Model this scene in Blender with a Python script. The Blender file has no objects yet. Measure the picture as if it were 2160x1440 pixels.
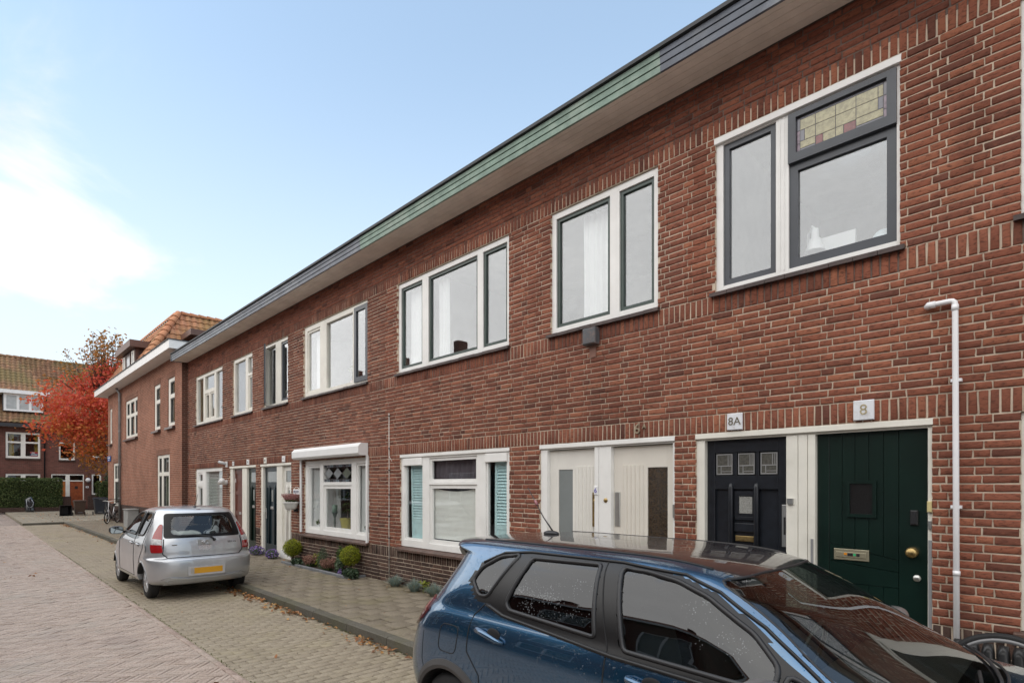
import bpy, math, random
import numpy as np
from mathutils import Vector, Matrix, geometry
scene = bpy.context.scene
col = scene.collection
PI = math.pi
R = math.radians
random.seed(7)
rng = np.random.default_rng(7)

# ---------------------------------------------------------------- camera
CAM_Y, CAM_Z = -5.68, 1.92
cam = bpy.data.cameras.new('camera')
cam.sensor_width = 36.0
cam.lens = 1197.0 / 2160.0 * 36.0
cam.shift_y = 303.0 / 2160.0
cam.clip_start = 0.05
cam.clip_end = 2000.0
camo = bpy.data.objects.new('camera', cam)
camo.location = (0, CAM_Y, CAM_Z)
camo.rotation_euler = (R(90), 0, R(90 - 44.1006))
col.objects.link(camo)
scene.camera = camo

# ---------------------------------------------------------------- sky, sun, exposure
SUN_EL, SUN_AZ = R(48), R(190)          # azimuth of the sun measured from +Y clockwise
world = bpy.data.worlds.new('World')
scene.world = world
world.use_nodes = True
scene.view_settings.view_transform = 'Standard'
scene.view_settings.look = 'None'
scene.view_settings.exposure = 1.02
scene.view_settings.gamma = 1.0
scene.view_settings.use_curve_mapping = False
scene.cycles.max_bounces = 8
scene.cycles.transparent_max_bounces = 12
scene.cycles.use_denoising = True

sun = bpy.data.lights.new('sun', 'SUN')
sun.energy = 1.5
sun.angle = R(125)
sun.color = (1.0, 0.955, 0.89)
suno = bpy.data.objects.new('sun', sun)
sd = Vector((math.sin(SUN_AZ) * math.cos(SUN_EL), math.cos(SUN_AZ) * math.cos(SUN_EL), math.sin(SUN_EL)))
suno.rotation_euler = sd.to_track_quat('Z', 'Y').to_euler()
suno.location = (0, -20, 30)
col.objects.link(suno)


def nd(nt, typ, ins=None, **props):
    n = nt.nodes.new(typ)
    for k, v in props.items():
        setattr(n, k, v)
    for k, v in (ins or {}).items():
        s = n.inputs[k]
        if isinstance(v, bpy.types.NodeSocket):
            nt.links.new(v, s)
        elif isinstance(v, (tuple, list)) and len(v) == 3 and s.type == 'RGBA':
            s.default_value = (*v, 1)
        else:
            s.default_value = v
    return n


def math_(nt, op, a, b=0.0, c=0.0, clamp=False):
    n = nd(nt, 'ShaderNodeMath', {0: a, 1: b, 2: c}, operation=op)
    n.use_clamp = clamp
    return n.outputs[0]


def mixc(nt, f, a, b, mode='MIX'):
    n = nd(nt, 'ShaderNodeMix', data_type='RGBA', blend_type=mode)
    for s, v in ((n.inputs[0], f), (n.inputs[6], a), (n.inputs[7], b)):
        if isinstance(v, bpy.types.NodeSocket):
            nt.links.new(v, s)
        elif isinstance(v, (tuple, list)):
            s.default_value = (*v, 1) if len(v) == 3 else v
        else:
            s.default_value = v
    return n.outputs[2]


def ramp(nt, f, stops, interp='LINEAR'):
    n = nd(nt, 'ShaderNodeValToRGB', {0: f})
    n.color_ramp.interpolation = interp
    e = n.color_ramp.elements
    while len(e) < len(stops):
        e.new(0.5)
    for el, (p, c) in zip(e, stops):
        el.position = p
        el.color = (*c, 1) if isinstance(c, (tuple, list)) else (c, c, c, 1)
    return n.outputs[0]


def maprange(nt, v, a, b, c=0.0, d=1.0, smooth=True):
    n = nd(nt, 'ShaderNodeMapRange', {0: v, 1: a, 2: b, 3: c, 4: d})
    n.interpolation_type = 'SMOOTHSTEP' if smooth else 'LINEAR'
    return n.outputs[0]


def build_world():
    nt = world.node_tree
    nt.nodes.clear()
    tc = nd(nt, 'ShaderNodeTexCoord')
    sky = nd(nt, 'ShaderNodeTexSky', sky_type='NISHITA')
    sky.sun_disc = False
    sky.sun_elevation = SUN_EL
    sky.sun_rotation = SUN_AZ
    sky.air_density = 1.0
    sky.dust_density = 1.2
    sky.ozone_density = 1.6
    vec = nd(nt, 'ShaderNodeVectorMath', {0: tc.outputs['Generated']}, operation='NORMALIZE').outputs[0]
    sp = nd(nt, 'ShaderNodeSeparateXYZ', {0: vec})
    x, y, z = sp.outputs
    zz = math_(nt, 'MAXIMUM', z, 0.0)
    # thin milky veil that thickens towards the horizon
    veil = maprange(nt, zz, 0.66, 0.0, 0.22, 0.95)
    skyc = mixc(nt, veil, mixc(nt, 1.0, sky.outputs[0], (1.55, 1.66, 1.52), 'MULTIPLY'), (4.6, 5.1, 5.45))
    # cloud sheet seen in perspective
    den = math_(nt, 'ADD', zz, 0.22)
    cx = math_(nt, 'DIVIDE', x, den)
    cy = math_(nt, 'DIVIDE', y, den)
    cv = nd(nt, 'ShaderNodeCombineXYZ', {0: cx, 1: cy, 2: 0.0}).outputs[0]
    n1 = nd(nt, 'ShaderNodeTexNoise', {'Vector': cv, 'Scale': 1.5, 'Detail': 9.0, 'Roughness': 0.58, 'Distortion': 0.5})
    # weather: overcast to the south, clearing to the north; one low bank of cloud in the west
    south = maprange(nt, y, 0.30, -0.45, 0.0, 0.46)
    flatv = nd(nt, 'ShaderNodeVectorMath', {0: vec, 1: (1.0, 1.0, 6.5)}, operation='MULTIPLY').outputs[0]
    bank = nd(nt, 'ShaderNodeVectorMath', {0: flatv, 1: Vector((-0.929, 0.153, 0.285 * 6.5))}, operation='DISTANCE').outputs['Value']
    bankm = maprange(nt, bank, 0.62, 0.10, 0.0, 0.17)
    cov = math_(nt, 'ADD', math_(nt, 'ADD', n1.outputs[0], south), bankm)
    m = maprange(nt, cov, 0.64, 0.84, 0.0, 0.95)
    n2 = nd(nt, 'ShaderNodeTexNoise', {'Vector': cv, 'Scale': 1.3, 'Detail': 6.0, 'Roughness': 0.55, 'Distortion': 0.3})
    cc = mixc(nt, maprange(nt, n2.outputs[0], 0.34, 0.66), (4.5, 4.6, 4.8), (5.9, 5.95, 6.0))
    out = mixc(nt, m, skyc, cc)
    # below the horizon the ground side of the air stays dull
    out = mixc(nt, maprange(nt, z, -0.02, -0.2), out, (1.2, 1.1, 1.0))
    bg = nd(nt, 'ShaderNodeBackground', {0: out, 1: 0.10})
    o = nd(nt, 'ShaderNodeOutputWorld', {0: bg.outputs[0]})


build_world()

# ---------------------------------------------------------------- object helpers
WL = {}


def tag(o, label=None, cat=None, group=None, kind=None):
    if label: o['label'] = label
    if cat: o['category'] = cat
    if group: o['group'] = group
    if kind: o['kind'] = kind
    return o


def thing(name, label, cat, loc=(0, 0, 0), group=None, local=False, rotz=0.0):
    """An Empty at the thing's base. local: children are modelled round the origin; otherwise in world coordinates."""
    o = bpy.data.objects.new(name, None)
    o.empty_display_size = 0.2
    o.location = loc
    o.rotation_euler = (0, 0, rotz)
    col.objects.link(o)
    WL[o] = Vector((0, 0, 0)) if local else Vector(loc)
    return tag(o, label, cat, group)


def link(name, me, parent=None):
    o = bpy.data.objects.new(name, me)
    col.objects.link(o)
    if parent is not None:
        o.parent = parent
        if parent.type == 'EMPTY':
            o.location = -WL[parent]
    return o


def uvbox(me):
    """box-projected UVs in metres"""
    n = len(me.loops)
    if not n: return
    uv = me.uv_layers.new(name='UVMap')
    co = np.empty(len(me.vertices) * 3, 'f'); me.vertices.foreach_get('co', co); co = co.reshape(-1, 3)
    vi = np.empty(n, 'i'); me.loops.foreach_get('vertex_index', vi)
    pn = np.empty(len(me.polygons) * 3, 'f'); me.polygons.foreach_get('normal', pn); pn = np.abs(pn.reshape(-1, 3))
    lt = np.empty(len(me.polygons), 'i'); me.polygons.foreach_get('loop_total', lt)
    ln = np.repeat(pn, lt, axis=0)
    c = co[vi]
    ax = np.argmax(ln, axis=1)
    u = np.where(ax == 0, c[:, 1], c[:, 0])
    v = np.where(ax == 2, c[:, 1], c[:, 2])
    uv.data.foreach_set('uv', np.stack([u, v], 1).astype('f').ravel())


class MB:
    def __init__(s):
        s.v = []; s.f = []; s.mi = []

    def add(s, vs, fs, m=0):
        b = len(s.v)
        s.v.extend([tuple(p) for p in vs])
        s.f.extend([tuple(i + b for i in f) for f in fs])
        s.mi.extend([m] * len(fs))
        return s

    def box(s, x0, x1, y0, y1, z0, z1, m=0):
        x0, x1 = min(x0, x1), max(x0, x1); y0, y1 = min(y0, y1), max(y0, y1); z0, z1 = min(z0, z1), max(z0, z1)
        return s.add([(x0, y0, z0), (x1, y0, z0), (x1, y1, z0), (x0, y1, z0), (x0, y0, z1), (x1, y0, z1), (x1, y1, z1), (x0, y1, z1)],
                     [(0, 3, 2, 1), (4, 5, 6, 7), (0, 1, 5, 4), (1, 2, 6, 5), (2, 3, 7, 6), (3, 0, 4, 7)], m)

    def rbox(s, x0, x1, y0, y1, z0, z1, b=0.004, m=0):
        """box with the four edges of its -y face chamfered"""
        x0, x1 = min(x0, x1), max(x0, x1); z0, z1 = min(z0, z1), max(z0, z1)
        b = min(b, (x1 - x0) * .3, (z1 - z0) * .3)
        vs = [(x0, y1, z0), (x1, y1, z0), (x1, y1, z1), (x0, y1, z1),
              (x0, y0 + b, z0), (x1, y0 + b, z0), (x1, y0 + b, z1), (x0, y0 + b, z1),
              (x0 + b, y0, z0 + b), (x1 - b, y0, z0 + b), (x1 - b, y0, z1 - b), (x0 + b, y0, z1 - b)]
        fs = [(0, 3, 2, 1)]
        for a in (0, 4):
            for i in range(4):
                j = (i + 1) % 4
                fs.append((a + i, a + j, a + 4 + j, a + 4 + i))
        fs.append((8, 9, 10, 11))
        return s.add(vs, fs, m)

    def frame(s, x0, x1, z0, z1, wl, wr, wb, wt, y0, y1, m=0):
        """rectangular frame butted end to end"""
        s.box(x0, x0 + wl, y0, y1, z0, z1, m); s.box(x1 - wr, x1, y0, y1, z0, z1, m)
        s.box(x0 + wl, x1 - wr, y0, y1, z0, z0 + wb, m); s.box(x0 + wl, x1 - wr, y0, y1, z1 - wt, z1, m)
        return s

    def quad(s, a, b, c, d, m=0):
        return s.add([a, b, c, d], [(0, 1, 2, 3)], m)

    def prism(s, prof, a, b, axis='x', m=0):
        """2-D profile (other two axes, in order) swept from a to b"""
        n = len(prof)
        def P(t, p):
            return {'x': (t, p[0], p[1]), 'y': (p[0], t, p[1]), 'z': (p[0], p[1], t)}[axis]
        vs = [P(a, p) for p in prof] + [P(b, p) for p in prof]
        fs = [(i, (i + 1) % n, n + (i + 1) % n, n + i) for i in range(n)]
        fs += [tuple(range(n))[::-1], tuple(range(n, 2 * n))]
        return s.add(vs, fs, m)

    def tube(s, pts, r, seg=6, m=0, cap=True, closed=False):
        pts = [Vector(p) for p in pts]
        n = len(pts)
        rs = r if isinstance(r, (list, tuple)) else [r] * n
        t0 = (pts[1] - pts[0]).normalized()
        up = Vector((0, 0, 1)) if abs(t0.z) < 0.9 else Vector((1, 0, 0))
        nrm = (up - t0 * up.dot(t0)).normalized()
        vs = []; fs = []
        for i, p in enumerate(pts):
            a = pts[(i - 1) % n] if (closed or i > 0) else p
            b = pts[(i + 1) % n] if (closed or i < n - 1) else p
            t = (b - a)
            t = t.normalized() if t.length > 1e-9 else t0
            nrm = nrm - t * nrm.dot(t)
            nrm = nrm.normalized() if nrm.length > 1e-6 else t.orthogonal().normalized()
            bi = t.cross(nrm)
            for k in range(seg):
                an = 2 * PI * k / seg
                vs.append(p + (nrm * math.cos(an) + bi * math.sin(an)) * rs[i])
        for i in range(n if closed else n - 1):
            j = (i + 1) % n
            for k in range(seg):
                l = (k + 1) % seg
                fs.append((i * seg + k, i * seg + l, j * seg + l, j * seg + k))
        if cap and not closed:
            fs.append(tuple(range(seg))[::-1]); fs.append(tuple((n - 1) * seg + k for k in range(seg)))
        return s.add(vs, fs, m)

    def lathe(s, prof, c=(0, 0, 0), seg=24, axis='z', m=0, a0=0, a1=2 * PI):
        """profile (radius, height) turned about an axis through c"""
        full = abs(a1 - a0 - 2 * PI) < 1e-6
        k = seg if full else seg + 1
        vs = []; fs = []
        for r, h in prof:
            for i in range(k):
                a = a0 + (a1 - a0) * i / seg
                p, q = r * math.cos(a), r * math.sin(a)
                d = {'z': (p, q, h), 'y': (p, h, q), 'x': (h, p, q)}[axis]
                vs.append((c[0] + d[0], c[1] + d[1], c[2] + d[2]))
        for j in range(len(prof) - 1):
            for i in range(seg):
                l = (i + 1) % k
                fs.append((j * k + i, j * k + l, (j + 1) * k + l, (j + 1) * k + i))
        return s.add(vs, fs, m)

    def ball(s, c, r, seg=12, ring=8, m=0):
        r = r if isinstance(r, (tuple, list)) else (r, r, r)
        vs = []; fs = []
        for j in range(ring + 1):
            t = PI * j / ring
            for i in range(seg):
                a = 2 * PI * i / seg
                vs.append((c[0] + r[0] * math.sin(t) * math.cos(a), c[1] + r[1] * math.sin(t) * math.sin(a), c[2] + r[2] * math.cos(t)))
        for j in range(ring):
            for i in range(seg):
                l = (i + 1) % seg
                fs.append((j * seg + i, (j + 1) * seg + i, (j + 1) * seg + l, j * seg + l))
        return s.add(vs, fs, m)

    def build(s, name, mats, parent=None, smooth=False, angle=None):
        me = bpy.data.meshes.new(name)
        me.from_pydata(s.v, [], s.f)
        for m in (mats if isinstance(mats, (list, tuple)) else [mats]):
            me.materials.append(m)
        me.polygons.foreach_set('material_index', s.mi)
        me.update()
        if smooth:
            me.polygons.foreach_set('use_smooth', [True] * len(me.polygons))
            if angle is not None:
                try: me.set_sharp_from_angle(angle=angle)
                except Exception: pass
        uvbox(me)
        return link(name, me, parent)


def np_mesh(name, verts, quads, m, rnd=None, smooth=False):
    """verts (N,3), quads (M,4|3) numpy -> mesh with optional per-face 'rnd' attribute"""
    me = bpy.data.meshes.new(name)
    k = quads.shape[1]
    me.vertices.add(len(verts)); me.vertices.foreach_set('co', verts.astype('f').ravel())
    me.loops.add(quads.size); me.loops.foreach_set('vertex_index', quads.astype('i').ravel())
    me.polygons.add(len(quads))
    me.polygons.foreach_set('loop_start', np.arange(0, quads.size, k, dtype='i'))
    try: me.polygons.foreach_set('loop_total', np.full(len(quads), k, 'i'))
    except Exception: pass
    me.update(calc_edges=True)
    me.validate()
    me.materials.append(m)
    if rnd is not None:
        at = me.attributes.new('rnd', 'FLOAT', 'FACE')
        at.data.foreach_set('value', rnd.astype('f'))
    if smooth:
        me.polygons.foreach_set('use_smooth', [True] * len(me.polygons))
    uvbox(me)
    return me


def text_mesh(name, body, size, m, parent, origin, xdir=(1, 0, 0), zdir=(0, 0, 1), depth=0.002, shear=0.0, sx=1.0):
    cu = bpy.data.curves.new(name, 'FONT')
    cu.body = body; cu.size = size; cu.align_x = 'CENTER'; cu.align_y = 'CENTER'
    cu.extrude = depth; cu.shear = shear; cu.resolution_u = 3
    t = bpy.data.objects.new('tmp', cu)
    col.objects.link(t)
    me = bpy.data.meshes.new_from_object(t.evaluated_get(bpy.context.evaluated_depsgraph_get()))
    bpy.data.objects.remove(t)
    xd, zd = Vector(xdir).normalized(), Vector(zdir).normalized()
    nd_ = xd.cross(zd)
    mat = Matrix((( xd.x * sx, zd.x, nd_.x, origin[0]), (xd.y * sx, zd.y, nd_.y, origin[1]), (xd.z * sx, zd.z, nd_.z, origin[2]), (0, 0, 0, 1)))
    me.transform(mat)
    me.materials.clear(); me.materials.append(m)
    me.name = name
    return link(name, me, parent)


# ---------------------------------------------------------------- materials
MATS = {}


def rnd_socket(nt):
    a = nd(nt, 'ShaderNodeAttribute', attribute_name='rnd').outputs['Fac']
    o = nd(nt, 'ShaderNodeObjectInfo').outputs['Random']
    return math_(nt, 'FRACT', math_(nt, 'ADD', a, o))


def M(name, rgb, rough=0.6, metal=0.0, var=0.12, vs=3.0, bump=0.0, bs=60.0, spec=0.5, coat=0.0, rv=0.0, dirt=0.0, dirtc=(0.1, 0.085, 0.06), ds=1.3, sub=0.0, trans=0.0):
    """plain surface: colour with two scales of variation, optional blotchy dirt, fine relief"""
    if name in MATS: return MATS[name]
    m = bpy.data.materials.new(name); m.use_nodes = True
    nt = m.node_tree; nt.nodes.clear()
    pos = nd(nt, 'ShaderNodeNewGeometry').outputs['Position']
    n = nd(nt, 'ShaderNodeTexNoise', {'Vector': pos, 'Scale': vs, 'Detail': 6.0, 'Roughness': 0.6}).outputs[0]
    lo = tuple(c * (1 - var) for c in rgb); hi = tuple(min(1, c * (1 + var)) for c in rgb)
    c = mixc(nt, maprange(nt, n, 0.3, 0.7), lo, hi)
    if rv:
        r = rnd_socket(nt)
        c = mixc(nt, 1.0, c, ramp(nt, r, [(0, 1 - rv), (1, 1 + rv)]), 'MULTIPLY')
    if dirt:
        d = nd(nt, 'ShaderNodeTexNoise', {'Vector': pos, 'Scale': ds, 'Detail': 8.0, 'Roughness': 0.68}).outputs[0]
        c = mixc(nt, maprange(nt, d, 0.48, 0.72, 0.0, dirt), c, dirtc)
    b = nd(nt, 'ShaderNodeBsdfPrincipled', {'Base Color': c, 'Roughness': rough, 'Metallic': metal})
    b.inputs['Specular IOR Level'].default_value = spec
    if coat:
        b.inputs['Coat Weight'].default_value = coat; b.inputs['Coat Roughness'].default_value = 0.03
    if bump:
        h = nd(nt, 'ShaderNodeTexNoise', {'Vector': pos, 'Scale': bs, 'Detail': 4.0, 'Roughness': 0.6}).outputs[0]
        bp = nd(nt, 'ShaderNodeBump', {'Height': h, 'Strength': bump, 'Distance': 0.01})
        nt.links.new(bp.outputs[0], b.inputs['Normal'])
    sh = b.outputs[0]
    if trans:
        t = nd(nt, 'ShaderNodeBsdfTranslucent', {'Color': c})
        sh = nd(nt, 'ShaderNodeMixShader', {0: trans, 1: sh, 2: t.outputs[0]}).outputs[0]
    nd(nt, 'ShaderNodeOutputMaterial', {0: sh})
    MATS[name] = m
    return m


def glass(name, tint=(0.9, 0.93, 0.92), ior=1.9, rough=0.0, drops=0.0, base=0.0):
    """see-through pane with mirror reflection (thin, no refraction)"""
    if name in MATS: return MATS[name]
    m = bpy.data.materials.new(name); m.use_nodes = True
    nt = m.node_tree; nt.nodes.clear()
    pos = nd(nt, 'ShaderNodeNewGeometry').outputs['Position']
    h = nd(nt, 'ShaderNodeTexNoise', {'Vector': pos, 'Scale': 1.1, 'Detail': 1.0}).outputs[0]
    bp = nd(nt, 'ShaderNodeBump', {'Height': h, 'Strength': 0.03, 'Distance': 0.02})
    bk = nd(nt, 'ShaderNodeNewGeometry').outputs['Backfacing']     # the pane reflects alike from either side
    fr = nd(nt, 'ShaderNodeFresnel', {'IOR': maprange(nt, bk, 0.0, 1.0, ior, 1.0 / ior, False)}).outputs[0]
    fac = math_(nt, 'ADD', fr, base, clamp=True)
    gl = nd(nt, 'ShaderNodeBsdfGlossy', {'Color': (0.97, 0.98, 1.0), 'Roughness': rough, 'Normal': bp.outputs[0]})
    tr = nd(nt, 'ShaderNodeBsdfTransparent', {'Color': tint})
    mx = nd(nt, 'ShaderNodeMixShader', {0: fac, 1: tr.outputs[0], 2: gl.outputs[0]})
    sh = mx.outputs[0]
    if drops:
        v = nd(nt, 'ShaderNodeTexVoronoi', {'Vector': pos, 'Scale': 75.0, 'Randomness': 1.0})
        big = nd(nt, 'ShaderNodeTexNoise', {'Vector': pos, 'Scale': 3.5, 'Detail': 5.0, 'Roughness': 0.7}).outputs[0]
        rad = maprange(nt, big, 0.46, 0.70, 0.0, 0.44)
        dm = maprange(nt, math_(nt, 'SUBTRACT', rad, v.outputs['Distance']), 0.0, 0.08)
        dm = math_(nt, 'MULTIPLY', dm, drops)
        df = nd(nt, 'ShaderNodeBsdfPrincipled', {'Base Color': (0.45, 0.48, 0.5), 'Roughness': 0.08})
        sh = nd(nt, 'ShaderNodeMixShader', {0: dm, 1: sh, 2: df.outputs[0]}).outputs[0]
    nd(nt, 'ShaderNodeOutputMaterial', {0: sh})
    MATS[name] = m
    return m


def brick_mat(name, dark, mid, light, moss=0.0):
    """hand-moulded brick: one colour per brick, folds and dark fire marks"""
    if name in MATS: return MATS[name]
    m = bpy.data.materials.new(name); m.use_nodes = True
    nt = m.node_tree; nt.nodes.clear()
    r = rnd_socket(nt)
    pos = nd(nt, 'ShaderNodeNewGeometry').outputs['Position']
    c = ramp(nt, r, [(0.0, dark), (0.10, tuple(a * .4 + b * .6 for a, b in zip(dark, mid))), (0.45, mid), (0.85, tuple(a * .7 + b * .3 for a, b in zip(mid, light))), (1.0, light)])
    st = nd(nt, 'ShaderNodeMapping', {0: pos, 3: (7, 7, 16)}).outputs[0]
    n = nd(nt, 'ShaderNodeTexNoise', {'Vector': st, 'Scale': 3.0, 'Detail': 7.0, 'Roughness': 0.65, 'Distortion': 0.6}).outputs[0]
    c = mixc(nt, maprange(nt, n, 0.48, 0.68, 0.0, 0.75), c, tuple(x * 0.5 for x in dark))
    c = mixc(nt, 1.0, c, (1.12, 1.16, 1.12), 'MULTIPLY')
    c = mixc(nt, maprange(nt, n, 0.46, 0.28, 0.0, 0.45), c, light)
    wide = nd(nt, 'ShaderNodeTexNoise', {'Vector': pos, 'Scale': 0.55, 'Detail': 4.0}).outputs[0]
    c = mixc(nt, 1.0, c, ramp(nt, wide, [(0.3, 0.80), (0.7, 1.16)]), 'MULTIPLY')
    soot = nd(nt, 'ShaderNodeTexNoise', {'Vector': nd(nt, 'ShaderNodeMapping', {0: pos, 1: (3, 0, 9), 3: (2.2, 2.2, 0.8)}).outputs[0], 'Scale': 1.0, 'Detail': 7.0, 'Roughness': 0.66}).outputs[0]
    c = mixc(nt, maprange(nt, soot, 0.52, 0.74, 0.0, 0.42), c, tuple(x * 0.5 for x in dark))
    fold = nd(nt, 'ShaderNodeTexNoise', {'Vector': st, 'Scale': 4.5, 'Detail': 6.0, 'Roughness': 0.7, 'Distortion': 1.4}).outputs[0]
    bp = nd(nt, 'ShaderNodeBump', {'Height': fold, 'Strength': 0.75, 'Distance': 0.012})
    b = nd(nt, 'ShaderNodeBsdfPrincipled', {'Base Color': c, 'Roughness': 0.88, 'Normal': bp.outputs[0]})
    b.inputs['Specular IOR Level'].default_value = 0.25
    nd(nt, 'ShaderNodeOutputMaterial', {0: b.outputs[0]})
    MATS[name] = m
    return m


def brickwork_mat(name, c1, c2, mortar, bw=0.222, bh=0.0665, gap=0.011, scale=1.0):
    """brickwork too far off to tell the bricks apart"""
    if name in MATS: return MATS[name]
    m = bpy.data.materials.new(name); m.use_nodes = True
    nt = m.node_tree; nt.nodes.clear()
    uv = nd(nt, 'ShaderNodeTexCoord').outputs['UV']
    pos = nd(nt, 'ShaderNodeNewGeometry').outputs['Position']
    bt = nd(nt, 'ShaderNodeTexBrick', {'Vector': uv, 'Color1': c1, 'Color2': c2, 'Mortar': mortar, 'Scale': 1.0, 'Mortar Size': gap / 2,
                                       'Mortar Smooth': 0.2, 'Bias': 0.0, 'Brick Width': bw, 'Row Height': bh})
    n = nd(nt, 'ShaderNodeTexNoise', {'Vector': pos, 'Scale': 0.8, 'Detail': 8.0, 'Roughness': 0.65}).outputs[0]
    c = mixc(nt, 1.0, bt.outputs[0], ramp(nt, n, [(0.3, 0.74), (0.7, 1.2)]), 'MULTIPLY')
    bp = nd(nt, 'ShaderNodeBump', {'Height': bt.outputs[1], 'Strength': 0.6, 'Distance': 0.008}, invert=True)
    b = nd(nt, 'ShaderNodeBsdfPrincipled', {'Base Color': c, 'Roughness': 0.9, 'Normal': bp.outputs[0]})
    b.inputs['Specular IOR Level'].default_value = 0.2
    nd(nt, 'ShaderNodeOutputMaterial', {0: b.outputs[0]})
    MATS[name] = m
    return m


def leaf_mat(name, stops, rough=0.6, trans=0.3, own=True):
    """leaves: the colour belongs to the leaf (its rnd value)"""
    if name in MATS: return MATS[name]
    m = bpy.data.materials.new(name); m.use_nodes = True
    nt = m.node_tree; nt.nodes.clear()
    r = rnd_socket(nt) if own else nd(nt, 'ShaderNodeAttribute', attribute_name='rnd').outputs['Fac']
    c = ramp(nt, r, stops)
    b = nd(nt, 'ShaderNodeBsdfPrincipled', {'Base Color': c, 'Roughness': rough})
    b.inputs['Specular IOR Level'].default_value = 0.3
    t = nd(nt, 'ShaderNodeBsdfTranslucent', {'Color': c})
    mx = nd(nt, 'ShaderNodeMixShader', {0: trans, 1: b.outputs[0], 2: t.outputs[0]})
    nd(nt, 'ShaderNodeOutputMaterial', {0: mx.outputs[0]})
    MATS[name] = m
    return m


white_paint = M('white paint', (0.84, 0.835, 0.815), 0.38, var=0.04, dirt=0.16, dirtc=(0.55, 0.51, 0.44), ds=2.2, bump=0.05, bs=25)
cream_paint = M('cream paint', (0.80, 0.775, 0.70), 0.42, var=0.05, dirt=0.2, dirtc=(0.45, 0.42, 0.34), ds=2.0, bump=0.05, bs=25)
door_white = M('white door paint', (0.78, 0.76, 0.71), 0.35, var=0.03)
door_cream = M('cream door paint', (0.74, 0.70, 0.63), 0.35, var=0.03)
anthracite = M('anthracite paint', (0.055, 0.062, 0.075), 0.32, var=0.12, dirt=0.15, dirtc=(0.13, 0.13, 0.13))
dark_green = M('dark green paint', (0.005, 0.0165, 0.0125), 0.3, var=0.15)
frame_green = M('grey green paint', (0.045, 0.068, 0.06), 0.35, var=0.12)
petrol = M('petrol blue paint', (0.014, 0.028, 0.036), 0.3, var=0.15)
black_paint = M('blue black paint', (0.011, 0.013, 0.018), 0.34, var=0.25, vs=14, bump=0.04, bs=90)
red_wood = M('red brown door varnish', (0.115, 0.026, 0.013), 0.35, var=0.2, vs=8)
orange_wood = M('orange door varnish', (0.42, 0.14, 0.03), 0.45, var=0.25, vs=6)
rust_wood = M('rust door varnish', (0.30, 0.07, 0.02), 0.45, var=0.25, vs=6)
brass = M('worn brass', (0.42, 0.30, 0.13), 0.35, metal=0.9, var=0.25, vs=30)
alu = M('satin aluminium', (0.55, 0.55, 0.53), 0.35, metal=0.9, var=0.1)
grey_strip = M('grey metal strip', (0.36, 0.36, 0.37), 0.45, metal=0.4, var=0.1)
plastic_white = M('white plastic', (0.82, 0.82, 0.82), 0.35, var=0.02)
plastic_black = M('black plastic', (0.018, 0.018, 0.02), 0.45, var=0.15)
rubber = M('tyre rubber', (0.014, 0.014, 0.015), 0.75, var=0.25, vs=20, bump=0.1)
dark_metal = M('dark metal', (0.05, 0.05, 0.055), 0.4, metal=0.7)
soil = M('soil', (0.035, 0.022, 0.014), 0.95, var=0.5, vs=30, bump=0.6, bs=60)
window_glass = glass('window glass', (0.955, 0.97, 0.965), 1.45, base=0.0)
dim_glass = glass('reflective window glass', (0.95, 0.965, 0.965), 1.55, base=0.085)
milky_glass = M('frosted glass', (0.22, 0.24, 0.24), 0.18, var=0.06, bump=0.08, bs=220, coat=0.4)
interior_mat = M('interior plaster', (0.46, 0.44, 0.40), 0.9, var=0.1)
curtain_white = M('white net curtain', (0.86, 0.86, 0.86), 0.9, var=0.04, trans=0.2)
lead_came = M('lead came', (0.12, 0.115, 0.12), 0.5, metal=0.5)

# ---------------------------------------------------------------- projection, only used to rank pieces by apparent size
_c, _s = math.cos(R(44.1006)), math.sin(R(44.1006))


def apparent(x, y, z):
    """(pixel x, pixel y, metres of depth) of world points in a 2160 px wide view"""
    Y = y - CAM_Y
    Z = -_c * x + _s * Y
    X = _s * x + _c * Y
    Zs = np.where(Z > 0.3, Z, 0.3)
    return 1080 + 1197 * X / Zs, 1023 - 1197 * (z - CAM_Z) / Zs, np.where(Z > 0.3, Z, 1e6)


def rank_visible(x, y, z, size, margin=60):
    px, py, Z = apparent(x, y, z)
    ok = (px > -margin) & (px < 2160 + margin) & (py > -margin) & (py < 1440 + margin)
    return np.where(ok, size / Z, 0.0)


# ---------------------------------------------------------------- pavers
def paver_mesh(cx, cy, L, W, ang, zf, ch=0.004, wob=0.0015, rise=0.002, th=0.02):
    """rows of set stones: verts (N,12,3), quads (N,9,4); the long side L lies along ang"""
    N = len(cx)
    hx, hy = L / 2, W / 2
    a = np.broadcast_to(ang, (N,))
    base = np.array([(-1, -1), (1, -1), (1, 1), (-1, 1)], float)
    V = np.empty((N, 12, 3))
    tilt = rng.normal(0, wob, (N, 4)); up = rng.normal(0, rise, N)
    for lay in range(3):
        ins = ch if lay == 0 else 0.0
        sx = np.broadcast_to(hx - ins, (N,))[:, None] * base[None, :, 0]
        sy = np.broadcast_to(hy - ins, (N,))[:, None] * base[None, :, 1]
        x = cx[:, None] + sx * np.cos(a)[:, None] - sy * np.sin(a)[:, None]
        y = cy[:, None] + sx * np.sin(a)[:, None] + sy * np.cos(a)[:, None]
        dz = (0, -ch, -th)[lay]
        V[:, lay * 4:lay * 4 + 4, 0] = x; V[:, lay * 4:lay * 4 + 4, 1] = y
        V[:, lay * 4:lay * 4 + 4, 2] = zf(x, y) + dz + up[:, None] + tilt
    q = [(0, 1, 2, 3)]
    for l in (0, 4):
        for i in range(4):
            j = (i + 1) % 4
            q.append((l + i, l + 4 + i, l + 4 + j, l + j))
    q = np.array(q)
    F = q[None] + (np.arange(N) * 12)[:, None, None]
    return V, F.reshape(N, 9, 4)


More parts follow.
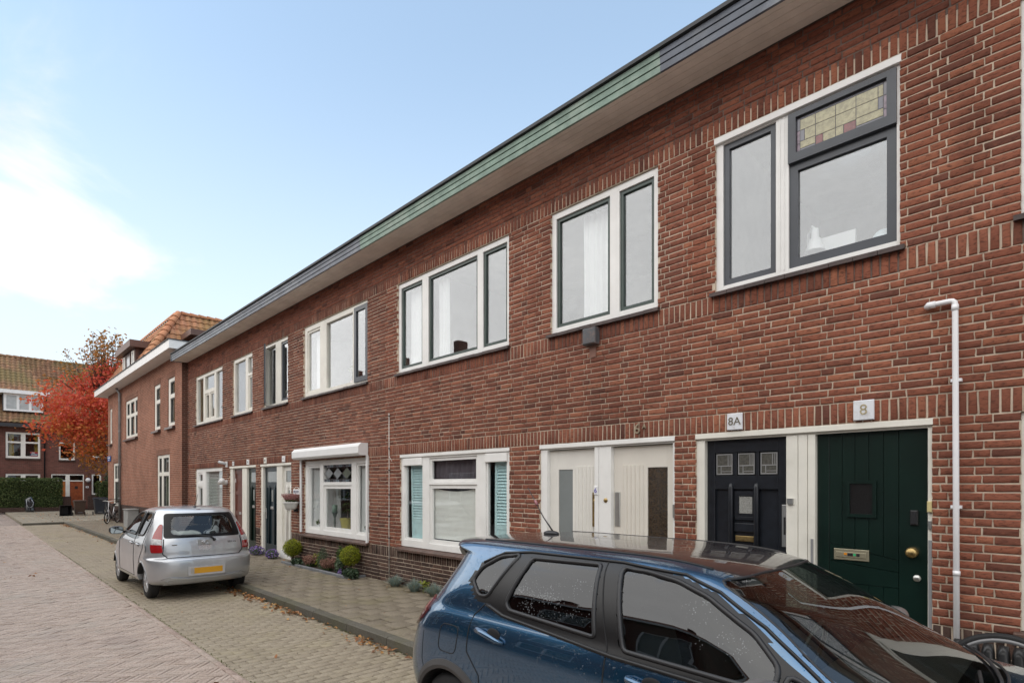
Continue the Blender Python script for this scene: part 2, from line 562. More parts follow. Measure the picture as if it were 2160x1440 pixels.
def lay_pavers(parent, name, cx, cy, L, W, ang, zf, m, n_ind=300, **kw):
    cx, cy = np.asarray(cx, float), np.asarray(cy, float)
    L = np.broadcast_to(L, cx.shape).astype(float); W = np.broadcast_to(W, cx.shape).astype(float); ang = np.broadcast_to(ang, cx.shape).astype(float)
    z = zf(cx, cy)
    sc = rank_visible(cx, cy, z, np.ones(len(cx)))
    sc[L < L.max() * 0.98] = 0
    order = np.argsort(-sc)
    ind = order[:n_ind]; ind = ind[sc[ind] > 0]
    rest = np.setdiff1d(np.arange(len(cx)), ind)
    V, F = paver_mesh(cx[rest], cy[rest], L[rest], W[rest], ang[rest], zf, **kw)
    N = len(rest)
    me = np_mesh(name + '_field', V.reshape(-1, 3), F.reshape(-1, 4), m, np.repeat(rng.random(N), 9))
    o = link(name + '_field', me, parent); tag(o, kind='stuff')
    # the nearest stones one by one; alike stones share a few meshes
    pool = {}
    for i in ind:
        key = (round(L[i], 4), round(W[i], 4), int(rng.integers(6)))
        if key not in pool:
            v, f = paver_mesh(np.zeros(1), np.zeros(1), np.array([L[i]]), np.array([W[i]]), np.zeros(1), lambda x, y: 0 * x, **kw)
            pool[key] = np_mesh(name, v.reshape(-1, 3), f.reshape(-1, 4), m)
        b = bpy.data.objects.new(name, pool[key])
        b.location = (cx[i], cy[i], float(zf(cx[i], cy[i])))
        b.rotation_euler = (0, 0, ang[i])
        b.parent = parent
        col.objects.link(b)


def paving_mat(name, a, b, lichen, lf, dark, rough=0.75):
    if name in MATS: return MATS[name]
    m = bpy.data.materials.new(name); m.use_nodes = True
    nt = m.node_tree; nt.nodes.clear()
    pos = nd(nt, 'ShaderNodeNewGeometry').outputs['Position']
    r = rnd_socket(nt)
    c = mixc(nt, r, a, b)
    n = nd(nt, 'ShaderNodeTexNoise', {'Vector': pos, 'Scale': 55.0, 'Detail': 4.0, 'Roughness': 0.7}).outputs[0]
    c = mixc(nt, 1.0, c, ramp(nt, n, [(0.3, 0.62), (0.7, 1.36)]), 'MULTIPLY')
    w = nd(nt, 'ShaderNodeTexNoise', {'Vector': pos, 'Scale': 1.1, 'Detail': 8.0, 'Roughness': 0.7}).outputs[0]
    c = mixc(nt, maprange(nt, w, 0.46, 0.68, 0.0, lf), c, lichen)
    w2 = nd(nt, 'ShaderNodeTexNoise', {'Vector': nd(nt, 'ShaderNodeMapping', {0: pos, 1: (31, 7, 0), 3: (0.5, 1.5, 1)}).outputs[0], 'Scale': 1.0, 'Detail': 6.0, 'Roughness': 0.65}).outputs[0]
    c = mixc(nt, maprange(nt, w2, 0.5, 0.72, 0.0, 0.6), c, dark)
    bp = nd(nt, 'ShaderNodeBump', {'Height': n, 'Strength': 0.35, 'Distance': 0.006})
    bs = nd(nt, 'ShaderNodeBsdfPrincipled', {'Base Color': c, 'Roughness': rough, 'Normal': bp.outputs[0]})
    bs.inputs['Specular IOR Level'].default_value = 0.3
    nd(nt, 'ShaderNodeOutputMaterial', {0: bs.outputs[0]})
    MATS[name] = m
    return m


road_m = paving_mat('road clinker', (0.35, 0.272, 0.222), (0.42, 0.333, 0.278), (0.35, 0.31, 0.265), 0.5, (0.285, 0.225, 0.193), 0.62)
park_m = paving_mat('parking paver', (0.265, 0.22, 0.16), (0.305, 0.256, 0.19), (0.31, 0.265, 0.165), 0.55, (0.195, 0.16, 0.118))
tile_m = paving_mat('pavement tile', (0.182, 0.152, 0.112), (0.215, 0.18, 0.134), (0.175, 0.152, 0.085), 0.6, (0.125, 0.103, 0.076))
kerb_m = paving_mat('kerb concrete', (0.092, 0.084, 0.068), (0.118, 0.108, 0.088), (0.095, 0.092, 0.05), 0.6, (0.055, 0.05, 0.042), 0.8)
sand_m = M('joint sand', (0.05, 0.042, 0.03), 0.95, var=0.35, vs=6, dirt=0.5, dirtc=(0.05, 0.055, 0.022), ds=2.0)


def flat(name, poly, z, m, label=None):
    me = bpy.data.meshes.new(name)
    me.from_pydata([(x, y, z) for x, y in poly], [], [tuple(range(len(poly)))])
    me.materials.append(m); uvbox(me)
    o = link(name, me)
    tag(o, kind='structure')
    return o


ROAD_E, KERB_Y = -3.66, -2.05
ground_m = M('far ground', (0.20, 0.165, 0.14), 0.85, var=0.25, vs=0.7, dirt=0.5, dirtc=(0.16, 0.15, 0.12), ds=0.3)
flat('ground', [(-600, -600), (600, -600), (600, 600), (-600, 600)], -0.035, ground_m)
far_road_m = brickwork_mat('distant clinker', (0.235, 0.185, 0.155), (0.325, 0.265, 0.23), (0.16, 0.13, 0.11), 0.2, 0.05, 0.006)
road = flat('road', [(-60, -16), (9, -16), (9, ROAD_E), (-60, ROAD_E)], -0.018, far_road_m)
road_bed = flat('road_bed', [(-36.0, -7.6), (5, -7.6), (5, ROAD_E), (-36.0, ROAD_E)], -0.012, sand_m)
parking = flat('parking_bay', [(-35.7, ROAD_E), (5, ROAD_E), (5, KERB_Y), (-35.7, KERB_Y)], -0.014, sand_m)
pavement = flat('pavement', [(-35.45, KERB_Y + 0.12), (5, KERB_Y + 0.12), (5, 0.2), (-35.45, 0.2)], 0.088, sand_m)

# herringbone clinkers of the carriageway, laid at 45 degrees
Wc, nH = 0.0545, 4
hs = Wc * nH
i_, j_ = np.meshgrid(np.arange(-560, 560), np.arange(-560, 560), indexing='ij')
d_ = (i_ - j_) % (2 * nH)
hx, hy = i_[d_ == 0], j_[d_ == 0]
vx, vy = i_[d_ == 2 * nH - 1], j_[d_ == 2 * nH - 1]
bx = np.concatenate([(hx + nH / 2) * Wc, (vx + 0.5) * Wc]); by = np.concatenate([(hy + 0.5) * Wc, (vy + nH / 2) * Wc])
ba = np.concatenate([np.zeros(len(hx)), np.full(len(vx), PI / 2)])
k = math.sqrt(0.5)
rx, ry = (bx - by) * k - 14.0, (bx + by) * k - 5.5
keep = (rx > -35.9) & (rx < 2.5) & (ry > -7.5) & (ry < ROAD_E - 0.068)
flat0 = lambda x, y: 0.0 * x
def cut_pieces(y_lim):
    """the bits cut to fit between the herringbone and the straight course"""
    V, Fc = [], []
    sel = (rx > -35.9) & (rx < 2.5) & (ry >= ROAD_E - 0.068) & (ry < ROAD_E + 0.16)
    for cx, cy, a in zip(rx[sel], ry[sel], ba[sel] + PI / 4):
        L2, W2 = (hs - .007) / 2, (Wc - .007) / 2
        p = [(cx + u * math.cos(a) - v * math.sin(a), cy + u * math.sin(a) + v * math.cos(a)) for u, v in ((-L2, -W2), (L2, -W2), (L2, W2), (-L2, W2))]
        q = []
        for i in range(4):
            s, e = p[i], p[(i + 1) % 4]
            if s[1] <= y_lim: q.append(s)
            if (s[1] <= y_lim) != (e[1] <= y_lim):
                t = (y_lim - s[1]) / (e[1] - s[1]); q.append((s[0] + (e[0] - s[0]) * t, y_lim))
        if len(q) < 3: continue
        b = len(V); V += [(x, y, 0.0) for x, y in q] + [(x, y, -.012) for x, y in q]; n = len(q)
        Fc.append(tuple(range(b, b + n))); Fc += [(b + i, b + n + i, b + n + (i + 1) % n, b + (i + 1) % n) for i in range(n)]
    me = bpy.data.meshes.new('cut_clinkers'); me.from_pydata(V, [], Fc); me.materials.append(road_m); uvbox(me)
    tag(link('cut_clinkers', me, road), kind='stuff')


cut_pieces(ROAD_E - 0.078)
lay_pavers(road, 'clinker', rx[keep], ry[keep], hs - 0.007, Wc - 0.007, ba[keep] + PI / 4, flat0, road_m, ch=0.003)
# a course of clinkers laid lengthwise closes the carriageway
ex = np.arange(-35.8, 4.5, 0.213)
edge = flat('edge_course', [(-35.9, ROAD_E - 0.075), (5, ROAD_E - 0.075), (5, ROAD_E - 0.005), (-35.9, ROAD_E - 0.005)], -0.008, sand_m)
lay_pavers(edge, 'edge_clinker', ex, np.full(len(ex), ROAD_E - 0.04), 0.205, 0.064, 0.0, lambda x, y: 0.007 + 0 * x, paving_mat('edge clinker', (0.30, 0.22, 0.18), (0.42, 0.33, 0.28), (0.25, 0.24, 0.18), 0.4, (0.22, 0.17, 0.14)), n_ind=140)
# parking bay: courses across the street
px_, py_, pl_ = [], [], []
for i, x in enumerate(np.arange(-35.6, 4.6, 0.108)):
    for j in range(-1, 9):
        y = ROAD_E + 0.10 + j * 0.212 + (0.106 if i % 2 else 0)
        a, b = max(y - 0.1015, ROAD_E + 0.003), min(y + 0.1015, KERB_Y - 0.004)
        if b - a > 0.03: px_.append(x); py_.append((a + b) / 2); pl_.append(round(b - a, 4))
lay_pavers(parking, 'paver', px_, py_, np.array(pl_), 0.0975, PI / 2, flat0, park_m, ch=0.004, wob=0.0009, rise=0.0018)


def pave_z(x, y):
    return 0.104 + np.clip(y - KERB_Y, 0, 3) * 0.014


tx, ty, tw_ = [], [], []
for i, x in enumerate(np.arange(-35.2, 4.4, 0.304)):
    for j in range(-1, 8):
        y = KERB_Y + 0.30 + j * 0.304 + (0.152 if i % 2 else 0)
        a, b = max(y - 0.1455, KERB_Y + 0.136), min(y + 0.1455, -0.004)
        if b - a > 0.04: tx.append(x); ty.append((a + b) / 2); tw_.append(round(b - a, 4))
lay_pavers(pavement, 'tile', tx, ty, np.array(tw_), 0.2915, PI / 2, pave_z, tile_m, ch=0.008, wob=0.0009, rise=0.0016)

# kerb: one stone after another, then the ear that closes the bay
kerb = flat('kerb', [(-35.6, KERB_Y), (5, KERB_Y), (5, KERB_Y + 0.13), (-35.6, KERB_Y + 0.13)], -0.01, sand_m)
kp = [(0.0, -0.03), (0.13, -0.03), (0.13, 0.108), (0.025, 0.108), (0.008, 0.095)]
for i in range(41):
    mb = MB(); x0 = -35.6 + i * 0.99
    dz = random.gauss(0, 0.003)
    mb.prism([(KERB_Y + a + random.gauss(0, 0.0), b + dz) for a, b in kp], x0 + 0.004, x0 + 0.984, 'x')
    mb.build('kerb_stone', kerb_m, kerb)
for i in range(2):
    mb = MB(); y0 = KERB_Y - (i + 1) * 0.78
    mb.prism([(-35.6 - 0.13 + 0.13 - a, b) for a, b in kp], y0 + 0.004, y0 + 0.776, 'y')
    mb.build('kerb_stone', kerb_m, kerb)

far_tile_m = brickwork_mat('distant tiles', (0.215, 0.185, 0.14), (0.275, 0.24, 0.185), (0.13, 0.12, 0.085), 0.3, 0.3, 0.012)
mb = MB(); mb.box(-52.2, -35.73, KERB_Y - 1.55, 14, -0.03, 0.10)
fp = mb.build('far_pavement', far_tile_m); tag(fp, kind='structure')

# ================================================================ the brick row
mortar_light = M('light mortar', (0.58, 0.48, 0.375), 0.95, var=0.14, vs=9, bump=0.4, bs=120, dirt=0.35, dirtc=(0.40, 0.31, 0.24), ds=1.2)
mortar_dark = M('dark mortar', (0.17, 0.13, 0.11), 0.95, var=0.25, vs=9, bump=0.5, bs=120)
X82, X86, X64, X42, X20 = 3.1, -3.145, -9.30, -15.625, -22.2
ROWS = [(0.13, 0.60, 7, 'plinth'), (0.79, 2.47, 25, 'main'), (2.66, 3.72, 16, 'main'), (3.91, 5.56, 25, 'main'), (5.75, 6.21, 7, 'top')]
BANDS = [(0.60, 0.79, 'plinth'), (2.47, 2.66, 'main'), (3.72, 3.91, 'main'), (5.56, 5.75, 'main')]
BXS = np.array([0.0, 0.007, -0.007, 0.0])


def brick_arrays(sp, wob=0.0026):
    """hand-moulded bricks; sp rows (x0, z0, L, H, depth) -> verts (N,28,3), quads (N,21,4)"""
    N = len(sp)
    x0, z0, L, H, D = sp.T
    gx = np.stack([0 * L, 0 * L + 0.008, L - 0.008, L], 1); gz = np.stack([0 * H, 0 * H + 0.007, H - 0.007, H], 1)
    V = np.empty((N, 28, 3))
    for j in range(4):
        for i in range(4):
            rim = i in (0, 3) or j in (0, 3)
            k = j * 4 + i
            V[:, k, 0] = x0 + gx[:, i] + rng.normal(0, wob * 0.7, N)
            V[:, k, 2] = z0 + gz[:, j] + rng.normal(0, wob * 0.55, N)
            V[:, k, 1] = (0.004 if rim else 0.0) + rng.normal(0, wob * 0.45, N)
    ring = [0, 1, 2, 3, 7, 11, 15, 14, 13, 12, 8, 4]
    for n, k in enumerate(ring):
        V[:, 16 + n] = V[:, k]
        V[:, 16 + n, 1] = D
    V[:, :, 1] += rng.normal(0, 0.0016, N)[:, None]
    q = [(j * 4 + i, j * 4 + i + 1, j * 4 + i + 5, j * 4 + i + 4) for j in range(3) for i in range(3)]
    for n in range(12):
        p = (n + 1) % 12
        q.append((ring[p], ring[n], 16 + n, 16 + p))
    F = np.array(q)[None] + (np.arange(N) * 28)[:, None, None]
    return V, F


def clip_runs(a, b, cuts):
    """interval a..b minus the cuts"""
    runs = [(a, b)]
    for c, d in cuts:
        nxt = []
        for s, e in runs:
            if d <= s or c >= e: nxt.append((s, e))
            else:
                if c > s: nxt.append((s, c))
                if d < e: nxt.append((d, e))
        runs = nxt
    return runs


def lay_wall(house, x0, x1, openings, mats, n_ind=300):
    """mats: {'main','plinth','top'} brick materials. openings (xa, xb, za, zb)."""
    spec = {'main': [], 'plinth': [], 'top': []}
    full = {'main': [], 'plinth': [], 'top': []}
    edges = [o[0] for o in openings] + [o[1] for o in openings]

    def put(kind, a, z0, L, H, whole):
        if L < 0.022: return
        deep = any(abs(a - e) < 0.012 or abs(a + L - e) < 0.012 for e in edges) or any(abs(z0 - o[3]) < 0.02 and a < o[1] and a + L > o[0] for o in openings)
        spec[kind].append((a, z0, L, H, 0.10 if deep else 0.022))
        full[kind].append(whole and not deep)

    for (za, zb, n, kind) in ROWS:
        h = (zb - za) / n
        for r in range(n):
            zr = za + r * h
            cuts = [(o[0], o[1]) for o in openings if o[2] < zr + h * 0.5 < o[3]]
            runs = clip_runs(max(X20, x0 - .4), min(X82, x1 + .4), cuts)
            off = (r % 2) * 0.2775 + (0.07 if kind == 'top' else 0) + (0.01 * math.sin(r * 2.1))
            kk = int((x0 - off) / 0.555) - 2
            x = kk * 0.555 + off
            while x < x1 + .3:
                for L in (0.222, 0.222, 0.111):
                    for s, e in runs:
                        a, b = max(x, s), min(x + L - 0.0105, e)
                        if b > a and x0 <= (a + b) / 2 < x1: put(kind, a, zr + 0.0058, b - a, h - 0.0116, abs(b - a - (L - 0.0105)) < 1e-6)
                    x += L
    for (za, zb, kind) in BANDS:
        cuts = [(o[0], o[1]) for o in openings if o[2] < (za + zb) / 2 < o[3]]
        for s, e in clip_runs(x0, x1, cuts):
            n = max(1, round((e - s) / 0.0655)); w = (e - s) / n
            for i in range(n):
                put(kind, s + i * w + 0.007, za + 0.006, w - 0.0135, zb - za - 0.012, False)
    # individually built: the ones that show largest
    allrows = []
    for kind in spec:
        S = np.array(spec[kind]) if spec[kind] else np.zeros((0, 5))
        fl = np.array(full[kind], bool) if spec[kind] else np.zeros(0, bool)
        sc = rank_visible(S[:, 0] + S[:, 2] / 2, 0 * S[:, 0], S[:, 1], S[:, 2], 0) * fl if len(S) else np.zeros(0)
        for i, v in enumerate(sc): allrows.append((v, kind, i))
    allrows.sort(reverse=True)
    chosen = {(k, i) for v, k, i in allrows[:n_ind] if v > 0}
    pool = {}
    for k, i in chosen:
        a, z, L, H, D = spec[k][i]
        key = (k, round(L, 4), round(H, 4), random.randrange(7))
        if key not in pool:
            v, f = brick_arrays(np.array([(-L / 2, -H / 2, L, H, D)]))
            pool[key] = np_mesh('brick', v.reshape(-1, 3), f.reshape(-1, 4), mats[k])
        b = bpy.data.objects.new('brick', pool[key])
        b.parent = house
        b.location = Vector((a + L / 2, 0, z + H / 2)) - WL[house]
        col.objects.link(b)
    for kind in spec:
        S = np.array([s for i, s in enumerate(spec[kind]) if (kind, i) not in chosen])
        if not len(S): continue
        v, f = brick_arrays(S)
        o = link('bricks', np_mesh('bricks', v.reshape(-1, 3), f.reshape(-1, 4), mats[kind], np.repeat(rng.random(len(S)), 21)), house)
        tag(o, kind='stuff')
    # mortar backing with its returns
    mb = MB()
    xs = sorted({x0, x1} | {o[0] for o in openings} | {o[1] for o in openings})
    xs = [x for x in xs if x0 <= x <= x1]
    zs = sorted({0.0, 3.72, 5.70, 6.3} | {o[2] for o in openings} | {o[3] for o in openings})
    for xa, xb in zip(xs, xs[1:]):
        for za, zb in zip(zs, zs[1:]):
            xm, zm = (xa + xb) / 2, (za + zb) / 2
            if any(o[0] < xm < o[1] and o[2] < zm < o[3] for o in openings): continue
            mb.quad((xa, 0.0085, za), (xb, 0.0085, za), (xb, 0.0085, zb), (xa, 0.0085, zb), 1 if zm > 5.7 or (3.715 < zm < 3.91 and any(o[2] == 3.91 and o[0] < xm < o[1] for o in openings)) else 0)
            mb.quad((xa, 0.20, za), (xa, 0.20, zb), (xb, 0.20, zb), (xb, 0.20, za), 0)
    for o in openings:
        a, b, c, d = o
        if a > x0: mb.quad((a, 0.009, c), (a, 0.2, c), (a, 0.2, d), (a, 0.009, d))
        if b < x1: mb.quad((b, 0.2, c), (b, 0.009, c), (b, 0.009, d), (b, 0.2, d))
        mb.quad((a, 0.009, d), (a, 0.2, d), (b, 0.2, d), (b, 0.009, d)); mb.quad((a, 0.2, c), (a, 0.009, c), (b, 0.009, c), (b, 0.2, c))
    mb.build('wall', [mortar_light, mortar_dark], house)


def window(house, x0, x1, z0, z1, fm, cells, y0=0.035, glass_m=None, name='window'):
    """outer frame as one part; each cell (xa, xb, za, zb, sash material or None, sash width) gets its sash and pane"""
    glass_m = glass_m or window_glass
    xs = sorted({x0, x1} | {c[0] for c in cells} | {c[1] for c in cells}); zs = sorted({z0, z1} | {c[2] for c in cells} | {c[3] for c in cells})
    mb = MB()
    for xa, xb in zip(xs, xs[1:]):
        run = None
        for za, zb in list(zip(zs, zs[1:])) + [(None, None)]:
            solid = za is not None and not any(c[0] < (xa + xb) / 2 < c[1] and c[2] < (za + zb) / 2 < c[3] for c in cells)
            if solid: run = (run[0], zb) if run else (za, zb)
            elif run:
                mb.rbox(xa, xb, y0, y0 + 0.10, run[0], run[1], 0.002); run = None
    w = mb.build(name, fm, house)
    for c in cells:
        xa, xb, za, zb, sm, sw = c[:6]
        gm = c[6] if len(c) > 6 else glass_m
        yo = c[7] if len(c) > 7 else 0.022
        if sm is not None:
            s = MB().frame(xa + 0.002, xb - 0.002, za + 0.002, zb - 0.002, sw, sw, sw * 1.15, sw, y0 + yo, y0 + yo + 0.045).build('sash', sm, w)
        else:
            sw = 0.0
        mb = MB(); i = sw * 0.9 if sw else -0.004
        mb.box(xa + i, xb - i, y0 + yo + 0.026, y0 + yo + 0.032, za + i, zb - i)
        mb.build('pane', gm, w)
    return w


sill_m = M('dark glazed sill tile', (0.055, 0.035, 0.032), 0.35, var=0.35, vs=6, dirt=0.3, dirtc=(0.12, 0.09, 0.08))
brown_sill_m = M('brown sill tile', (0.09, 0.052, 0.04), 0.55, var=0.3, vs=8, dirt=0.3, dirtc=(0.14, 0.11, 0.09))


def sill_tiles(house, x0, x1, z, m, tile=0.186, out=0.05, h=0.042, slope=0.012):
    n = max(1, round((x1 - x0) / tile)); w = (x1 - x0) / n
    for i in range(n):
        a = x0 + i * w + 0.002; b = a + w - 0.004
        mb = MB(); dz = random.gauss(0, 0.0015)
        mb.prism([(-out, z - h - slope + dz), (0.06, z - h), (0.06, z), (-out + 0.006, z - slope + dz), (-out, z - slope - 0.006 + dz)], a, b, 'x')
        mb.build('sill_tile', m, house)


def eave(house, x0, x1, fm, end=False):
    """soffit boards, three fascia boards and the dark roof edge"""
    for i in range(5):
        y1 = -0.02 - i * 0.093
        MB().box(x0, x1, y1 - 0.089, y1, 6.205, 6.225).build('soffit_board', soffit_m, house)
    for i, (za, zb) in enumerate(((6.185, 6.258), (6.263, 6.335), (6.340, 6.405))):
        MB().prism([(-0.475 - 0.006 * i, za), (-0.475 - 0.006 * i, zb), (-0.50 - 0.006 * i, zb - 0.006), (-0.50 - 0.006 * i, za + 0.002)], x0, x1, 'x').build('fascia_board', fm, house)
    MB().box(x0, x1, -0.545, 8.0, 6.41, 6.45).build('roof_edge', roof_edge_m, house)
    MB().box(x0, x1, -0.47, 8.0, 6.228, 6.408).build('roof', roof_edge_m, house)
    if end:
        MB().box(x0 - 0.03, x0 - 0.002, -0.52, 0.0, 6.185, 6.405).build('fascia_board', fm, house)


soffit_m = M('soffit paint', (0.84, 0.77, 0.69), 0.6, var=0.08, dirt=0.3, dirtc=(0.52, 0.43, 0.35), ds=1.2)
roof_edge_m = M('bitumen edge', (0.03, 0.032, 0.036), 0.6, var=0.3)
fascia_slate = M('slate blue fascia', (0.085, 0.10, 0.13), 0.45, var=0.22, vs=4, dirt=0.55, dirtc=(0.27, 0.29, 0.31), ds=1.8)
fascia_green = M('weathered green fascia', (0.19, 0.275, 0.225), 0.6, var=0.2, vs=4, dirt=0.6, dirtc=(0.34, 0.38, 0.33), ds=2.0)
fascia_pale = M('faded blue fascia', (0.13, 0.15, 0.18), 0.45, var=0.25, vs=4, dirt=0.6, dirtc=(0.34, 0.37, 0.40), ds=1.4)

BM8 = brick_mat('red hand-moulded brick', (0.135, 0.052, 0.038), (0.25, 0.086, 0.055), (0.34, 0.128, 0.077))
BM6 = brick_mat('red brown hand-moulded brick', (0.125, 0.05, 0.038), (0.225, 0.080, 0.054), (0.32, 0.122, 0.076))
BM4 = brick_mat('brown hand-moulded brick', (0.105, 0.047, 0.038), (0.19, 0.074, 0.052), (0.28, 0.116, 0.076))
BM2 = brick_mat('dull brown hand-moulded brick', (0.105, 0.045, 0.035), (0.205, 0.079, 0.055), (0.30, 0.125, 0.082))
BMP = brick_mat('dark plinth brick', (0.038, 0.024, 0.021), (0.08, 0.048, 0.041), (0.13, 0.072, 0.055))
BMT = brick_mat('cornice brick', (0.11, 0.042, 0.031), (0.235, 0.080, 0.052), (0.31, 0.115, 0.07))


def interior(house, x0, x1, floors=True):
    mb = MB()
    a, b = x0 + 0.05, x1 - 0.05
    for z0, z1 in ((0.2, 2.9), (3.05, 6.15)):
        mb.add([(a, 0.22, z0), (b, 0.22, z0), (b, 4.2, z0), (a, 4.2, z0), (a, 0.22, z1), (b, 0.22, z1), (b, 4.2, z1), (a, 4.2, z1)],
               [(0, 1, 2, 3), (4, 7, 6, 5), (3, 2, 6, 7), (0, 3, 7, 4), (1, 5, 6, 2)])
    mb.build('interior', interior_mat, house)
    MB().box(x0, x1, 4.25, 8.0, 0, 6.22).build('back_wall', interior_mat, house)


H8 = thing('terraced_house', 'nearest brick house of the row with black door and dark green plank door', 'house', (0.0, 0, 0.13), 'houses of the brick row')
H6 = thing('terraced_house', 'brick house with two ribbed white doors under the weathered green fascia', 'house', (-6.2, 0, 0.13), 'houses of the brick row')
H4 = thing('terraced_house', 'brick house with white roller shutter box and globe shrubs under its window', 'house', (-12.4, 0, 0.13), 'houses of the brick row')
H2 = thing('terraced_house', 'brick house with reddish brown door and white venetian blind behind the silver car', 'house', (-18.9, 0, 0.13), 'houses of the brick row')
X82, X86, X64, X42, X20 = 3.1, -3.145, -9.30, -15.625, -22.2

# ---- house 8
lay_wall(H8, X86, X82, [(-2.80, -1.16, 3.91, 5.56), (-0.40, 2.5, 3.91, 5.56), (-3.02, -0.94, 0.0, 2.47), (-0.40, 2.5, 0.80, 2.47)], {'main': BM8, 'plinth': BMP, 'top': BMT})
interior(H8, X86, X82); eave(H8, X86, X82, fascia_slate)
w = window(H8, -2.80, -1.16, 3.945, 5.555, white_paint, [(-2.725, -2.19, 4.00, 5.475, anthracite, 0.055, dim_glass), (-2.07, -1.19, 4.00, 5.005, anthracite, 0.075, dim_glass)] + [(-2.07, -1.19, 5.01, 5.475, None, 0)])
MB().rbox(-2.81, -1.15, 0.0, 0.034, 5.49, 5.556, 0.004).build('head_board', white_paint, w)
MB().box(-2.155, -2.145, 0.029, 0.034, 4.0, 5.48).box(-2.115, -2.105, 0.029, 0.034, 4.0, 5.48).build('mullion_bead', white_paint, w)
# awning sash of stained glass standing proud
MB().frame(-2.07, -1.19, 5.00, 5.47, 0.07, 0.07, 0.085, 0.05, 0.015, 0.07).build('top_sash', anthracite, w)
sg = {'y': M('yellow cathedral glass', (0.38, 0.35, 0.21), 0.12, var=0.2, vs=25, bump=0.5, bs=45, coat=0.6), 'r': M('ruby glass', (0.20, 0.06, 0.06), 0.12, var=0.2, vs=25, bump=0.3, bs=60, coat=0.6),
      'p': M('lilac glass', (0.26, 0.19, 0.24), 0.12, var=0.25, vs=25, bump=0.3, bs=60, coat=0.6), 'g': M('grey glass', (0.17, 0.17, 0.2), 0.12, var=0.2, coat=0.6)}
gx0, gx1, gz0, gz1 = -2.0, -1.26, 5.088, 5.415
cols_ = [gx0, gx0 + 0.03, gx0 + 0.07, -1.835, -1.77, -1.665, -1.60, -1.50, -1.435, gx1 - 0.07, gx1 - 0.03, gx1]
SG = [(0, 1, 0, .25, 'p'), (0, 1, .25, .62, 'p'), (0, 1, .62, 1, 'g'), (1, 2, .3, .62, 'g'), (1, 3, .62, .93, 'y'), (2, 3, .3, .62, 'y'), (1, 3, .09, .3, 'y'), (1, 3, 0, .09, 'g'),
      (3, 4, .0, .28, 'r'), (4, 5, 0, .28, 'y'), (3, 5, .28, .62, 'y'), (3, 5, .62, .93, 'y'), (5, 7, .28, .62, 'y'), (5, 7, .62, .93, 'y'), (5, 6, 0, .28, 'y'), (6, 7, 0, .28, 'r'),
      (7, 9, .62, .93, 'y'), (7, 9, .3, .62, 'y'), (7, 10, .09, .3, 'y'), (7, 10, 0, .09, 'g'), (9, 10, .3, .62, 'g'), (9, 10, .62, .93, 'y'), (10, 11, 0, .25, 'p'), (10, 11, .25, .62, 'p'), (10, 11, .62, 1, 'g'), (1, 10, .93, 1, 'g')]
for a, b, c, d, kx in SG:
    h = gz1 - gz0
    MB().box(cols_[a] + 0.003, cols_[b] - 0.003, 0.047, 0.052, gz0 + c * h + 0.003, gz0 + d * h - 0.003).build('stained_pane', sg[kx], w)
MB().box(gx0 - 0.005, gx1 + 0.005, 0.050, 0.056, gz0 - 0.005, gz1 + 0.005).build('lead_came', lead_came, w)
sill_tiles(H8, -2.84, -1.12, 3.945, sill_m)
window(H8, -0.40, 2.5, 3.945, 5.555, white_paint, [(-0.32, 0.5, 4.0, 5.47, anthracite, 0.06, dim_glass), (0.62, 1.6, 4.0, 5.47, anthracite, 0.06, dim_glass), (1.7, 2.42, 4.0, 5.47, anthracite, 0.06, dim_glass)])
sill_tiles(H8, -0.44, 2.54, 3.945, sill_m)
window(H8, -0.40, 2.5, 0.83, 2.465, cream_paint, [(-0.32, 0.5, 0.92, 2.38, cream_paint, 0.05), (0.62, 1.6, 0.92, 2.38, cream_paint, 0.05), (1.7, 2.42, 0.92, 2.38, cream_paint, 0.05)])
sill_tiles(H8, -0.44, 2.54, 0.83, brown_sill_m)


def door_frame(house, x0, x1, posts, m, y0=0.02, z1=2.468, head=0.055):
    mb = MB()
    mb.rbox(x0 - 0.004, x1 + 0.004, y0 - 0.02, y0 + 0.13, z1 - head, z1, 0.004)
    mb.box(x0, x1, y0 + 0.01, y0 + 0.12, z1 - head - 0.018, z1 - head - 0.001)
    for a, b in posts:
        mb.rbox(a, b, y0 + 0.004, y0 + 0.14, 0.13, z1 - head - 0.019, 0.004)
    return mb.build('door_frame', m, house)


# frame round the two doors of 8
fr = door_frame(H8, -3.02, -0.935, [(-3.02, -2.925), (-2.09, -1.985), (-1.98, -1.90), (-1.895, -1.83), (-0.972, -0.935)], cream_paint)
MB().box(-1.865, -1.846, 0.012, 0.024, 0.13, 1.42).build('metal_edge', grey_strip, fr)
MB().box(-0.966, -0.942, 0.010, 0.024, 0.13, 1.47).build('metal_edge', grey_strip, fr)
MB().box(-2.075, -2.02, 0.0, 0.022, 1.74, 1.795).build('latch_plate', alu, fr)
MB().rbox(-0.972, -0.94, -0.012, 0.022, 1.70, 1.79, 0.006).build('bell_push', M('yellowed plastic', (0.62, 0.52, 0.26), 0.4), fr)
MB().rbox(-0.968, -0.945, 0.004, 0.022, 1.56, 1.63, 0.004).build('lock_case', alu, fr)
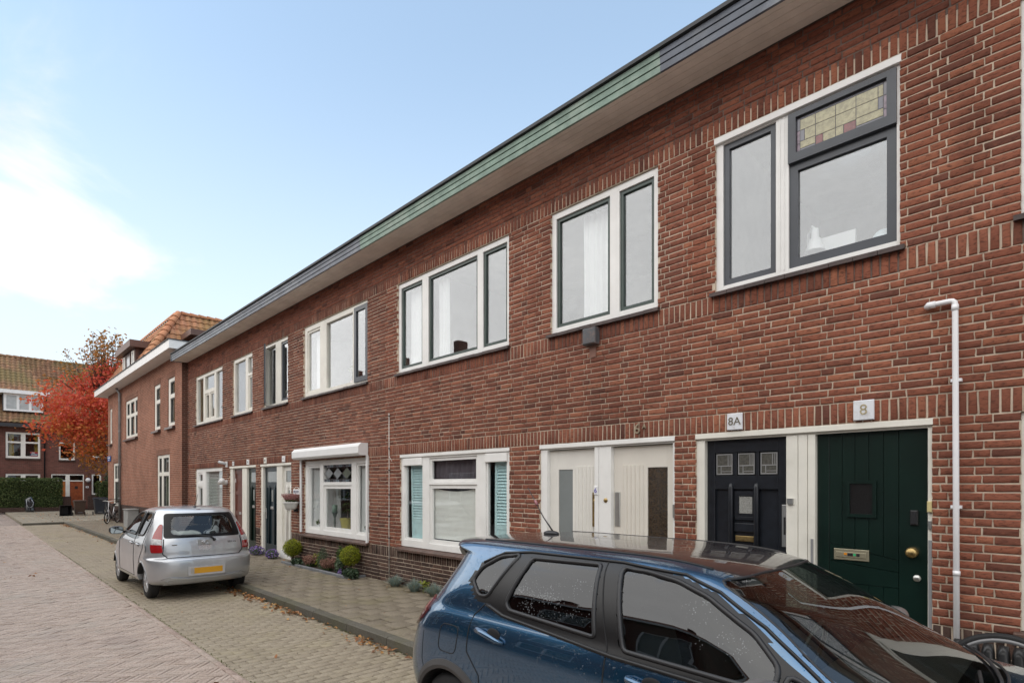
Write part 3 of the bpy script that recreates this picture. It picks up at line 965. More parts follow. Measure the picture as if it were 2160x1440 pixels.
# 8A: panelled door with three leaded lights
YD = 0.085
d8a = MB()
xa, xb = -2.925, -2.09
def rails(mb, xs_, zs_, y0, y1):
    pass
LX = [(-2.835, -2.645), (-2.60, -2.415), (-2.37, -2.19)]
d8a.box(xa, xb, YD + 0.03, YD + 0.06, 0.16, 2.395)
for a, b in ((xa, -2.84), (-2.185, xb)): d8a.rbox(a, b, YD, YD + 0.03, 0.16, 2.395, 0.003)
for a, b in ((2.26, 2.395), (1.88, 2.02), (0.16, 0.36)): d8a.rbox(-2.84, -2.185, YD, YD + 0.03, a, b, 0.003)
for a, b in ((-2.64, -2.605), (-2.41, -2.375)): d8a.rbox(a, b, YD, YD + 0.03, 2.02, 2.26, 0.003)
d8a.rbox(-2.63, -2.40, YD + 0.006, YD + 0.03, 1.56, 1.60, 0.006); d8a.rbox(-2.63, -2.40, YD, YD + 0.03, 1.44, 1.53, 0.006)
d8a.frame(-2.63, -2.40, 1.60, 1.86, 0.045, 0.045, 0.03, 0.05, YD + 0.008, YD + 0.03)
door = d8a.build('door', black_paint, H8)
for xx in (-2.665, -2.40):
    mb = MB(); mb.tube([(xx, YD + 0.0, 0.36), (xx, YD + 0.0, 1.90), (xx, YD + 0.004, 1.925), (xx, YD + 0.02, 1.945)], [0.026, 0.026, 0.022, 0.01], 10)
    mb.build('half_round_bar', black_paint, door, smooth=True)
grey_obscure = M('obscured glass', (0.085, 0.082, 0.07), 0.25, var=0.35, vs=40, bump=0.4, bs=120, coat=0.5)
came_pale = M('pale lead came', (0.30, 0.30, 0.30), 0.45, metal=0.3)
for a, b in LX:
    MB().box(a + 0.006, b - 0.006, YD + 0.014, YD + 0.02, 2.03, 2.25).build('leaded_pane', grey_obscure, door)
    mb = MB(); y0, y1 = YD + 0.010, YD + 0.014
    mb.frame(a + 0.008, b - 0.008, 2.032, 2.248, 0.01, 0.01, 0.012, 0.01, y0, y1)
    mb.box(a + 0.02, b - 0.02, y0 + 0.0005, y1, 2.118, 2.128); mb.box(b - 0.058, b - 0.051, y0 + 0.0005, y1, 2.129, 2.236); mb.box(b - 0.036, b - 0.030, y0 + 0.0005, y1, 2.129, 2.236)
    mb.box(a + 0.055, a + 0.062, y0 + 0.0005, y1, 2.045, 2.117); mb.box(a + 0.064, b - 0.02, y0 + 0.0005, y1, 2.062, 2.068)
    mb.build('lead_came', came_pale, door)
MB().box(-2.583, -2.447, YD + 0.014, YD + 0.02, 1.632, 1.805).build('small_pane', M('hammered glass', (0.30, 0.30, 0.28), 0.2, var=0.5, vs=160, bump=0.8, bs=160, coat=0.5), door)
MB().rbox(-2.615, -2.425, YD - 0.006, YD + 0.03, 1.345, 1.40, 0.004).box(-2.60, -2.44, YD - 0.012, YD - 0.0065, 1.358, 1.385).build('letter_plate', brass, door)
MB().rbox(-2.148, -2.095, YD - 0.014, YD + 0.0, 1.32, 1.73, 0.004).build('push_plate', alu, door)
MB().box(-2.128, -2.112, YD - 0.020, YD - 0.0145, 1.44, 1.61).build('lock_case', plastic_black, door)
MB().ball((-2.885, YD - 0.03, 1.19), 0.026).tube([(-2.885, YD, 1.19), (-2.885, YD - 0.03, 1.19)], 0.012, 8).build('knob', brass, door, smooth=True)
# 8: dark green door of planks
xa, xb = -1.83, -0.972
door = MB().box(xa, xb, YD + 0.008, YD + 0.05, 0.16, 2.395).build('door', dark_green, H8)
pl = [-1.83, -1.725, -1.62, -1.517, -1.408, -1.298, -1.185, -0.972]
def zlow(x): return 1.395 + (x + 1.725) * -0.22      # upper slanting joint
for i in range(7):
    a, b = pl[i], pl[i + 1]
    if i in (0, 6):
        MB().rbox(a + 0.002, b - 0.002, YD - 0.006, YD + 0.0075, 0.16, 2.395, 0.003).build('plank', dark_green, door)
    else:
        mb = MB(); y0 = YD - 0.004
        for lo, hi, so, sh in ((1.395, 2.395, -0.22, 0.0), (0.16, 1.035, 0.0, -0.01)):
            z0a, z0b = (zlow(a), zlow(b)) if so else (lo, lo)
            v = [(a + 0.002, y0, z0a), (b - 0.002, y0, z0b), (b - 0.002, y0, hi), (a + 0.002, y0, hi), (a + 0.002, YD + 0.0075, z0a), (b - 0.002, YD + 0.0075, z0b), (b - 0.002, YD + 0.0075, hi), (a + 0.002, YD + 0.0075, hi)]
            mb.add(v, [(0, 1, 2, 3), (0, 4, 5, 1), (1, 5, 6, 2), (2, 6, 7, 3), (3, 7, 4, 0)])
        mb.build('plank', dark_green, door)
for (l0, l1, h0, h1) in ((1.235, 1.175, 1.390, 1.272), (1.04, 1.04, 1.230, 1.170)):
    y0 = YD - 0.005
    v = [(-1.723, y0, l0), (-1.187, y0, l1), (-1.187, y0, h1), (-1.723, y0, h0), (-1.723, YD + 0.0075, l0), (-1.187, YD + 0.0075, l1), (-1.187, YD + 0.0075, h1), (-1.723, YD + 0.0075, h0)]
    MB().add(v, [(0, 1, 2, 3), (0, 4, 5, 1), (1, 5, 6, 2), (2, 6, 7, 3), (3, 7, 4, 0)]).build('plank', dark_green, door)
f_ = MB().frame(-1.585, -1.348, 1.635, 1.965, 0.03, 0.03, 0.03, 0.03, YD - 0.024, YD - 0.0065).build('light_frame', dark_green, door)
MB().box(-1.556, -1.377, YD - 0.012, YD - 0.008, 1.664, 1.936).build('small_pane', M('dark wired glass', (0.012, 0.011, 0.011), 0.3, var=0.5, vs=120, coat=0.3), door)
MB().rbox(-1.685, -1.405, YD - 0.018, YD - 0.005, 1.245, 1.345, 0.004).rbox(-1.665, -1.425, YD - 0.024, YD - 0.0185, 1.27, 1.318, 0.003).build('letter_plate', M('grey brass', (0.34, 0.31, 0.22), 0.45, metal=0.5), door)
MB().box(-1.60, -1.575, YD - 0.027, YD - 0.0245, 1.292, 1.31).build('sticker', M('orange sticker', (0.7, 0.25, 0.02), 0.4), door)
MB().box(-1.525, -1.505, YD - 0.027, YD - 0.0245, 1.288, 1.308).build('sticker', M('green sticker', (0.04, 0.42, 0.16), 0.4), door)
for a_, b_ in ((-1.57, -1.53), (-1.50, -1.475)): MB().box(a_, b_, YD - 0.027, YD - 0.0245, 1.285, 1.309).build('sticker', plastic_black, door)
MB().rbox(-1.10, -1.045, YD - 0.035, YD - 0.0065, 1.585, 1.71, 0.01).build('lock_box', plastic_black, door)
mb = MB().lathe([(0.0, -0.075), (0.034, -0.07), (0.046, -0.05), (0.034, -0.028), (0.02, -0.015), (0.042, -0.006), (0.042, 0.0)], (-1.085, YD - 0.004, 1.355), 20, 'y')
mb.build('knob', brass, door, smooth=True)
MB().lathe([(0.0, -0.016), (0.026, -0.014), (0.03, 0.0)], (-1.055, YD - 0.004, 1.14), 18, 'y').build('cylinder_lock', alu, door, smooth=True)
MB().box(-3.02, -0.935, 0.03, 0.2, 0.10, 0.157).build('doorstep', M('bluestone', (0.07, 0.075, 0.08), 0.6, var=0.3, vs=10), H8)

# ---- house 6
lay_wall(H6, X64, X86, [(-8.86, -5.93, 3.91, 5.56), (-5.12, -3.48, 3.91, 5.56), (-8.78, -5.92, 0.80, 2.47), (-5.32, -3.27, 0.0, 2.47)], {'main': BM6, 'plinth': BMP, 'top': BMT})
interior(H6, X64, X86); eave(H6, X64, X86, fascia_green)
window(H6, -8.86, -5.93, 3.945, 5.555, white_paint, [(-8.785, -8.13, 4.02, 5.475, frame_green, 0.042, dim_glass), (-7.95, -6.665, 4.02, 5.475, frame_green, 0.042, dim_glass), (-6.535, -6.0, 4.02, 5.475, frame_green, 0.042, dim_glass)])
sill_tiles(H6, -8.90, -5.90, 3.945, sill_m)
window(H6, -5.12, -3.48, 3.945, 5.555, white_paint, [(-5.045, -4.17, 4.02, 5.475, frame_green, 0.042, dim_glass), (-4.03, -3.55, 4.02, 5.475, frame_green, 0.042, dim_glass)])
sill_tiles(H6, -5.16, -3.45, 3.945, sill_m)
w6 = window(H6, -8.78, -5.92, 0.83, 2.465, white_paint, [(-8.68, -8.12, 0.95, 2.40, white_paint, 0.03), (-7.925, -6.675, 0.93, 1.93, white_paint, 0.06), (-7.925, -6.675, 1.97, 2.38, white_paint, 0.045), (-6.475, -6.0, 0.95, 2.40, white_paint, 0.03)])
MB().rbox(-8.79, -5.91, 0.005, 0.034, 2.415, 2.468, 0.004).build('head_board', white_paint, w6)
MB().rbox(-8.69, -8.12, 0.012, 0.034, 2.265, 2.40, 0.01).build('blind_box', white_paint, w6); MB().rbox(-6.475, -5.99, 0.012, 0.034, 2.265, 2.40, 0.01).build('blind_box', white_paint, w6)
sill_tiles(H6, -8.84, -5.88, 0.83, brown_sill_m, tile=0.11, out=0.075, slope=0.04)
fr = door_frame(H6, -5.32, -3.27, [(-5.32, -5.20), (-4.40, -4.335), (-4.33, -4.145), (-3.305, -3.27)], white_paint)


def ribbed_door(xa, xb, gx, rx, m, gm, zt=2.385):
    mb = MB().box(xa, xb, YD + 0.02, YD + 0.06, 0.16, zt)
    z0, z1 = 0.40, 2.13
    for a, b in ((xa, min(gx[0], rx[0]) - 0.0), (max(gx[1], rx[1]), xb)): mb.rbox(a, b, YD, YD + 0.02, 0.16, zt, 0.002)
    lo, hi = min(gx[0], rx[0]), max(gx[1], rx[1])
    mb.box(lo, hi, YD, YD + 0.02, z1, zt); mb.box(lo, hi, YD, YD + 0.02, 0.16, z0)
    mid = (gx[1], rx[0]) if gx[0] < rx[0] else (rx[1], gx[0])
    mb.box(mid[0], mid[1], YD, YD + 0.02, z0, z1)
    mb.box(rx[0], rx[1], YD + 0.004, YD + 0.02, z0, z1)
    d = mb.build('door', m, H6)
    n = 5; w_ = (rx[1] - rx[0]) / n
    for i in range(n):
        a = rx[0] + i * w_
        MB().prism([(a + 0.002, YD + 0.004), (a + 0.006, YD - 0.004), (a + w_ * 0.55, YD - 0.016), (a + w_ - 0.006, YD - 0.004), (a + w_ - 0.002, YD + 0.004)], z0, z1 + 0.03, 'z').build('rib', m, d)
    MB().box(gx[0] + 0.004, gx[1] - 0.004, YD + 0.008, YD + 0.014, z0 + 0.004, z1 - 0.004).build('door_pane', gm, d)
    return d


d6 = ribbed_door(-5.20, -4.40, (-5.045, -4.80), (-4.76, -4.45), door_white, milky_glass)
amber = M('amber figured glass', (0.035, 0.020, 0.008), 0.2, var=0.75, vs=70, bump=0.7, bs=110, coat=0.5)
d6a = ribbed_door(-4.145, -3.305, (-3.665, -3.405), (-4.01, -3.715), door_cream, amber)
def knob(d, x, z, y=YD):
    MB().lathe([(0.0, -0.07), (0.03, -0.066), (0.042, -0.045), (0.03, -0.022), (0.018, -0.012), (0.036, -0.004), (0.036, 0.0)], (x, y, z), 18, 'y').build('knob', brass, d, smooth=True)
def rosette(d, x, z, m=brass, y=YD):
    MB().lathe([(0.0, -0.012), (0.026, -0.01), (0.03, 0.0)], (x, y, z), 16, 'y').build('cylinder_lock', m, d, smooth=True)
knob(d6, -5.135, 1.255); rosette(d6, -5.135, 1.09)
MB().box(-4.455, -4.42, YD - 0.03, YD - 0.024, 1.40, 1.83).build('push_plate', brass, d6)
MB().ball((-4.405, YD - 0.04, 1.725), 0.024).build('knob', brass, d6, smooth=True)
rosette(fr, -4.225, 1.735, brass, 0.024)
MB().rbox(-4.125, -4.05, YD - 0.016, YD, 1.42, 1.84, 0.006).build('letter_plate', alu, d6a)
knob(d6a, -3.345, 1.20)
MB().rbox(-3.298, -3.275, 0.005, 0.023, 1.56, 1.71, 0.003).build('lock_case', alu, fr)
MB().box(-5.31, -5.265, 0.018, 0.0235, 1.03, 1.14).build('sticker', grey_strip, fr)
MB().box(-5.32, -3.27, 0.03, 0.2, 0.10, 0.157).build('doorstep', M('bluestone', (0.07, 0.075, 0.08), 0.6), H6)

# ---- house 4
lay_wall(H4, X42, X64, [(-15.23, -13.69, 3.91, 5.56), (-12.81, -9.92, 3.91, 5.56), (-15.46, -13.49, 0.0, 2.47), (-12.78, -9.86, 0.80, 2.47)], {'main': BM4, 'plinth': BMP, 'top': BMT})
interior(H4, X42, X64); eave(H4, X42, X64, fascia_slate)
window(H4, -12.81, -9.92, 3.945, 5.555, cream_paint, [(-12.68, -12.03, 4.03, 5.45, cream_paint, 0.045, dim_glass), (-11.72, -10.56, 4.03, 5.45, None, 0, dim_glass), (-10.48, -9.94, 3.99, 5.50, anthracite, 0.085, dim_glass, -0.02)])
sill_tiles(H4, -12.86, -9.88, 3.945, sill_m)
w4 = window(H4, -15.23, -13.69, 3.945, 5.555, cream_paint, [(-15.15, -14.52, 4.0, 5.49, None, 0, dim_glass, 0.06), (-14.18, -13.75, 4.02, 5.48, anthracite, 0.05, dim_glass)])
# the left casement stands open over the street
mb = MB(); a0 = Vector((-15.15, 0.03, 0)); dr = Vector((0.93, -0.36, 0)).normalized()
def cas(u0, u1, z0, z1, th=0.04):
    n = Vector((dr.y, -dr.x, 0)) * th
    p = [a0 + dr * u0, a0 + dr * u1]
    q = [x + n for x in p]
    mb.add([(p[0].x, p[0].y, z0), (p[1].x, p[1].y, z0), (q[1].x, q[1].y, z0), (q[0].x, q[0].y, z0), (p[0].x, p[0].y, z1), (p[1].x, p[1].y, z1), (q[1].x, q[1].y, z1), (q[0].x, q[0].y, z1)],
           [(0, 3, 2, 1), (4, 5, 6, 7), (0, 1, 5, 4), (1, 2, 6, 5), (2, 3, 7, 6), (3, 0, 4, 7)])
for args in ((0, 0.06, 4.0, 5.49), (0.50, 0.56, 4.0, 5.49), (0.06, 0.50, 4.0, 4.07), (0.06, 0.50, 5.42, 5.49)): cas(*args)
oc = mb.build('open_casement', anthracite, w4)
mb = MB(); cas(0.06, 0.50, 4.07, 5.42, 0.008); mb.build('pane', dim_glass, w4)
sill_tiles(H4, -15.28, -13.65, 3.945, sill_m)
w4b = window(H4, -12.78, -9.86, 0.83, 2.465, white_paint, [(-12.62, -12.03, 0.93, 2.36, white_paint, 0.045), (-11.87, -10.61, 0.93, 1.92, white_paint, 0.07), (-11.87, -10.61, 1.99, 2.36, None, 0), (-10.42, -9.90, 0.93, 2.36, white_paint, 0.045)])
mb = MB(); yl = 0.047
nL = 3; xw = (1.26 - 0.06) / nL
for i in range(nL):
    cxm = -11.84 + (i + .5) * xw
    for s1 in (-1, 1):
        mb.tube([(cxm - xw / 2 * s1, yl, 2.175), (cxm, yl, 2.30)], 0.005, 4); mb.tube([(cxm - xw / 2 * s1, yl, 2.175), (cxm, yl, 2.05)], 0.005, 4)
for zz_ in (2.045, 2.305): mb.tube([(-11.87, yl, zz_), (-10.61, yl, zz_)], 0.004, 4)
for i in range(9): mb.tube([(-11.80 + i * 0.14, yl, 1.99), (-11.80 + i * 0.14, yl, 2.045)], 0.004, 4); 
for i in range(9): mb.tube([(-11.80 + i * 0.14, yl, 2.305), (-11.80 + i * 0.14, yl, 2.36)], 0.004, 4)
mb.build('lead_came', lead_came, w4b)
for i in range(nL):
    cxm = -11.84 + (i + .5) * xw; y_ = 0.0535
    MB().add([(cxm - xw * .46, y_, 2.175), (cxm, y_, 2.055), (cxm + xw * .46, y_, 2.175), (cxm, y_, 2.295), (cxm - xw * .46, y_ + .003, 2.175), (cxm, y_ + .003, 2.055), (cxm + xw * .46, y_ + .003, 2.175), (cxm, y_ + .003, 2.295)],
             [(0, 1, 2, 3), (4, 7, 6, 5), (0, 4, 5, 1), (1, 5, 6, 2), (2, 6, 7, 3), (3, 7, 4, 0)]).build('stained_pane', M('pale diamond glass', (0.26, 0.28, 0.29), 0.15, coat=0.5) if i < 2 else M('sage diamond glass', (0.13, 0.15, 0.12), 0.15, coat=0.5), w4b)
for i in range(9):
    for z0, z1 in ((1.995, 2.04), (2.31, 2.355)):
        MB().box(-11.86 + i * 0.139, -11.74 + i * 0.139, 0.053, 0.056, z0, z1).build('stained_pane', [sg['g'], M('dark border glass', (0.05, 0.05, 0.06), 0.15, coat=0.4), M('blue grey border glass', (0.18, 0.23, 0.27), 0.15, coat=0.4)][(i * 2 + (z0 > 2.2)) % 3], w4b)
sill_tiles(H4, -12.90, -9.84, 0.83, brown_sill_m, tile=0.11, out=0.075, slope=0.04)
sb = MB().prism([(-0.005, 2.745), (-0.155, 2.745), (-0.215, 2.675), (-0.215, 2.545), (-0.18, 2.505), (-0.005, 2.505)], -12.95, -9.885, 'x').build('shutter_box', plastic_white, H4)
MB().rbox(-12.935, -12.875, -0.035, 0.0, 0.84, 2.505, 0.004).build('shutter_rail', plastic_white, sb); MB().rbox(-9.93, -9.87, -0.035, 0.0, 0.76, 2.505, 0.004).build('shutter_rail', plastic_white, sb)
fr = door_frame(H4, -15.46, -13.49, [(-15.46, -15.33), (-14.42, -14.26), (-14.255, -14.10), (-13.52, -13.49)], cream_paint)


def slim_door(house, xa, xb, m, gm, light=True, cream=False):
    z0, zt = 0.16, 2.385
    w_ = xb - xa
    mb = MB().box(xa, xb, YD + 0.02, YD + 0.06, z0, zt)
    mb.rbox(xa, xa + 0.10, YD, YD + 0.02, z0, zt, 0.002).rbox(xb - 0.10, xb, YD, YD + 0.02, z0, zt, 0.002)
    for a, b in ((2.28, zt), (1.86, 2.0), (z0, 0.40)): mb.box(xa + 0.10, xb - 0.10, YD, YD + 0.02, a, b)
    d = mb.build('door', m, house)
    MB().box(xa + 0.105, xb - 0.105, YD + 0.008, YD + 0.014, 2.005, 2.275).build('door_pane', gm, d)
    for f_ in (0.30, 0.70):
        x = xa + w_ * f_
        MB().tube([(x, YD, 0.40), (x, YD, 1.90), (x, YD + 0.01, 1.93)], [0.024, 0.024, 0.012], 8).build('half_round_bar', m, d, smooth=True)
    MB().box(xa + w_ * .5 - 0.055, xa + w_ * .5 + 0.055, YD + 0.008, YD + 0.018, 1.50, 1.80).build('small_pane', gm, d)
    MB().rbox(xa + w_ * .5 - 0.10, xa + w_ * .5 + 0.10, YD - 0.004, YD + 0.02, 1.30, 1.37, 0.004).build('letter_plate', alu, d)
    return d


door_glass = M('pale door glass', (0.17, 0.19, 0.18), 0.15, var=0.1, coat=0.5)
d = slim_door(H4, -15.33, -14.42, petrol, door_glass)
MB().rbox(-15.27, -15.22, YD - 0.012, YD, 1.05, 1.32, 0.004).tube([(-15.245, YD - 0.03, 1.24), (-15.245, YD - 0.06, 1.24), (-15.14, YD - 0.06, 1.24)], 0.012, 8).build('handle', alu, d)
d = slim_door(H4, -14.10, -13.52, door_white, door_glass)
MB().box(-14.10, -13.49, -0.01, 0.12, 0.13, 0.33).build('door_foot', white_paint, H4)
MB().box(-15.46, -14.1, 0.03, 0.2, 0.10, 0.157).build('doorstep', M('bluestone', (0.07, 0.075, 0.08), 0.6), H4)

# ---- house 2
lay_wall(H2, X20, X42, [(-21.29, -18.51, 3.91, 5.56), (-17.59, -16.04, 3.91, 5.56), (-17.87, -15.79, 0.0, 2.47), (-21.29, -18.51, 0.80, 2.47)], {'main': BM2, 'plinth': BMP, 'top': BMT})
interior(H2, X20, X42); eave(H2, X20, X42, fascia_pale, True)
window(H2, -21.29, -18.51, 3.945, 5.555, cream_paint, [(-21.18, -20.52, 4.02, 5.46, None, 0, dim_glass), (-20.34, -19.40, 5.02, 5.46, None, 0, dim_glass), (-20.34, -19.92, 4.06, 4.90, cream_paint, 0.05, dim_glass), (-19.84, -19.40, 4.06, 4.90, cream_paint, 0.05, dim_glass), (-19.20, -18.60, 4.02, 5.46, None, 0, dim_glass)])
sill_tiles(H2, -21.36, -18.48, 3.945, sill_m)
window(H2, -17.59, -16.04, 3.945, 5.555, cream_paint, [(-17.48, -16.64, 4.02, 5.46, None, 0, dim_glass), (-16.44, -16.08, 4.02, 4.95, cream_paint, 0.045, dim_glass), (-16.44, -16.08, 5.03, 5.46, None, 0, dim_glass)])
sill_tiles(H2, -17.66, -16.0, 3.945, sill_m)
window(H2, -21.29, -18.51, 0.83, 2.465, white_paint, [(-21.12, -20.62, 0.93, 1.88, white_paint, 0.05), (-21.12, -20.62, 2.0, 2.34, white_paint, 0.06), (-20.28, -18.60, 0.93, 2.36, None, 0)])
sill_tiles(H2, -21.36, -18.48, 0.83, brown_sill_m)
fr = door_frame(H2, -17.87, -15.79, [(-17.87, -17.66), (-16.88, -16.70), (-16.695, -16.52), (-15.82, -15.79)], cream_paint)
d = MB().box(-17.66, -16.88, YD + 0.015, YD + 0.06, 0.16, 2.39).frame(-17.66, -16.88, 0.16, 2.39, 0.12, 0.12, 0.2, 0.14, YD, YD + 0.015).box(-17.54, -17.0, YD, YD + 0.015, 1.05, 1.18).box(-17.54, -17.0, YD, YD + 0.015, 1.65, 1.75).build('door', red_wood, H2)
MB().box(-17.60, -17.57, YD - 0.005, YD, 2.0, 2.12).build('sticker', plastic_white, d); MB().rbox(-17.30, -17.12, YD - 0.006, YD, 1.08, 1.15, 0.003).build('letter_plate', alu, d)
d = slim_door(H2, -16.52, -15.82, dark_green, door_glass)
MB().box(-17.87, -15.79, 0.03, 0.2, 0.10, 0.157).build('doorstep', M('bluestone', (0.07, 0.075, 0.08), 0.6), H2)

# ================================================================ other houses
CB = brickwork_mat('orange brown brickwork', (0.25, 0.10, 0.063), (0.34, 0.14, 0.088), (0.42, 0.32, 0.25), gap=0.012)
FB = brickwork_mat('dull red brickwork', (0.12, 0.048, 0.037), (0.18, 0.068, 0.052), (0.17, 0.125, 0.10), gap=0.011)
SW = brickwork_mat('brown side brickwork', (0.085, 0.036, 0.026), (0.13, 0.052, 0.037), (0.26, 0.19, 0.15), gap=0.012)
DB = brickwork_mat('dark base brickwork', (0.05, 0.028, 0.023), (0.075, 0.042, 0.034), (0.12, 0.095, 0.08))
SB = brickwork_mat('soldier course', (0.19, 0.08, 0.053), (0.27, 0.115, 0.075), (0.32, 0.25, 0.19), 0.066, 0.21, 0.011)
dark_room = M('dim room', (0.20, 0.19, 0.17), 0.9, var=0.2)


def plain_wall(house, x0, x1, z0, z1, y, openings, m, deep=0.16):
    mb = MB()
    xs = sorted({x0, x1} | {o[0] for o in openings} | {o[1] for o in openings}); zs = sorted({z0, z1} | {o[2] for o in openings} | {o[3] for o in openings})
    for xa, xb in zip(xs, xs[1:]):
        for za, zb in zip(zs, zs[1:]):
            if any(o[0] < (xa + xb) / 2 < o[1] and o[2] < (za + zb) / 2 < o[3] for o in openings): continue
            mb.quad((xa, y, za), (xb, y, za), (xb, y, zb), (xa, y, zb))
    for a, b, c, d in openings:
        mb.quad((a, y, c), (a, y + deep, c), (a, y + deep, d), (a, y, d)); mb.quad((b, y + deep, c), (b, y, c), (b, y, d), (b, y + deep, d))
        mb.quad((a, y, d), (a, y + deep, d), (b, y + deep, d), (b, y, d)); mb.quad((a, y + deep, c), (a, y, c), (b, y, c), (b, y + deep, c))
    w = mb.build('wall', m, house)
    mb = MB()
    for a, b, c, d in openings:      # a shallow room behind every opening
        e = 0.25; p = [(a - e, y + deep + .01, c - e), (b + e, y + deep + .01, c - e), (b + e, y + 2.2, c - e), (a - e, y + 2.2, c - e)]
        q = [(px, py, d + e) for px, py, _ in p]
        mb.add(p + q, [(0, 1, 2, 3), (4, 7, 6, 5), (3, 2, 6, 7), (0, 3, 7, 4), (1, 5, 6, 2)])
    if openings: mb.build('interior', dark_room, house)
    return w


def tile_geo(w, L, amp, thick=0.018, nseg=6):
    """one pantile lying in (u, v, n): u across, v up the slope; its foot rides on the tile below"""
    V = []
    for v, lift in ((0.0, 0.034), (L, 0.0)):
        for i in range(nseg + 1):
            t = i / nseg
            n = amp * (0.5 - 0.5 * math.cos(2 * PI * (t ** 0.8))) * (1 if t < .75 else .8) + lift
            V.append((t * w - w / 2, v, n))
    k = nseg + 1
    for i in range(k): V.append((V[i][0], 0.0, V[i][2] - thick - 0.012))
    F = [(i, i + 1, k + i + 1, k + i) for i in range(nseg)] + [(2 * k + i, 2 * k + i + 1, i + 1, i) for i in range(nseg)]
    return V, F


def tiled_slope(house, O, U, Vd, inside, umax, vmax, m, tw=0.24, tl=0.30, n_ind=300, amp=0.045):
    """pantiles on a slope; inside(u, v) says where the slope is tiled; O, U, Vd in house-local or world coordinates as the house uses"""
    O, U, Vd = Vector(O), Vector(U).normalized(), Vector(Vd).normalized()
    Nn = U.cross(Vd)
    if Nn.z < 0: Nn = -Nn
    spots = []
    for j in range(int(vmax / tl) + 1):
        for i in range(int(umax / tw) + 1):
            u, v = (i + .5) * tw, j * tl
            if inside(u, v + tl * .5): spots.append((u, v))
    if not spots: return
    sp = np.array(spots)
    mw = house.matrix_basis
    loc = house.rotation_euler.z != 0 or WL[house].length == 0
    P = np.array([tuple(mw @ (O + U * u + Vd * v)) if loc else tuple(O + U * u + Vd * v) for u, v in spots])
    sc = rank_visible(P[:, 0], P[:, 1], P[:, 2], np.ones(len(P)))
    order = np.argsort(-sc)
    ind = [i for i in order[:n_ind] if sc[i] > 0]
    pool = []
    R3 = Matrix((U, Vd, Nn)).transposed()
    for k in range(5):
        v, f = tile_geo(tw, tl + .045, amp)
        me = bpy.data.meshes.new('roof_tile'); me.from_pydata(v, [], f); me.materials.append(m); me.polygons.foreach_set('use_smooth', [True] * len(f))
        try: me.set_sharp_from_angle(angle=R(50))
        except Exception: pass
        pool.append(me)
    for i in ind:
        o = bpy.data.objects.new('roof_tile', pool[random.randrange(5)])
        o.parent = house
        p = O + U * spots[i][0] + Vd * spots[i][1] + Nn * random.gauss(0, .004)
        mat = R3.to_4x4(); mat.translation = p - WL[house]
        o.matrix_basis = mat @ Matrix.Rotation(random.gauss(0, .012), 4, 'Z')
        col.objects.link(o)
    s_ = set(ind)
    mb = MB(); rn = []
    v, f = tile_geo(tw, tl + .045, amp)
    for i, (u, w_) in enumerate(spots):
        if i in s_: continue
        b = O + U * u + Vd * w_ + Nn * random.gauss(0, .004)
        mb.add([tuple(b + U * a + Vd * c + Nn * d) for a, c, d in v], f); rn += [random.random()] * len(f)
    if mb.v:
        o = mb.build('roof_tiles', m, house, smooth=True)
        at = o.data.attributes.new('rnd', 'FLOAT', 'FACE'); at.data.foreach_set('value', rn)
        tag(o, kind='stuff')


def tile_mat(name, a, b, moss, mf):
    if name in MATS: return MATS[name]
    m = bpy.data.materials.new(name); m.use_nodes = True
    nt = m.node_tree; nt.nodes.clear()
    pos = nd(nt, 'ShaderNodeNewGeometry').outputs['Position']
    c = mixc(nt, rnd_socket(nt), a, b)
    n = nd(nt, 'ShaderNodeTexNoise', {'Vector': pos, 'Scale': 9.0, 'Detail': 6.0, 'Roughness': 0.7}).outputs[0]
    c = mixc(nt, 1.0, c, ramp(nt, n, [(0.3, 0.75), (0.7, 1.25)]), 'MULTIPLY')
    w = nd(nt, 'ShaderNodeTexNoise', {'Vector': pos, 'Scale': 0.35, 'Detail': 9.0, 'Roughness': 0.72}).outputs[0]
    c = mixc(nt, maprange(nt, w, 0.42, 0.60, 0.0, mf), c, moss)
    b_ = nd(nt, 'ShaderNodeBsdfPrincipled', {'Base Color': c, 'Roughness': 0.8})
    b_.inputs['Specular IOR Level'].default_value = 0.3
    nd(nt, 'ShaderNodeOutputMaterial', {0: b_.outputs[0]})
    MATS[name] = m
    return m


orange_tile = tile_mat('orange clay tile', (0.34, 0.145, 0.078), (0.44, 0.205, 0.115), (0.22, 0.19, 0.06), 0.5)
moss_tile = tile_mat('mossy clay tile', (0.21, 0.115, 0.07), (0.29, 0.155, 0.09), (0.185, 0.14, 0.062), 0.9)

# ---- corner house
CH = thing('corner_house', 'corner house with orange tiled mansard roof and white gutter beyond the brick row', 'house', (-29.0, -0.18, 0.12))
Y0 = -0.18
ops = [(-24.09, -23.13, 4.10, 5.86), (-26.19, -25.21, 4.10, 5.86), (-31.67, -29.17, 4.08, 5.82), (-35.62, -35.0, 4.06, 5.85), (-25.73, -23.82, 0.32, 3.08), (-34.69, -33.3, 0.90, 3.02)]
plain_wall(CH, -36.1, -22.2, 1.0, 6.6, Y0, ops, CB)
plain_wall(CH, -36.1, -22.2, 0.0, 1.0, Y0 - 0.012, [(-25.73, -23.82, 0.32, 1.0), (-34.69, -33.3, 0.90, 1.0)], DB)
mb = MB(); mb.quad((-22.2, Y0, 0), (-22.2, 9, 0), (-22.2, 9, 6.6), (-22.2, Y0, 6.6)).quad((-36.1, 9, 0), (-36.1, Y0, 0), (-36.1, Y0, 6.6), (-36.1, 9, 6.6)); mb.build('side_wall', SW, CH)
for a, b, c, d in ops:
    MB().box(a - .06, b + .06, Y0 - .006, Y0 + .01, d + .003, d + .21).build('lintel_course', SB, CH)
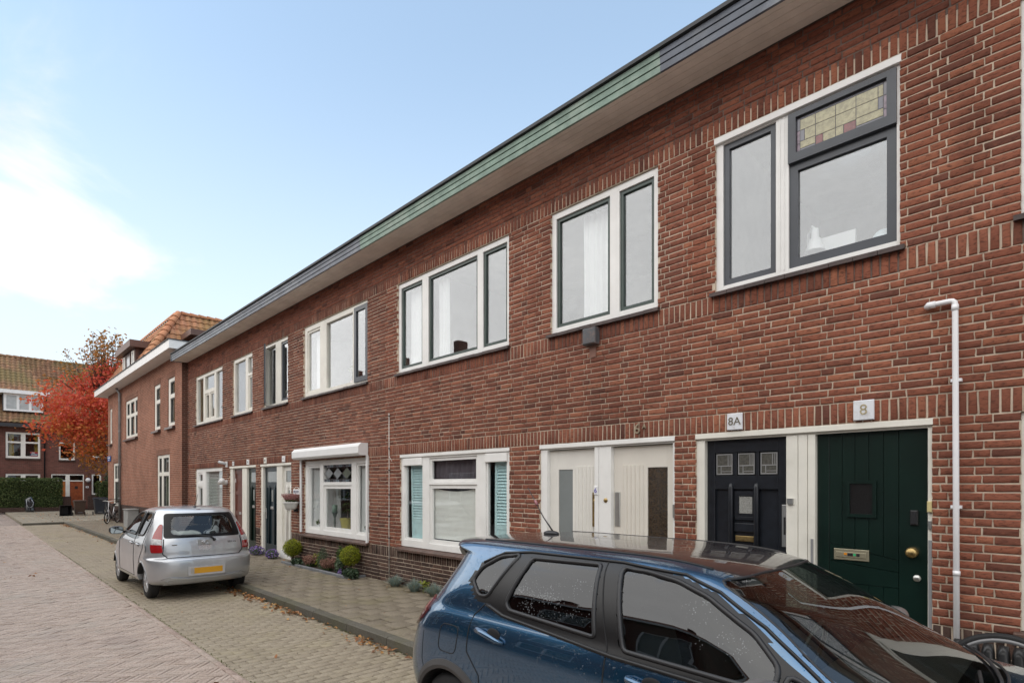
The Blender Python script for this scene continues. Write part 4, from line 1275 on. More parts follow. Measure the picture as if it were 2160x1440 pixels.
def ch_window(a, b, c, d, cells):
    w = window(CH, a, b, c, d, cream_paint, [(p, q, r, s_, M('dark sash', (0.035, 0.037, 0.036), 0.4), 0.035) for p, q, r, s_ in cells], y0=Y0 + 0.03)
    if c > 1:
        MB().prism([(Y0 - .12, c - .13), (Y0 - .0, c - .13), (Y0 + .06, c - .01), (Y0 - .09, c - .05)], a - .08, b + .08, 'x').build('sill', sill_m, CH)
    return w
ch_window(-24.09, -23.13, 4.10, 5.86, [(-23.86, -23.20, 4.22, 5.12), (-23.86, -23.20, 5.26, 5.72)])
ch_window(-26.19, -25.21, 4.10, 5.86, [(-25.95, -25.28, 4.22, 5.12), (-25.95, -25.28, 5.26, 5.72)])
ch_window(-31.67, -29.17, 4.08, 5.82, [(-31.48, -30.95, 4.2, 5.02), (-31.48, -30.95, 5.16, 5.68), (-30.70, -29.95, 4.2, 5.02), (-30.70, -29.95, 5.16, 5.68), (-29.72, -29.27, 4.2, 5.02), (-29.72, -29.27, 5.16, 5.68)])
ch_window(-35.62, -35.0, 4.06, 5.85, [(-35.42, -35.08, 4.2, 5.7)])
ch_window(-25.73, -23.82, 0.32, 3.08, [(-25.52, -25.10, 2.42, 2.96), (-24.86, -24.08, 2.42, 2.96), (-25.52, -25.10, 0.5, 2.28), (-24.86, -24.08, 0.5, 2.28)])
ch_window(-34.69, -33.3, 0.90, 3.02, [(-34.45, -33.95, 2.25, 2.9), (-34.45, -33.4, 1.02, 2.1), (-33.88, -33.4, 2.25, 2.9)])
# white boxed gutter all round, flat roof, steep tiled slopes
for (a, b, c, d) in ((-36.75, -21.75, -0.68, -0.55), (-21.88, -21.75, -0.549, 8.0), (-36.75, -36.62, -0.549, 8.0)):
    MB().box(a, b, c, d, 6.55, 6.84).build('gutter_board', white_paint, CH)
MB().box(-36.62, -21.88, -0.549, 8.0, 6.56, 6.62).build('soffit', white_paint, CH)
MB().box(-36.78, -21.72, -0.71, 8.0, 6.842, 6.87).build('gutter_edge', roof_edge_m, CH)
k_ = 1.43; zt_ = 9.25; yb = -0.45
MB().add([(-36.0, yb, 6.87), (-26.0, yb, 6.87), (-26.0, 7.5, 6.87), (-36.0, 7.5, 6.87), (-34.6, yb + k_ - .02, zt_ - .05), (-27.45, yb + k_ - .02, zt_ - .05), (-27.45, 7.5, zt_ - .05), (-34.6, 7.5, zt_ - .05)],
         [(0, 1, 5, 4), (1, 2, 6, 5), (4, 5, 6, 7), (3, 0, 4, 7), (2, 3, 7, 6)]).build('roof', M('roof underlay', (0.10, 0.05, 0.03), 0.9), CH)
sl = math.hypot(k_, zt_ - 6.87)
dx0, dx1 = -31.6, -29.0
def in_front(u, v):
    x = -36.0 + u; f = v / sl
    if dx0 - .05 < x < dx1 + .05 and v < sl * .62: return False
    return -36.0 + f * 1.4 + .05 < x < -26.0 - f * 1.43 - .02 and v < sl
tiled_slope(CH, (-36.0, yb, 6.90), (1, 0, 0), (0, k_, zt_ - 6.87), in_front, 10, sl, orange_tile, n_ind=180)
def in_side(u, v):
    f = v / sl
    if 1.5 < u < 3.6 and v < sl * .5: return False
    return u > f * 1.43 + .05 and v < sl
tiled_slope(CH, (-26.0, yb, 6.90), (0, 1, 0), (-k_, 0, zt_ - 6.87), in_side, 7.0, sl, orange_tile, n_ind=120)
def ridge_tiles(house, A, Bp, r, m, step=0.34):
    A, Bp = Vector(A), Vector(Bp); n = max(1, round((Bp - A).length / step)); d = (Bp - A) / n
    t = d.normalized(); sdv = t.cross(Vector((0, 0, 1))).normalized(); up = sdv.cross(t)
    for i in range(n):
        mb = MB(); rows = []
        for q, rr in ((0, r), (.04, r * 1.12), (.12, r * 1.08), (1.12, r * .92)):
            c = A + d * (i + q) + up * (.02 if q < .5 else 0)
            rows.append([c + sdv * rr * math.cos(a) + up * rr * math.sin(a) * .9 for a in np.linspace(-.25, PI + .25, 10)])
        for a, b in zip(rows, rows[1:]):
            for j in range(9): mb.quad(a[j], a[j + 1], b[j + 1], b[j])
        mb.f.append(tuple(range(10))[::-1]); mb.mi.append(0)
        mb.build('ridge_tile', m, house, smooth=True, angle=R(40))
ridge_m = tile_mat('ridge tile clay', (0.42, 0.17, 0.085), (0.52, 0.23, 0.12), (0.3, 0.2, 0.09), 0.3)
ridge_tiles(CH, (-25.95, yb - .03, 6.92), (-27.43, yb + k_, zt_ + .02), 0.14, ridge_m)
ridge_tiles(CH, (-27.43, yb + k_ + .1, zt_ + .0), (-27.43, 7.2, zt_ + .0), 0.13, ridge_m)
ridge_tiles(CH, (-34.6, yb + k_, zt_ + .0), (-27.5, yb + k_, zt_ + .0), 0.13, ridge_m)
brown_board = M('brown boarding', (0.085, 0.04, 0.03), 0.55, var=0.2, vs=5)
dm = MB().box(dx0, dx1, -0.30, 1.0, 6.88, 7.86).build('dormer', brown_board, CH)
for i in range(9):
    MB().box(dx1 + .001, dx1 + .022, -0.29 + i * .145, -0.155 + i * .145, 6.88, 7.85).build('cladding_board', brown_board, dm)
MB().box(dx0 - .3, dx1 + .3, -0.55, 1.3, 7.862, 8.15).build('dormer_roof', M('brown fascia', (0.13, 0.068, 0.05), 0.5, var=0.15), dm)
for a, b in ((-31.45, -31.0), (-30.8, -29.85), (-29.6, -29.12)):
    MB().frame(a, b, 6.95, 7.78, .09, .09, .06, .06, -.335, -.301).build('dormer_frame', brown_board if a == -30.8 else cream_paint, dm)
    MB().box(a + .09, b - .09, -.315, -.305, 7.01, 7.72).build('pane', M('pale curtain pane', (0.50, 0.50, 0.50), 0.25, var=0.1, coat=0.6), dm)
d2 = MB().box(-26.6, -25.55, 1.2, 3.0, 6.88, 7.95).build('dormer', brown_board, CH)
MB().box(-27.0, -25.2, .88, 3.3, 7.952, 8.19).build('dormer_roof', MATS['brown fascia'], d2)
MB().lathe([(0.07, 6.87), (0.07, 7.45), (0.11, 7.5), (0.11, 7.56), (0.0, 7.6)], (-25.2, .55, 0), 14).build('vent_pipe', plastic_white, CH, smooth=True)
zinc = M('zinc grey', (0.27, 0.275, 0.28), 0.5, metal=0.2, var=0.2)
t = thing('downpipe', 'grey zinc downpipe on the corner house wall beside the triple window', 'downpipe', (-32.6, -0.26, 0.3))
MB().tube([(-32.6, -.26, .3), (-32.6, -.26, 6.3), (-32.6, -.40, 6.56)], .055, 10).build('pipe', zinc, t, smooth=True)
for z in (1.3, 2.9, 4.5, 6.0): MB().lathe([(.057, z - .03), (.068, z - .025), (.068, z + .025), (.057, z + .03)], (-32.6, -.26, 0), 12).build('pipe_clip', zinc, t)
t = thing('street_sign', 'small blue street name sign on the far end of the corner house', 'sign', (-35.6, -0.2, 3.15))
MB().rbox(-35.98, -35.2, -.225, -.20, 3.16, 3.42, .003).build('plate', M('street sign blue', (0.03, 0.10, 0.36), 0.35), t)
MB().box(-35.9, -35.28, -.229, -.2255, 3.31, 3.36).box(-35.8, -35.38, -.229, -.2255, 3.22, 3.25).build('lettering', plastic_white, t)
t = thing('utility_box', 'low grey concrete box against the corner house, half hidden by the silver car', 'box', (-29.2, -0.42, 0.1))
MB().rbox(-29.6, -28.75, -.62, -.22, .10, .86, .02).build('body', M('grey concrete', (0.30, 0.30, 0.29), 0.9, var=0.15), t); MB().box(-29.63, -28.72, -.65, -.21, .861, .90).build('lid', MATS['grey concrete'], t)

# ---- house across the end of the street: local frame, its front looks back along the street
FH = thing('far_house', 'brick house with mossy tiled roof and white dormer closing the end of the street', 'house', (-54.0, 0, 0.1), local=True, rotz=R(90))
fo = [(-3.46, -1.56, 3.77, 5.62), (-0.49, 0.47, 3.72, 5.05), (1.55, 2.55, 3.95, 5.0), (-3.46, -1.56, 0.7, 2.65), (-0.93, 1.02, 0.15, 2.65), (1.5, 2.1, 1.1, 2.68), (-7.6, -5.6, 3.77, 5.62), (-7.6, -5.6, 0.7, 2.65), (4.4, 5.6, 3.77, 5.4)]
plain_wall(FH, -10.5, 8.0, 0.0, 6.1, 0.0, fo, FB)
def fh_window(a, b, c, d, cells, m=cream_paint):
    w = window(FH, a, b, c, d, m, [(p, q, r, s_, None, 0) for p, q, r, s_ in cells], y0=0.03)
    MB().box(a - .04, b + .04, -.06, .02, c - .13, c - .002).build('sill', DB, FH)
    return w
for x in (-3.46, -7.6):
    fh_window(x, x + 1.9, 3.77, 5.62, [(x + .12, x + .82, 3.92, 4.85), (x + .12, x + .82, 4.97, 5.5), (x + 1.08, x + 1.78, 3.92, 4.85), (x + 1.08, x + 1.78, 4.97, 5.5)])
    fh_window(x, x + 1.9, .7, 2.65, [(x + .12, x + .82, .9, 1.85), (x + .12, x + .82, 1.97, 2.53), (x + 1.08, x + 1.78, .9, 1.85), (x + 1.08, x + 1.78, 1.97, 2.53)])
fh_window(-.49, .47, 3.72, 5.05, [(-.39, .37, 3.84, 4.95)]); fh_window(1.55, 2.55, 3.95, 5.0, [(1.65, 2.45, 4.05, 4.9)]); fh_window(1.5, 2.1, 1.1, 2.68, [(1.6, 2.0, 1.2, 2.58)]); fh_window(4.4, 5.6, 3.77, 5.4, [(4.5, 5.5, 3.9, 5.3)])
mb = MB(); mb.box(-.93, 1.02, .01, .14, 2.58, 2.65).box(-.93, -.87, .01, .14, .15, 2.58).box(.96, 1.02, .01, .14, .15, 2.58).box(-.09, .16, .0, .14, .15, 2.58).box(-.87, -.09, .01, .14, 2.12, 2.20).box(.16, .96, .01, .14, 2.12, 2.20)
mb.build('door_frame', cream_paint, FH)
for a, b, m_ in ((-.87, -.09, orange_wood), (.16, .96, rust_wood)):
    d = MB().box(a, b, .07, .12, .17, 2.12).build('door', m_, FH)
    for i in range(5):
        w_ = (b - a) / 5
        MB().rbox(a + i * w_ + .004, a + (i + 1) * w_ - .004, .058, .069, .2, 2.1, .003).build('plank', m_, d)
    c0 = (a + b) / 2; MB().frame(c0 - .13, c0 + .13, 1.5, 1.8, .04, .04, .04, .04, .04, .0575).build('light_frame', m_, d); MB().box(c0 - .09, c0 + .09, .05, .057, 1.54, 1.76).build('small_pane', plastic_black, d)
    fl_ = MB().box(a, b, .08, .086, 2.20, 2.58).build('fanlight', window_glass, FH)
    if a < -.5:
        mb = MB()
        for i in range(1, 5): mb.box(a + i * .156 - .006, a + i * .156 + .006, .07, .079, 2.2, 2.58)
        mb.box(a, b, .071, .0785, 2.38, 2.395); mb.build('lead_came', lead_came, fl_)
MB().box(-10.7, 8.2, -.55, -.40, 5.98, 6.22).build('gutter_board', M('dark grey gutter', (0.035, 0.036, 0.04), 0.5), FH); MB().box(-10.7, 8.2, -.40, 0.0, 6.0, 6.06).build('soffit', cream_paint, FH)
MB().box(-10.5, 8.0, 0.002, 8.0, 6.02, 6.2).build('ceiling', dark_room, FH); MB().box(-10.5, 8.0, 8.0, 8.1, 0, 6.2).build('back_wall', FB, FH)
MB().add([(-10.5, -.42, 6.23), (8, -.42, 6.23), (8, 4.0, 11.6), (-10.5, 4.0, 11.6), (-10.5, 8.4, 6.23), (8, 8.4, 6.23)], [(0, 1, 2, 3), (3, 2, 5, 4), (1, 5, 2), (0, 3, 4)]).build('roof', MATS['roof underlay'], FH)
slf = math.hypot(4.42, 5.37)
def in_far(u, v):
    x = -10.5 + u
    return v < slf - .1 and not (-3.75 < x < -1.2 and 1.15 < v < 3.05)
tiled_slope(FH, (-10.5, -.44, 6.28), (1, 0, 0), (0, 4.42, 5.37), in_far, 18.4, slf, moss_tile, tw=.30, tl=.30, n_ind=300, amp=.07)
ridge_tiles(FH, (-10.5, 4.0, 11.65), (8.0, 4.0, 11.65), 0.15, moss_tile, .4)
dmr = MB().box(-3.62, -1.35, -.02, 2.0, 7.10, 8.36).build('dormer', M('dormer slate', (0.05, 0.05, 0.055), 0.7), FH)
MB().box(-4.25, -1.05, -.35, 2.2, 8.362, 8.62).build('dormer_roof', white_paint, dmr)
mb = MB(); mb.box(-3.57, -1.40, -.08, -.03, 7.14, 7.26).box(-3.57, -1.40, -.08, -.03, 8.24, 8.355)
for a, b in ((-3.57, -3.42), (-2.87, -2.72), (-2.20, -2.05), (-1.55, -1.40)): mb.box(a, b, -.08, -.03, 7.26, 8.24)
mb.build('dormer_frame', white_paint, dmr)
for a, b in ((-3.42, -2.87), (-2.72, -2.20), (-2.05, -1.55)):
    MB().box(a, b, -.045, -.035, 7.26, 8.24).build('pane', M('net curtained pane', (0.42, 0.43, 0.42), 0.2, var=0.12, coat=0.6), dmr)
t = thing('downpipe', 'thin black downpipe between the windows of the far house', 'downpipe', (-53.9, -1.32, .1))
MB().tube([(-53.92, -1.32, .1), (-53.92, -1.32, 5.9), (-53.6, -1.32, 6.1)], .045, 8).build('pipe', plastic_black, t, smooth=True)
t = thing('wall_lamp', 'white globe lamp on the wall beside the rust coloured door of the far house', 'lamp', (-53.9, 1.25, 2.3))
MB().ball((-53.82, 1.25, 2.33), .16, 16, 10).build('globe', plastic_white, t, smooth=True); MB().tube([(-54, 1.25, 2.1), (-53.82, 1.25, 2.1), (-53.82, 1.25, 2.2)], .02, 6).build('bracket', plastic_black, t)
t = thing('house_number_sign', 'small white number plate below the globe lamp of the far house', 'sign', (-53.98, 1.22, 1.8))
MB().box(-53.995, -53.97, 1.13, 1.31, 1.72, 1.86).build('plate', plastic_white, t); MB().box(-53.969, -53.966, 1.18, 1.20, 1.75, 1.83).box(-53.969, -53.966, 1.23, 1.26, 1.75, 1.83).build('digits', plastic_black, t)
t = thing('sale_poster', 'red, white and blue poster behind the upper window of the far house', 'poster', (-54.0, -1.85, 4.0))
for z0, z1, m_ in ((3.95, 4.05, M('poster red', (0.55, 0.06, 0.05), 0.5)), (4.05, 4.25, M('poster blue', (0.02, 0.03, 0.12), 0.5)), (4.25, 4.36, MATS['poster red'])):
    MB().box(-54.105, -54.10, -2.12, -1.66, z0, z1).build('band', m_, t)
MB().box(-54.099, -54.097, -2.06, -1.72, 4.12, 4.18).box(-54.099, -54.097, -2.04, -1.86, 4.26, 4.32).build('lettering', plastic_white, t)
for a in (-3.28, -1.86):
    t = thing('curtain', 'yellow curtain at the %s edge of the upper window of the far house' % ('outer' if a < -3 else 'downpipe side'), 'curtain', (-54.3, a, 3.8), 'yellow curtains')
    mb = MB(); n = 12
    for i in range(n):
        y0, y1 = a + .28 * i / n, a + .28 * (i + 1) / n
        x0, x1 = -54.3 + .03 * math.sin(i * 1.6), -54.3 + .03 * math.sin((i + 1) * 1.6)
        mb.quad((x0, y0, 3.8), (x1, y1, 3.8), (x1, y1, 5.6), (x0, y0, 5.6))
    mb.build('cloth', M('yellow curtain', (0.5, 0.36, 0.06), 0.9, trans=0.3), t)

# ---- the other side of the street: what the panes and the lacquer mirror
def across(x, label, up):
    hh = thing('opposite_house', label, 'house', (x, -13.0, 0.1), 'houses across the street, seen in the reflections', local=True, rotz=PI)
    W = 3.2
    op = [(-2.7, -0.6, 3.6, 5.2), (0.7, 2.4, 3.6, 5.2), (-2.7, -0.6, .8, 2.5), (.7, 2.4, .1, 2.5)]
    plain_wall(hh, -W, W, 0, 6.4 + up, 0.0, op, FB)
    for a, b, c, d in op[:3]:
        m_ = (a + b) / 2
        window(hh, a, b, c, d, white_paint, [(a + .08, m_ - .05, c + .1, d - .08, None, 0), (m_ + .05, b - .08, c + .1, d - .08, None, 0)])
    MB().box(.7, 2.4, .06, .12, .1, 2.5).build('door', petrol, hh)
    MB().box(-W, W, -.5, -.36, 6.25 + up, 6.5 + up).build('gutter_board', white_paint, hh)
    MB().add([(-W, -.4, 6.4 + up), (W, -.4, 6.4 + up), (W, 3.6, 9.3 + up), (-W, 3.6, 9.3 + up), (-W, 7.6, 6.4 + up), (W, 7.6, 6.4 + up)], [(0, 1, 2, 3), (3, 2, 5, 4), (1, 5, 2), (0, 3, 4), (0, 4, 5, 1)]).build('roof', M('opposite roof', (0.22, 0.085, 0.05), 0.85, var=0.3, vs=5), hh)
    MB().box(-W, W, .3, .4, 0, 6.4 + up).build('backing', dark_room, hh)
    MB().box(W - .7, W - .2, 3.2, 3.9, 8.8 + up, 9.9 + up).build('chimney', FB, hh)
labs = ['first house across the street behind the camera', 'second house across the street behind the camera', 'third house across the street, facing the white doors', 'fourth house across the street, facing the globe shrubs', 'fifth house across the street, facing the silver car', 'sixth house across the street, facing the end of the row', 'tall seventh house across the street, facing the corner house', 'tall eighth house across the street, past the corner']
for i, lb in enumerate(labs): across(7.0 - i * 6.4, lb, 0.0 if i < 5 else 0.9)

# ================================================================ cars
class Body:
    """car shell as horizontal rounded slices: rows (z, rear x, front x, half width, rear round-off, front round-off)"""
    def __init__(s, rows, nr=3.0, nf=2.6):
        a = np.array(rows, float)
        s.nr, s.nf = nr, nf
        z = a[:, 0]
        n = len(z)
        # arc-like parameter so that nearly flat roof rows get their share of rings
        d = np.zeros(n)
        for i in range(1, n):
            d[i] = d[i - 1] + max(abs(z[i] - z[i - 1]), 0.5 * abs(a[i, 3] - a[i - 1, 3]), 0.25 * abs(a[i, 1] - a[i - 1, 1]), 0.25 * abs(a[i, 2] - a[i - 1, 2]))
        s.t = d
        T = np.linspace(0, d[-1], 150)
        s.tab = np.stack([s.pchip(d, a[:, k], T) for k in range(6)], 1)
        s.tab[:, 0] = np.maximum.accumulate(s.tab[:, 0] + np.arange(150) * 1e-7)

    @staticmethod
    def pchip(x, y, X):
        h = np.diff(x); dl = np.diff(y) / h
        m = np.zeros(len(x)); m[0], m[-1] = dl[0], dl[-1]
        for i in range(1, len(x) - 1):
            if dl[i - 1] * dl[i] > 0:
                w1, w2 = 2 * h[i] + h[i - 1], h[i] + 2 * h[i - 1]
                m[i] = (w1 + w2) / (w1 / dl[i - 1] + w2 / dl[i])
        k = np.clip(np.searchsorted(x, X) - 1, 0, len(x) - 2)
        t = (X - x[k]) / h[k]
        return (1 + 2 * t) * (1 - t) ** 2 * y[k] + t * (1 - t) ** 2 * h[k] * m[k] + t * t * (3 - 2 * t) * y[k + 1] + t * t * (t - 1) * h[k] * m[k + 1]

    def at(s, z):
        return [np.interp(z, s.tab[:, 0], s.tab[:, k]) for k in range(1, 6)]

    def half(s, x, z):
        """half width of the shell at (x, z); negative outside"""
        xr, xf, w, Lr, Lf = s.at(z)
        q = np.clip((xr + Lr - x) / Lr, 0, None); p = np.clip((x - (xf - Lf)) / Lf, 0, None)
        yr = w * np.clip(1 - q ** s.nr, 0, None) ** (1 / s.nr); yf = w * np.clip(1 - p ** s.nf, 0, None) ** (1 / s.nf)
        y = np.minimum(yr, yf)
        return np.where((q >= 1) | (p >= 1), -1.0, y)

    def rear(s, y, z):
        xr, xf, w, Lr, Lf = s.at(z)
        return xr + Lr - Lr * np.clip(1 - np.clip(abs(y) / w, 0, 1) ** s.nr, 0, None) ** (1 / s.nr)

    def front(s, y, z):
        xr, xf, w, Lr, Lf = s.at(z)
        return xf - Lf + Lf * np.clip(1 - np.clip(abs(y) / w, 0, 1) ** s.nf, 0, None) ** (1 / s.nf)


BLUE = Body([(0.18, .36, 3.95, .74, .6, .8), (0.28, .08, 4.04, .82, .6, .8), (0.42, -.02, 4.10, .865, .62, .85), (0.58, -.05, 4.12, .887, .60, .9), (0.70, -.03, 4.11, .891, .56, .9),
             (0.80, .01, 4.06, .891, .52, .9), (0.90, .05, 3.97, .887, .50, .95), (0.965, .09, 3.78, .878, .50, 1.1), (1.0, .11, 3.50, .870, .50, 1.0), (1.04, .14, 3.40, .857, .50, .9), (1.10, .19, 3.27, .830, .5, .8),
             (1.18, .25, 3.10, .808, .52, .72), (1.28, .31, 2.94, .768, .54, .68), (1.38, .37, 2.76, .712, .5, .64), (1.44, .39, 2.63, .666, .46, .60), (1.478, .25, 2.54, .620, .42, .58),
             (1.503, .24, 2.44, .580, .42, .56), (1.524, .40, 2.29, .51, .42, .52), (1.542, .70, 2.04, .38, .4, .45), (1.550, 1.0, 1.66, .13, .2, .2)], nr=3.2, nf=3.0)
SILV = Body([(0.20, .40, 3.35, .70, .6, .8), (0.28, .07, 3.47, .80, .6, .8), (0.36, .02, 3.53, .825, .6, .8), (0.50, .0, 3.58, .832, .6, .85), (0.62, .005, 3.58, .838, .6, .85), (0.682, .022, 3.56, .838, .6, .85), (0.70, .075, 3.55, .837, .6, .85),
             (0.72, .10, 3.53, .836, .60, .85), (0.82, .11, 3.42, .834, .56, .9), (0.92, .125, 3.22, .824, .54, .95), (0.98, .14, 3.0, .808, .54, .85), (1.03, .16, 2.86, .790, .54, .75),
             (1.12, .205, 2.69, .755, .54, .66), (1.24, .275, 2.49, .706, .52, .62), (1.36, .355, 2.28, .652, .50, .6), (1.44, .415, 2.12, .610, .48, .6), (1.475, .455, 2.02, .582, .46, .6),
             (1.50, .53, 1.91, .540, .44, .56), (1.525, .68, 1.74, .45, .42, .5), (1.543, .92, 1.52, .30, .3, .35), (1.55, 1.1, 1.35, .08, .12, .12)], nr=3.4, nf=2.6)
BLUE_O = (-3.72, -2.45)
SILV_O = (-10.60, -2.67)     # this one faces away from the camera: its own x runs towards -X


def paint_mat(name, base, metal, rough, coat=1.0, drops=0.0, flake=0.0):
    if name in MATS: return MATS[name]
    m = bpy.data.materials.new(name); m.use_nodes = True
    nt = m.node_tree; nt.nodes.clear()
    pos = nd(nt, 'ShaderNodeNewGeometry').outputs['Position']
    n = nd(nt, 'ShaderNodeTexNoise', {'Vector': pos, 'Scale': 2.0, 'Detail': 6.0}).outputs[0]
    c = mixc(nt, maprange(nt, n, 0.3, 0.7), tuple(x * 0.93 for x in base), tuple(x * 1.07 for x in base))
    b = nd(nt, 'ShaderNodeBsdfPrincipled', {'Base Color': c, 'Metallic': metal, 'Roughness': rough})
    b.inputs['Coat Weight'].default_value = coat; b.inputs['Coat Roughness'].default_value = 0.02
    b.inputs['Coat IOR'].default_value = 1.85
    if flake:
        fl = nd(nt, 'ShaderNodeTexNoise', {'Vector': pos, 'Scale': 900.0, 'Detail': 1.0}).outputs[0]
        fb = nd(nt, 'ShaderNodeBump', {'Height': fl, 'Strength': flake, 'Distance': 0.001})
        nt.links.new(fb.outputs[0], b.inputs['Normal'])
    if drops:
        # beads of rain water standing on the lacquer
        v = nd(nt, 'ShaderNodeTexVoronoi', {'Vector': nd(nt, 'ShaderNodeMapping', {0: pos, 3: (1, 1, 0.8)}).outputs[0], 'Scale': 80.0})
        big = nd(nt, 'ShaderNodeTexNoise', {'Vector': nd(nt, 'ShaderNodeMapping', {0: pos, 3: (3.2, 3.2, 0.9)}).outputs[0], 'Scale': 3.4, 'Detail': 6.0, 'Roughness': 0.7}).outputs[0]
        cell = nd(nt, 'ShaderNodeSeparateColor', {0: v.outputs['Color']}).outputs[0]
        rad = math_(nt, 'MULTIPLY', maprange(nt, big, 0.36, 0.62, 0.05, 0.42), maprange(nt, cell, 0.15, 0.9, 0.25, 1.0))
        h = maprange(nt, math_(nt, 'SUBTRACT', rad, v.outputs['Distance']), -0.02, 0.26)
        bp = nd(nt, 'ShaderNodeBump', {'Height': h, 'Strength': drops, 'Distance': 0.004})
        nt.links.new(bp.outputs[0], b.inputs['Coat Normal'])
    nd(nt, 'ShaderNodeOutputMaterial', {0: b.outputs[0]})
    MATS[name] = m
    return m


def in_poly(px, py, poly):
    r = np.zeros(len(px), bool)
    n = len(poly)
    for i in range(n):
        x1, y1 = poly[i]; x2, y2 = poly[(i + 1) % n]
        c = ((y1 > py) != (y2 > py)) & (px < (x2 - x1) * (py - y1) / ((y2 - y1) if y2 != y1 else 1e-9) + x1)
        r ^= c
    return r


def smooth_poly(poly, n=2, r=0.05):
    """round the corners of a closed outline"""
    q = []
    for i in range(len(poly)):
        p, a, b = np.array(poly[i]), np.array(poly[i - 1]), np.array(poly[(i + 1) % len(poly)])
        da, db = a - p, b - p; la, lb = np.linalg.norm(da), np.linalg.norm(db)
        s0, s1 = p + da / la * min(r, la * .42), p + db / lb * min(r, lb * .42)
        for t in (0, .33, .67, 1):
            c = s0 * (1 - t) ** 2 + 2 * p * t * (1 - t) + s1 * t * t
            q.append((float(c[0]), float(c[1])))
    return q


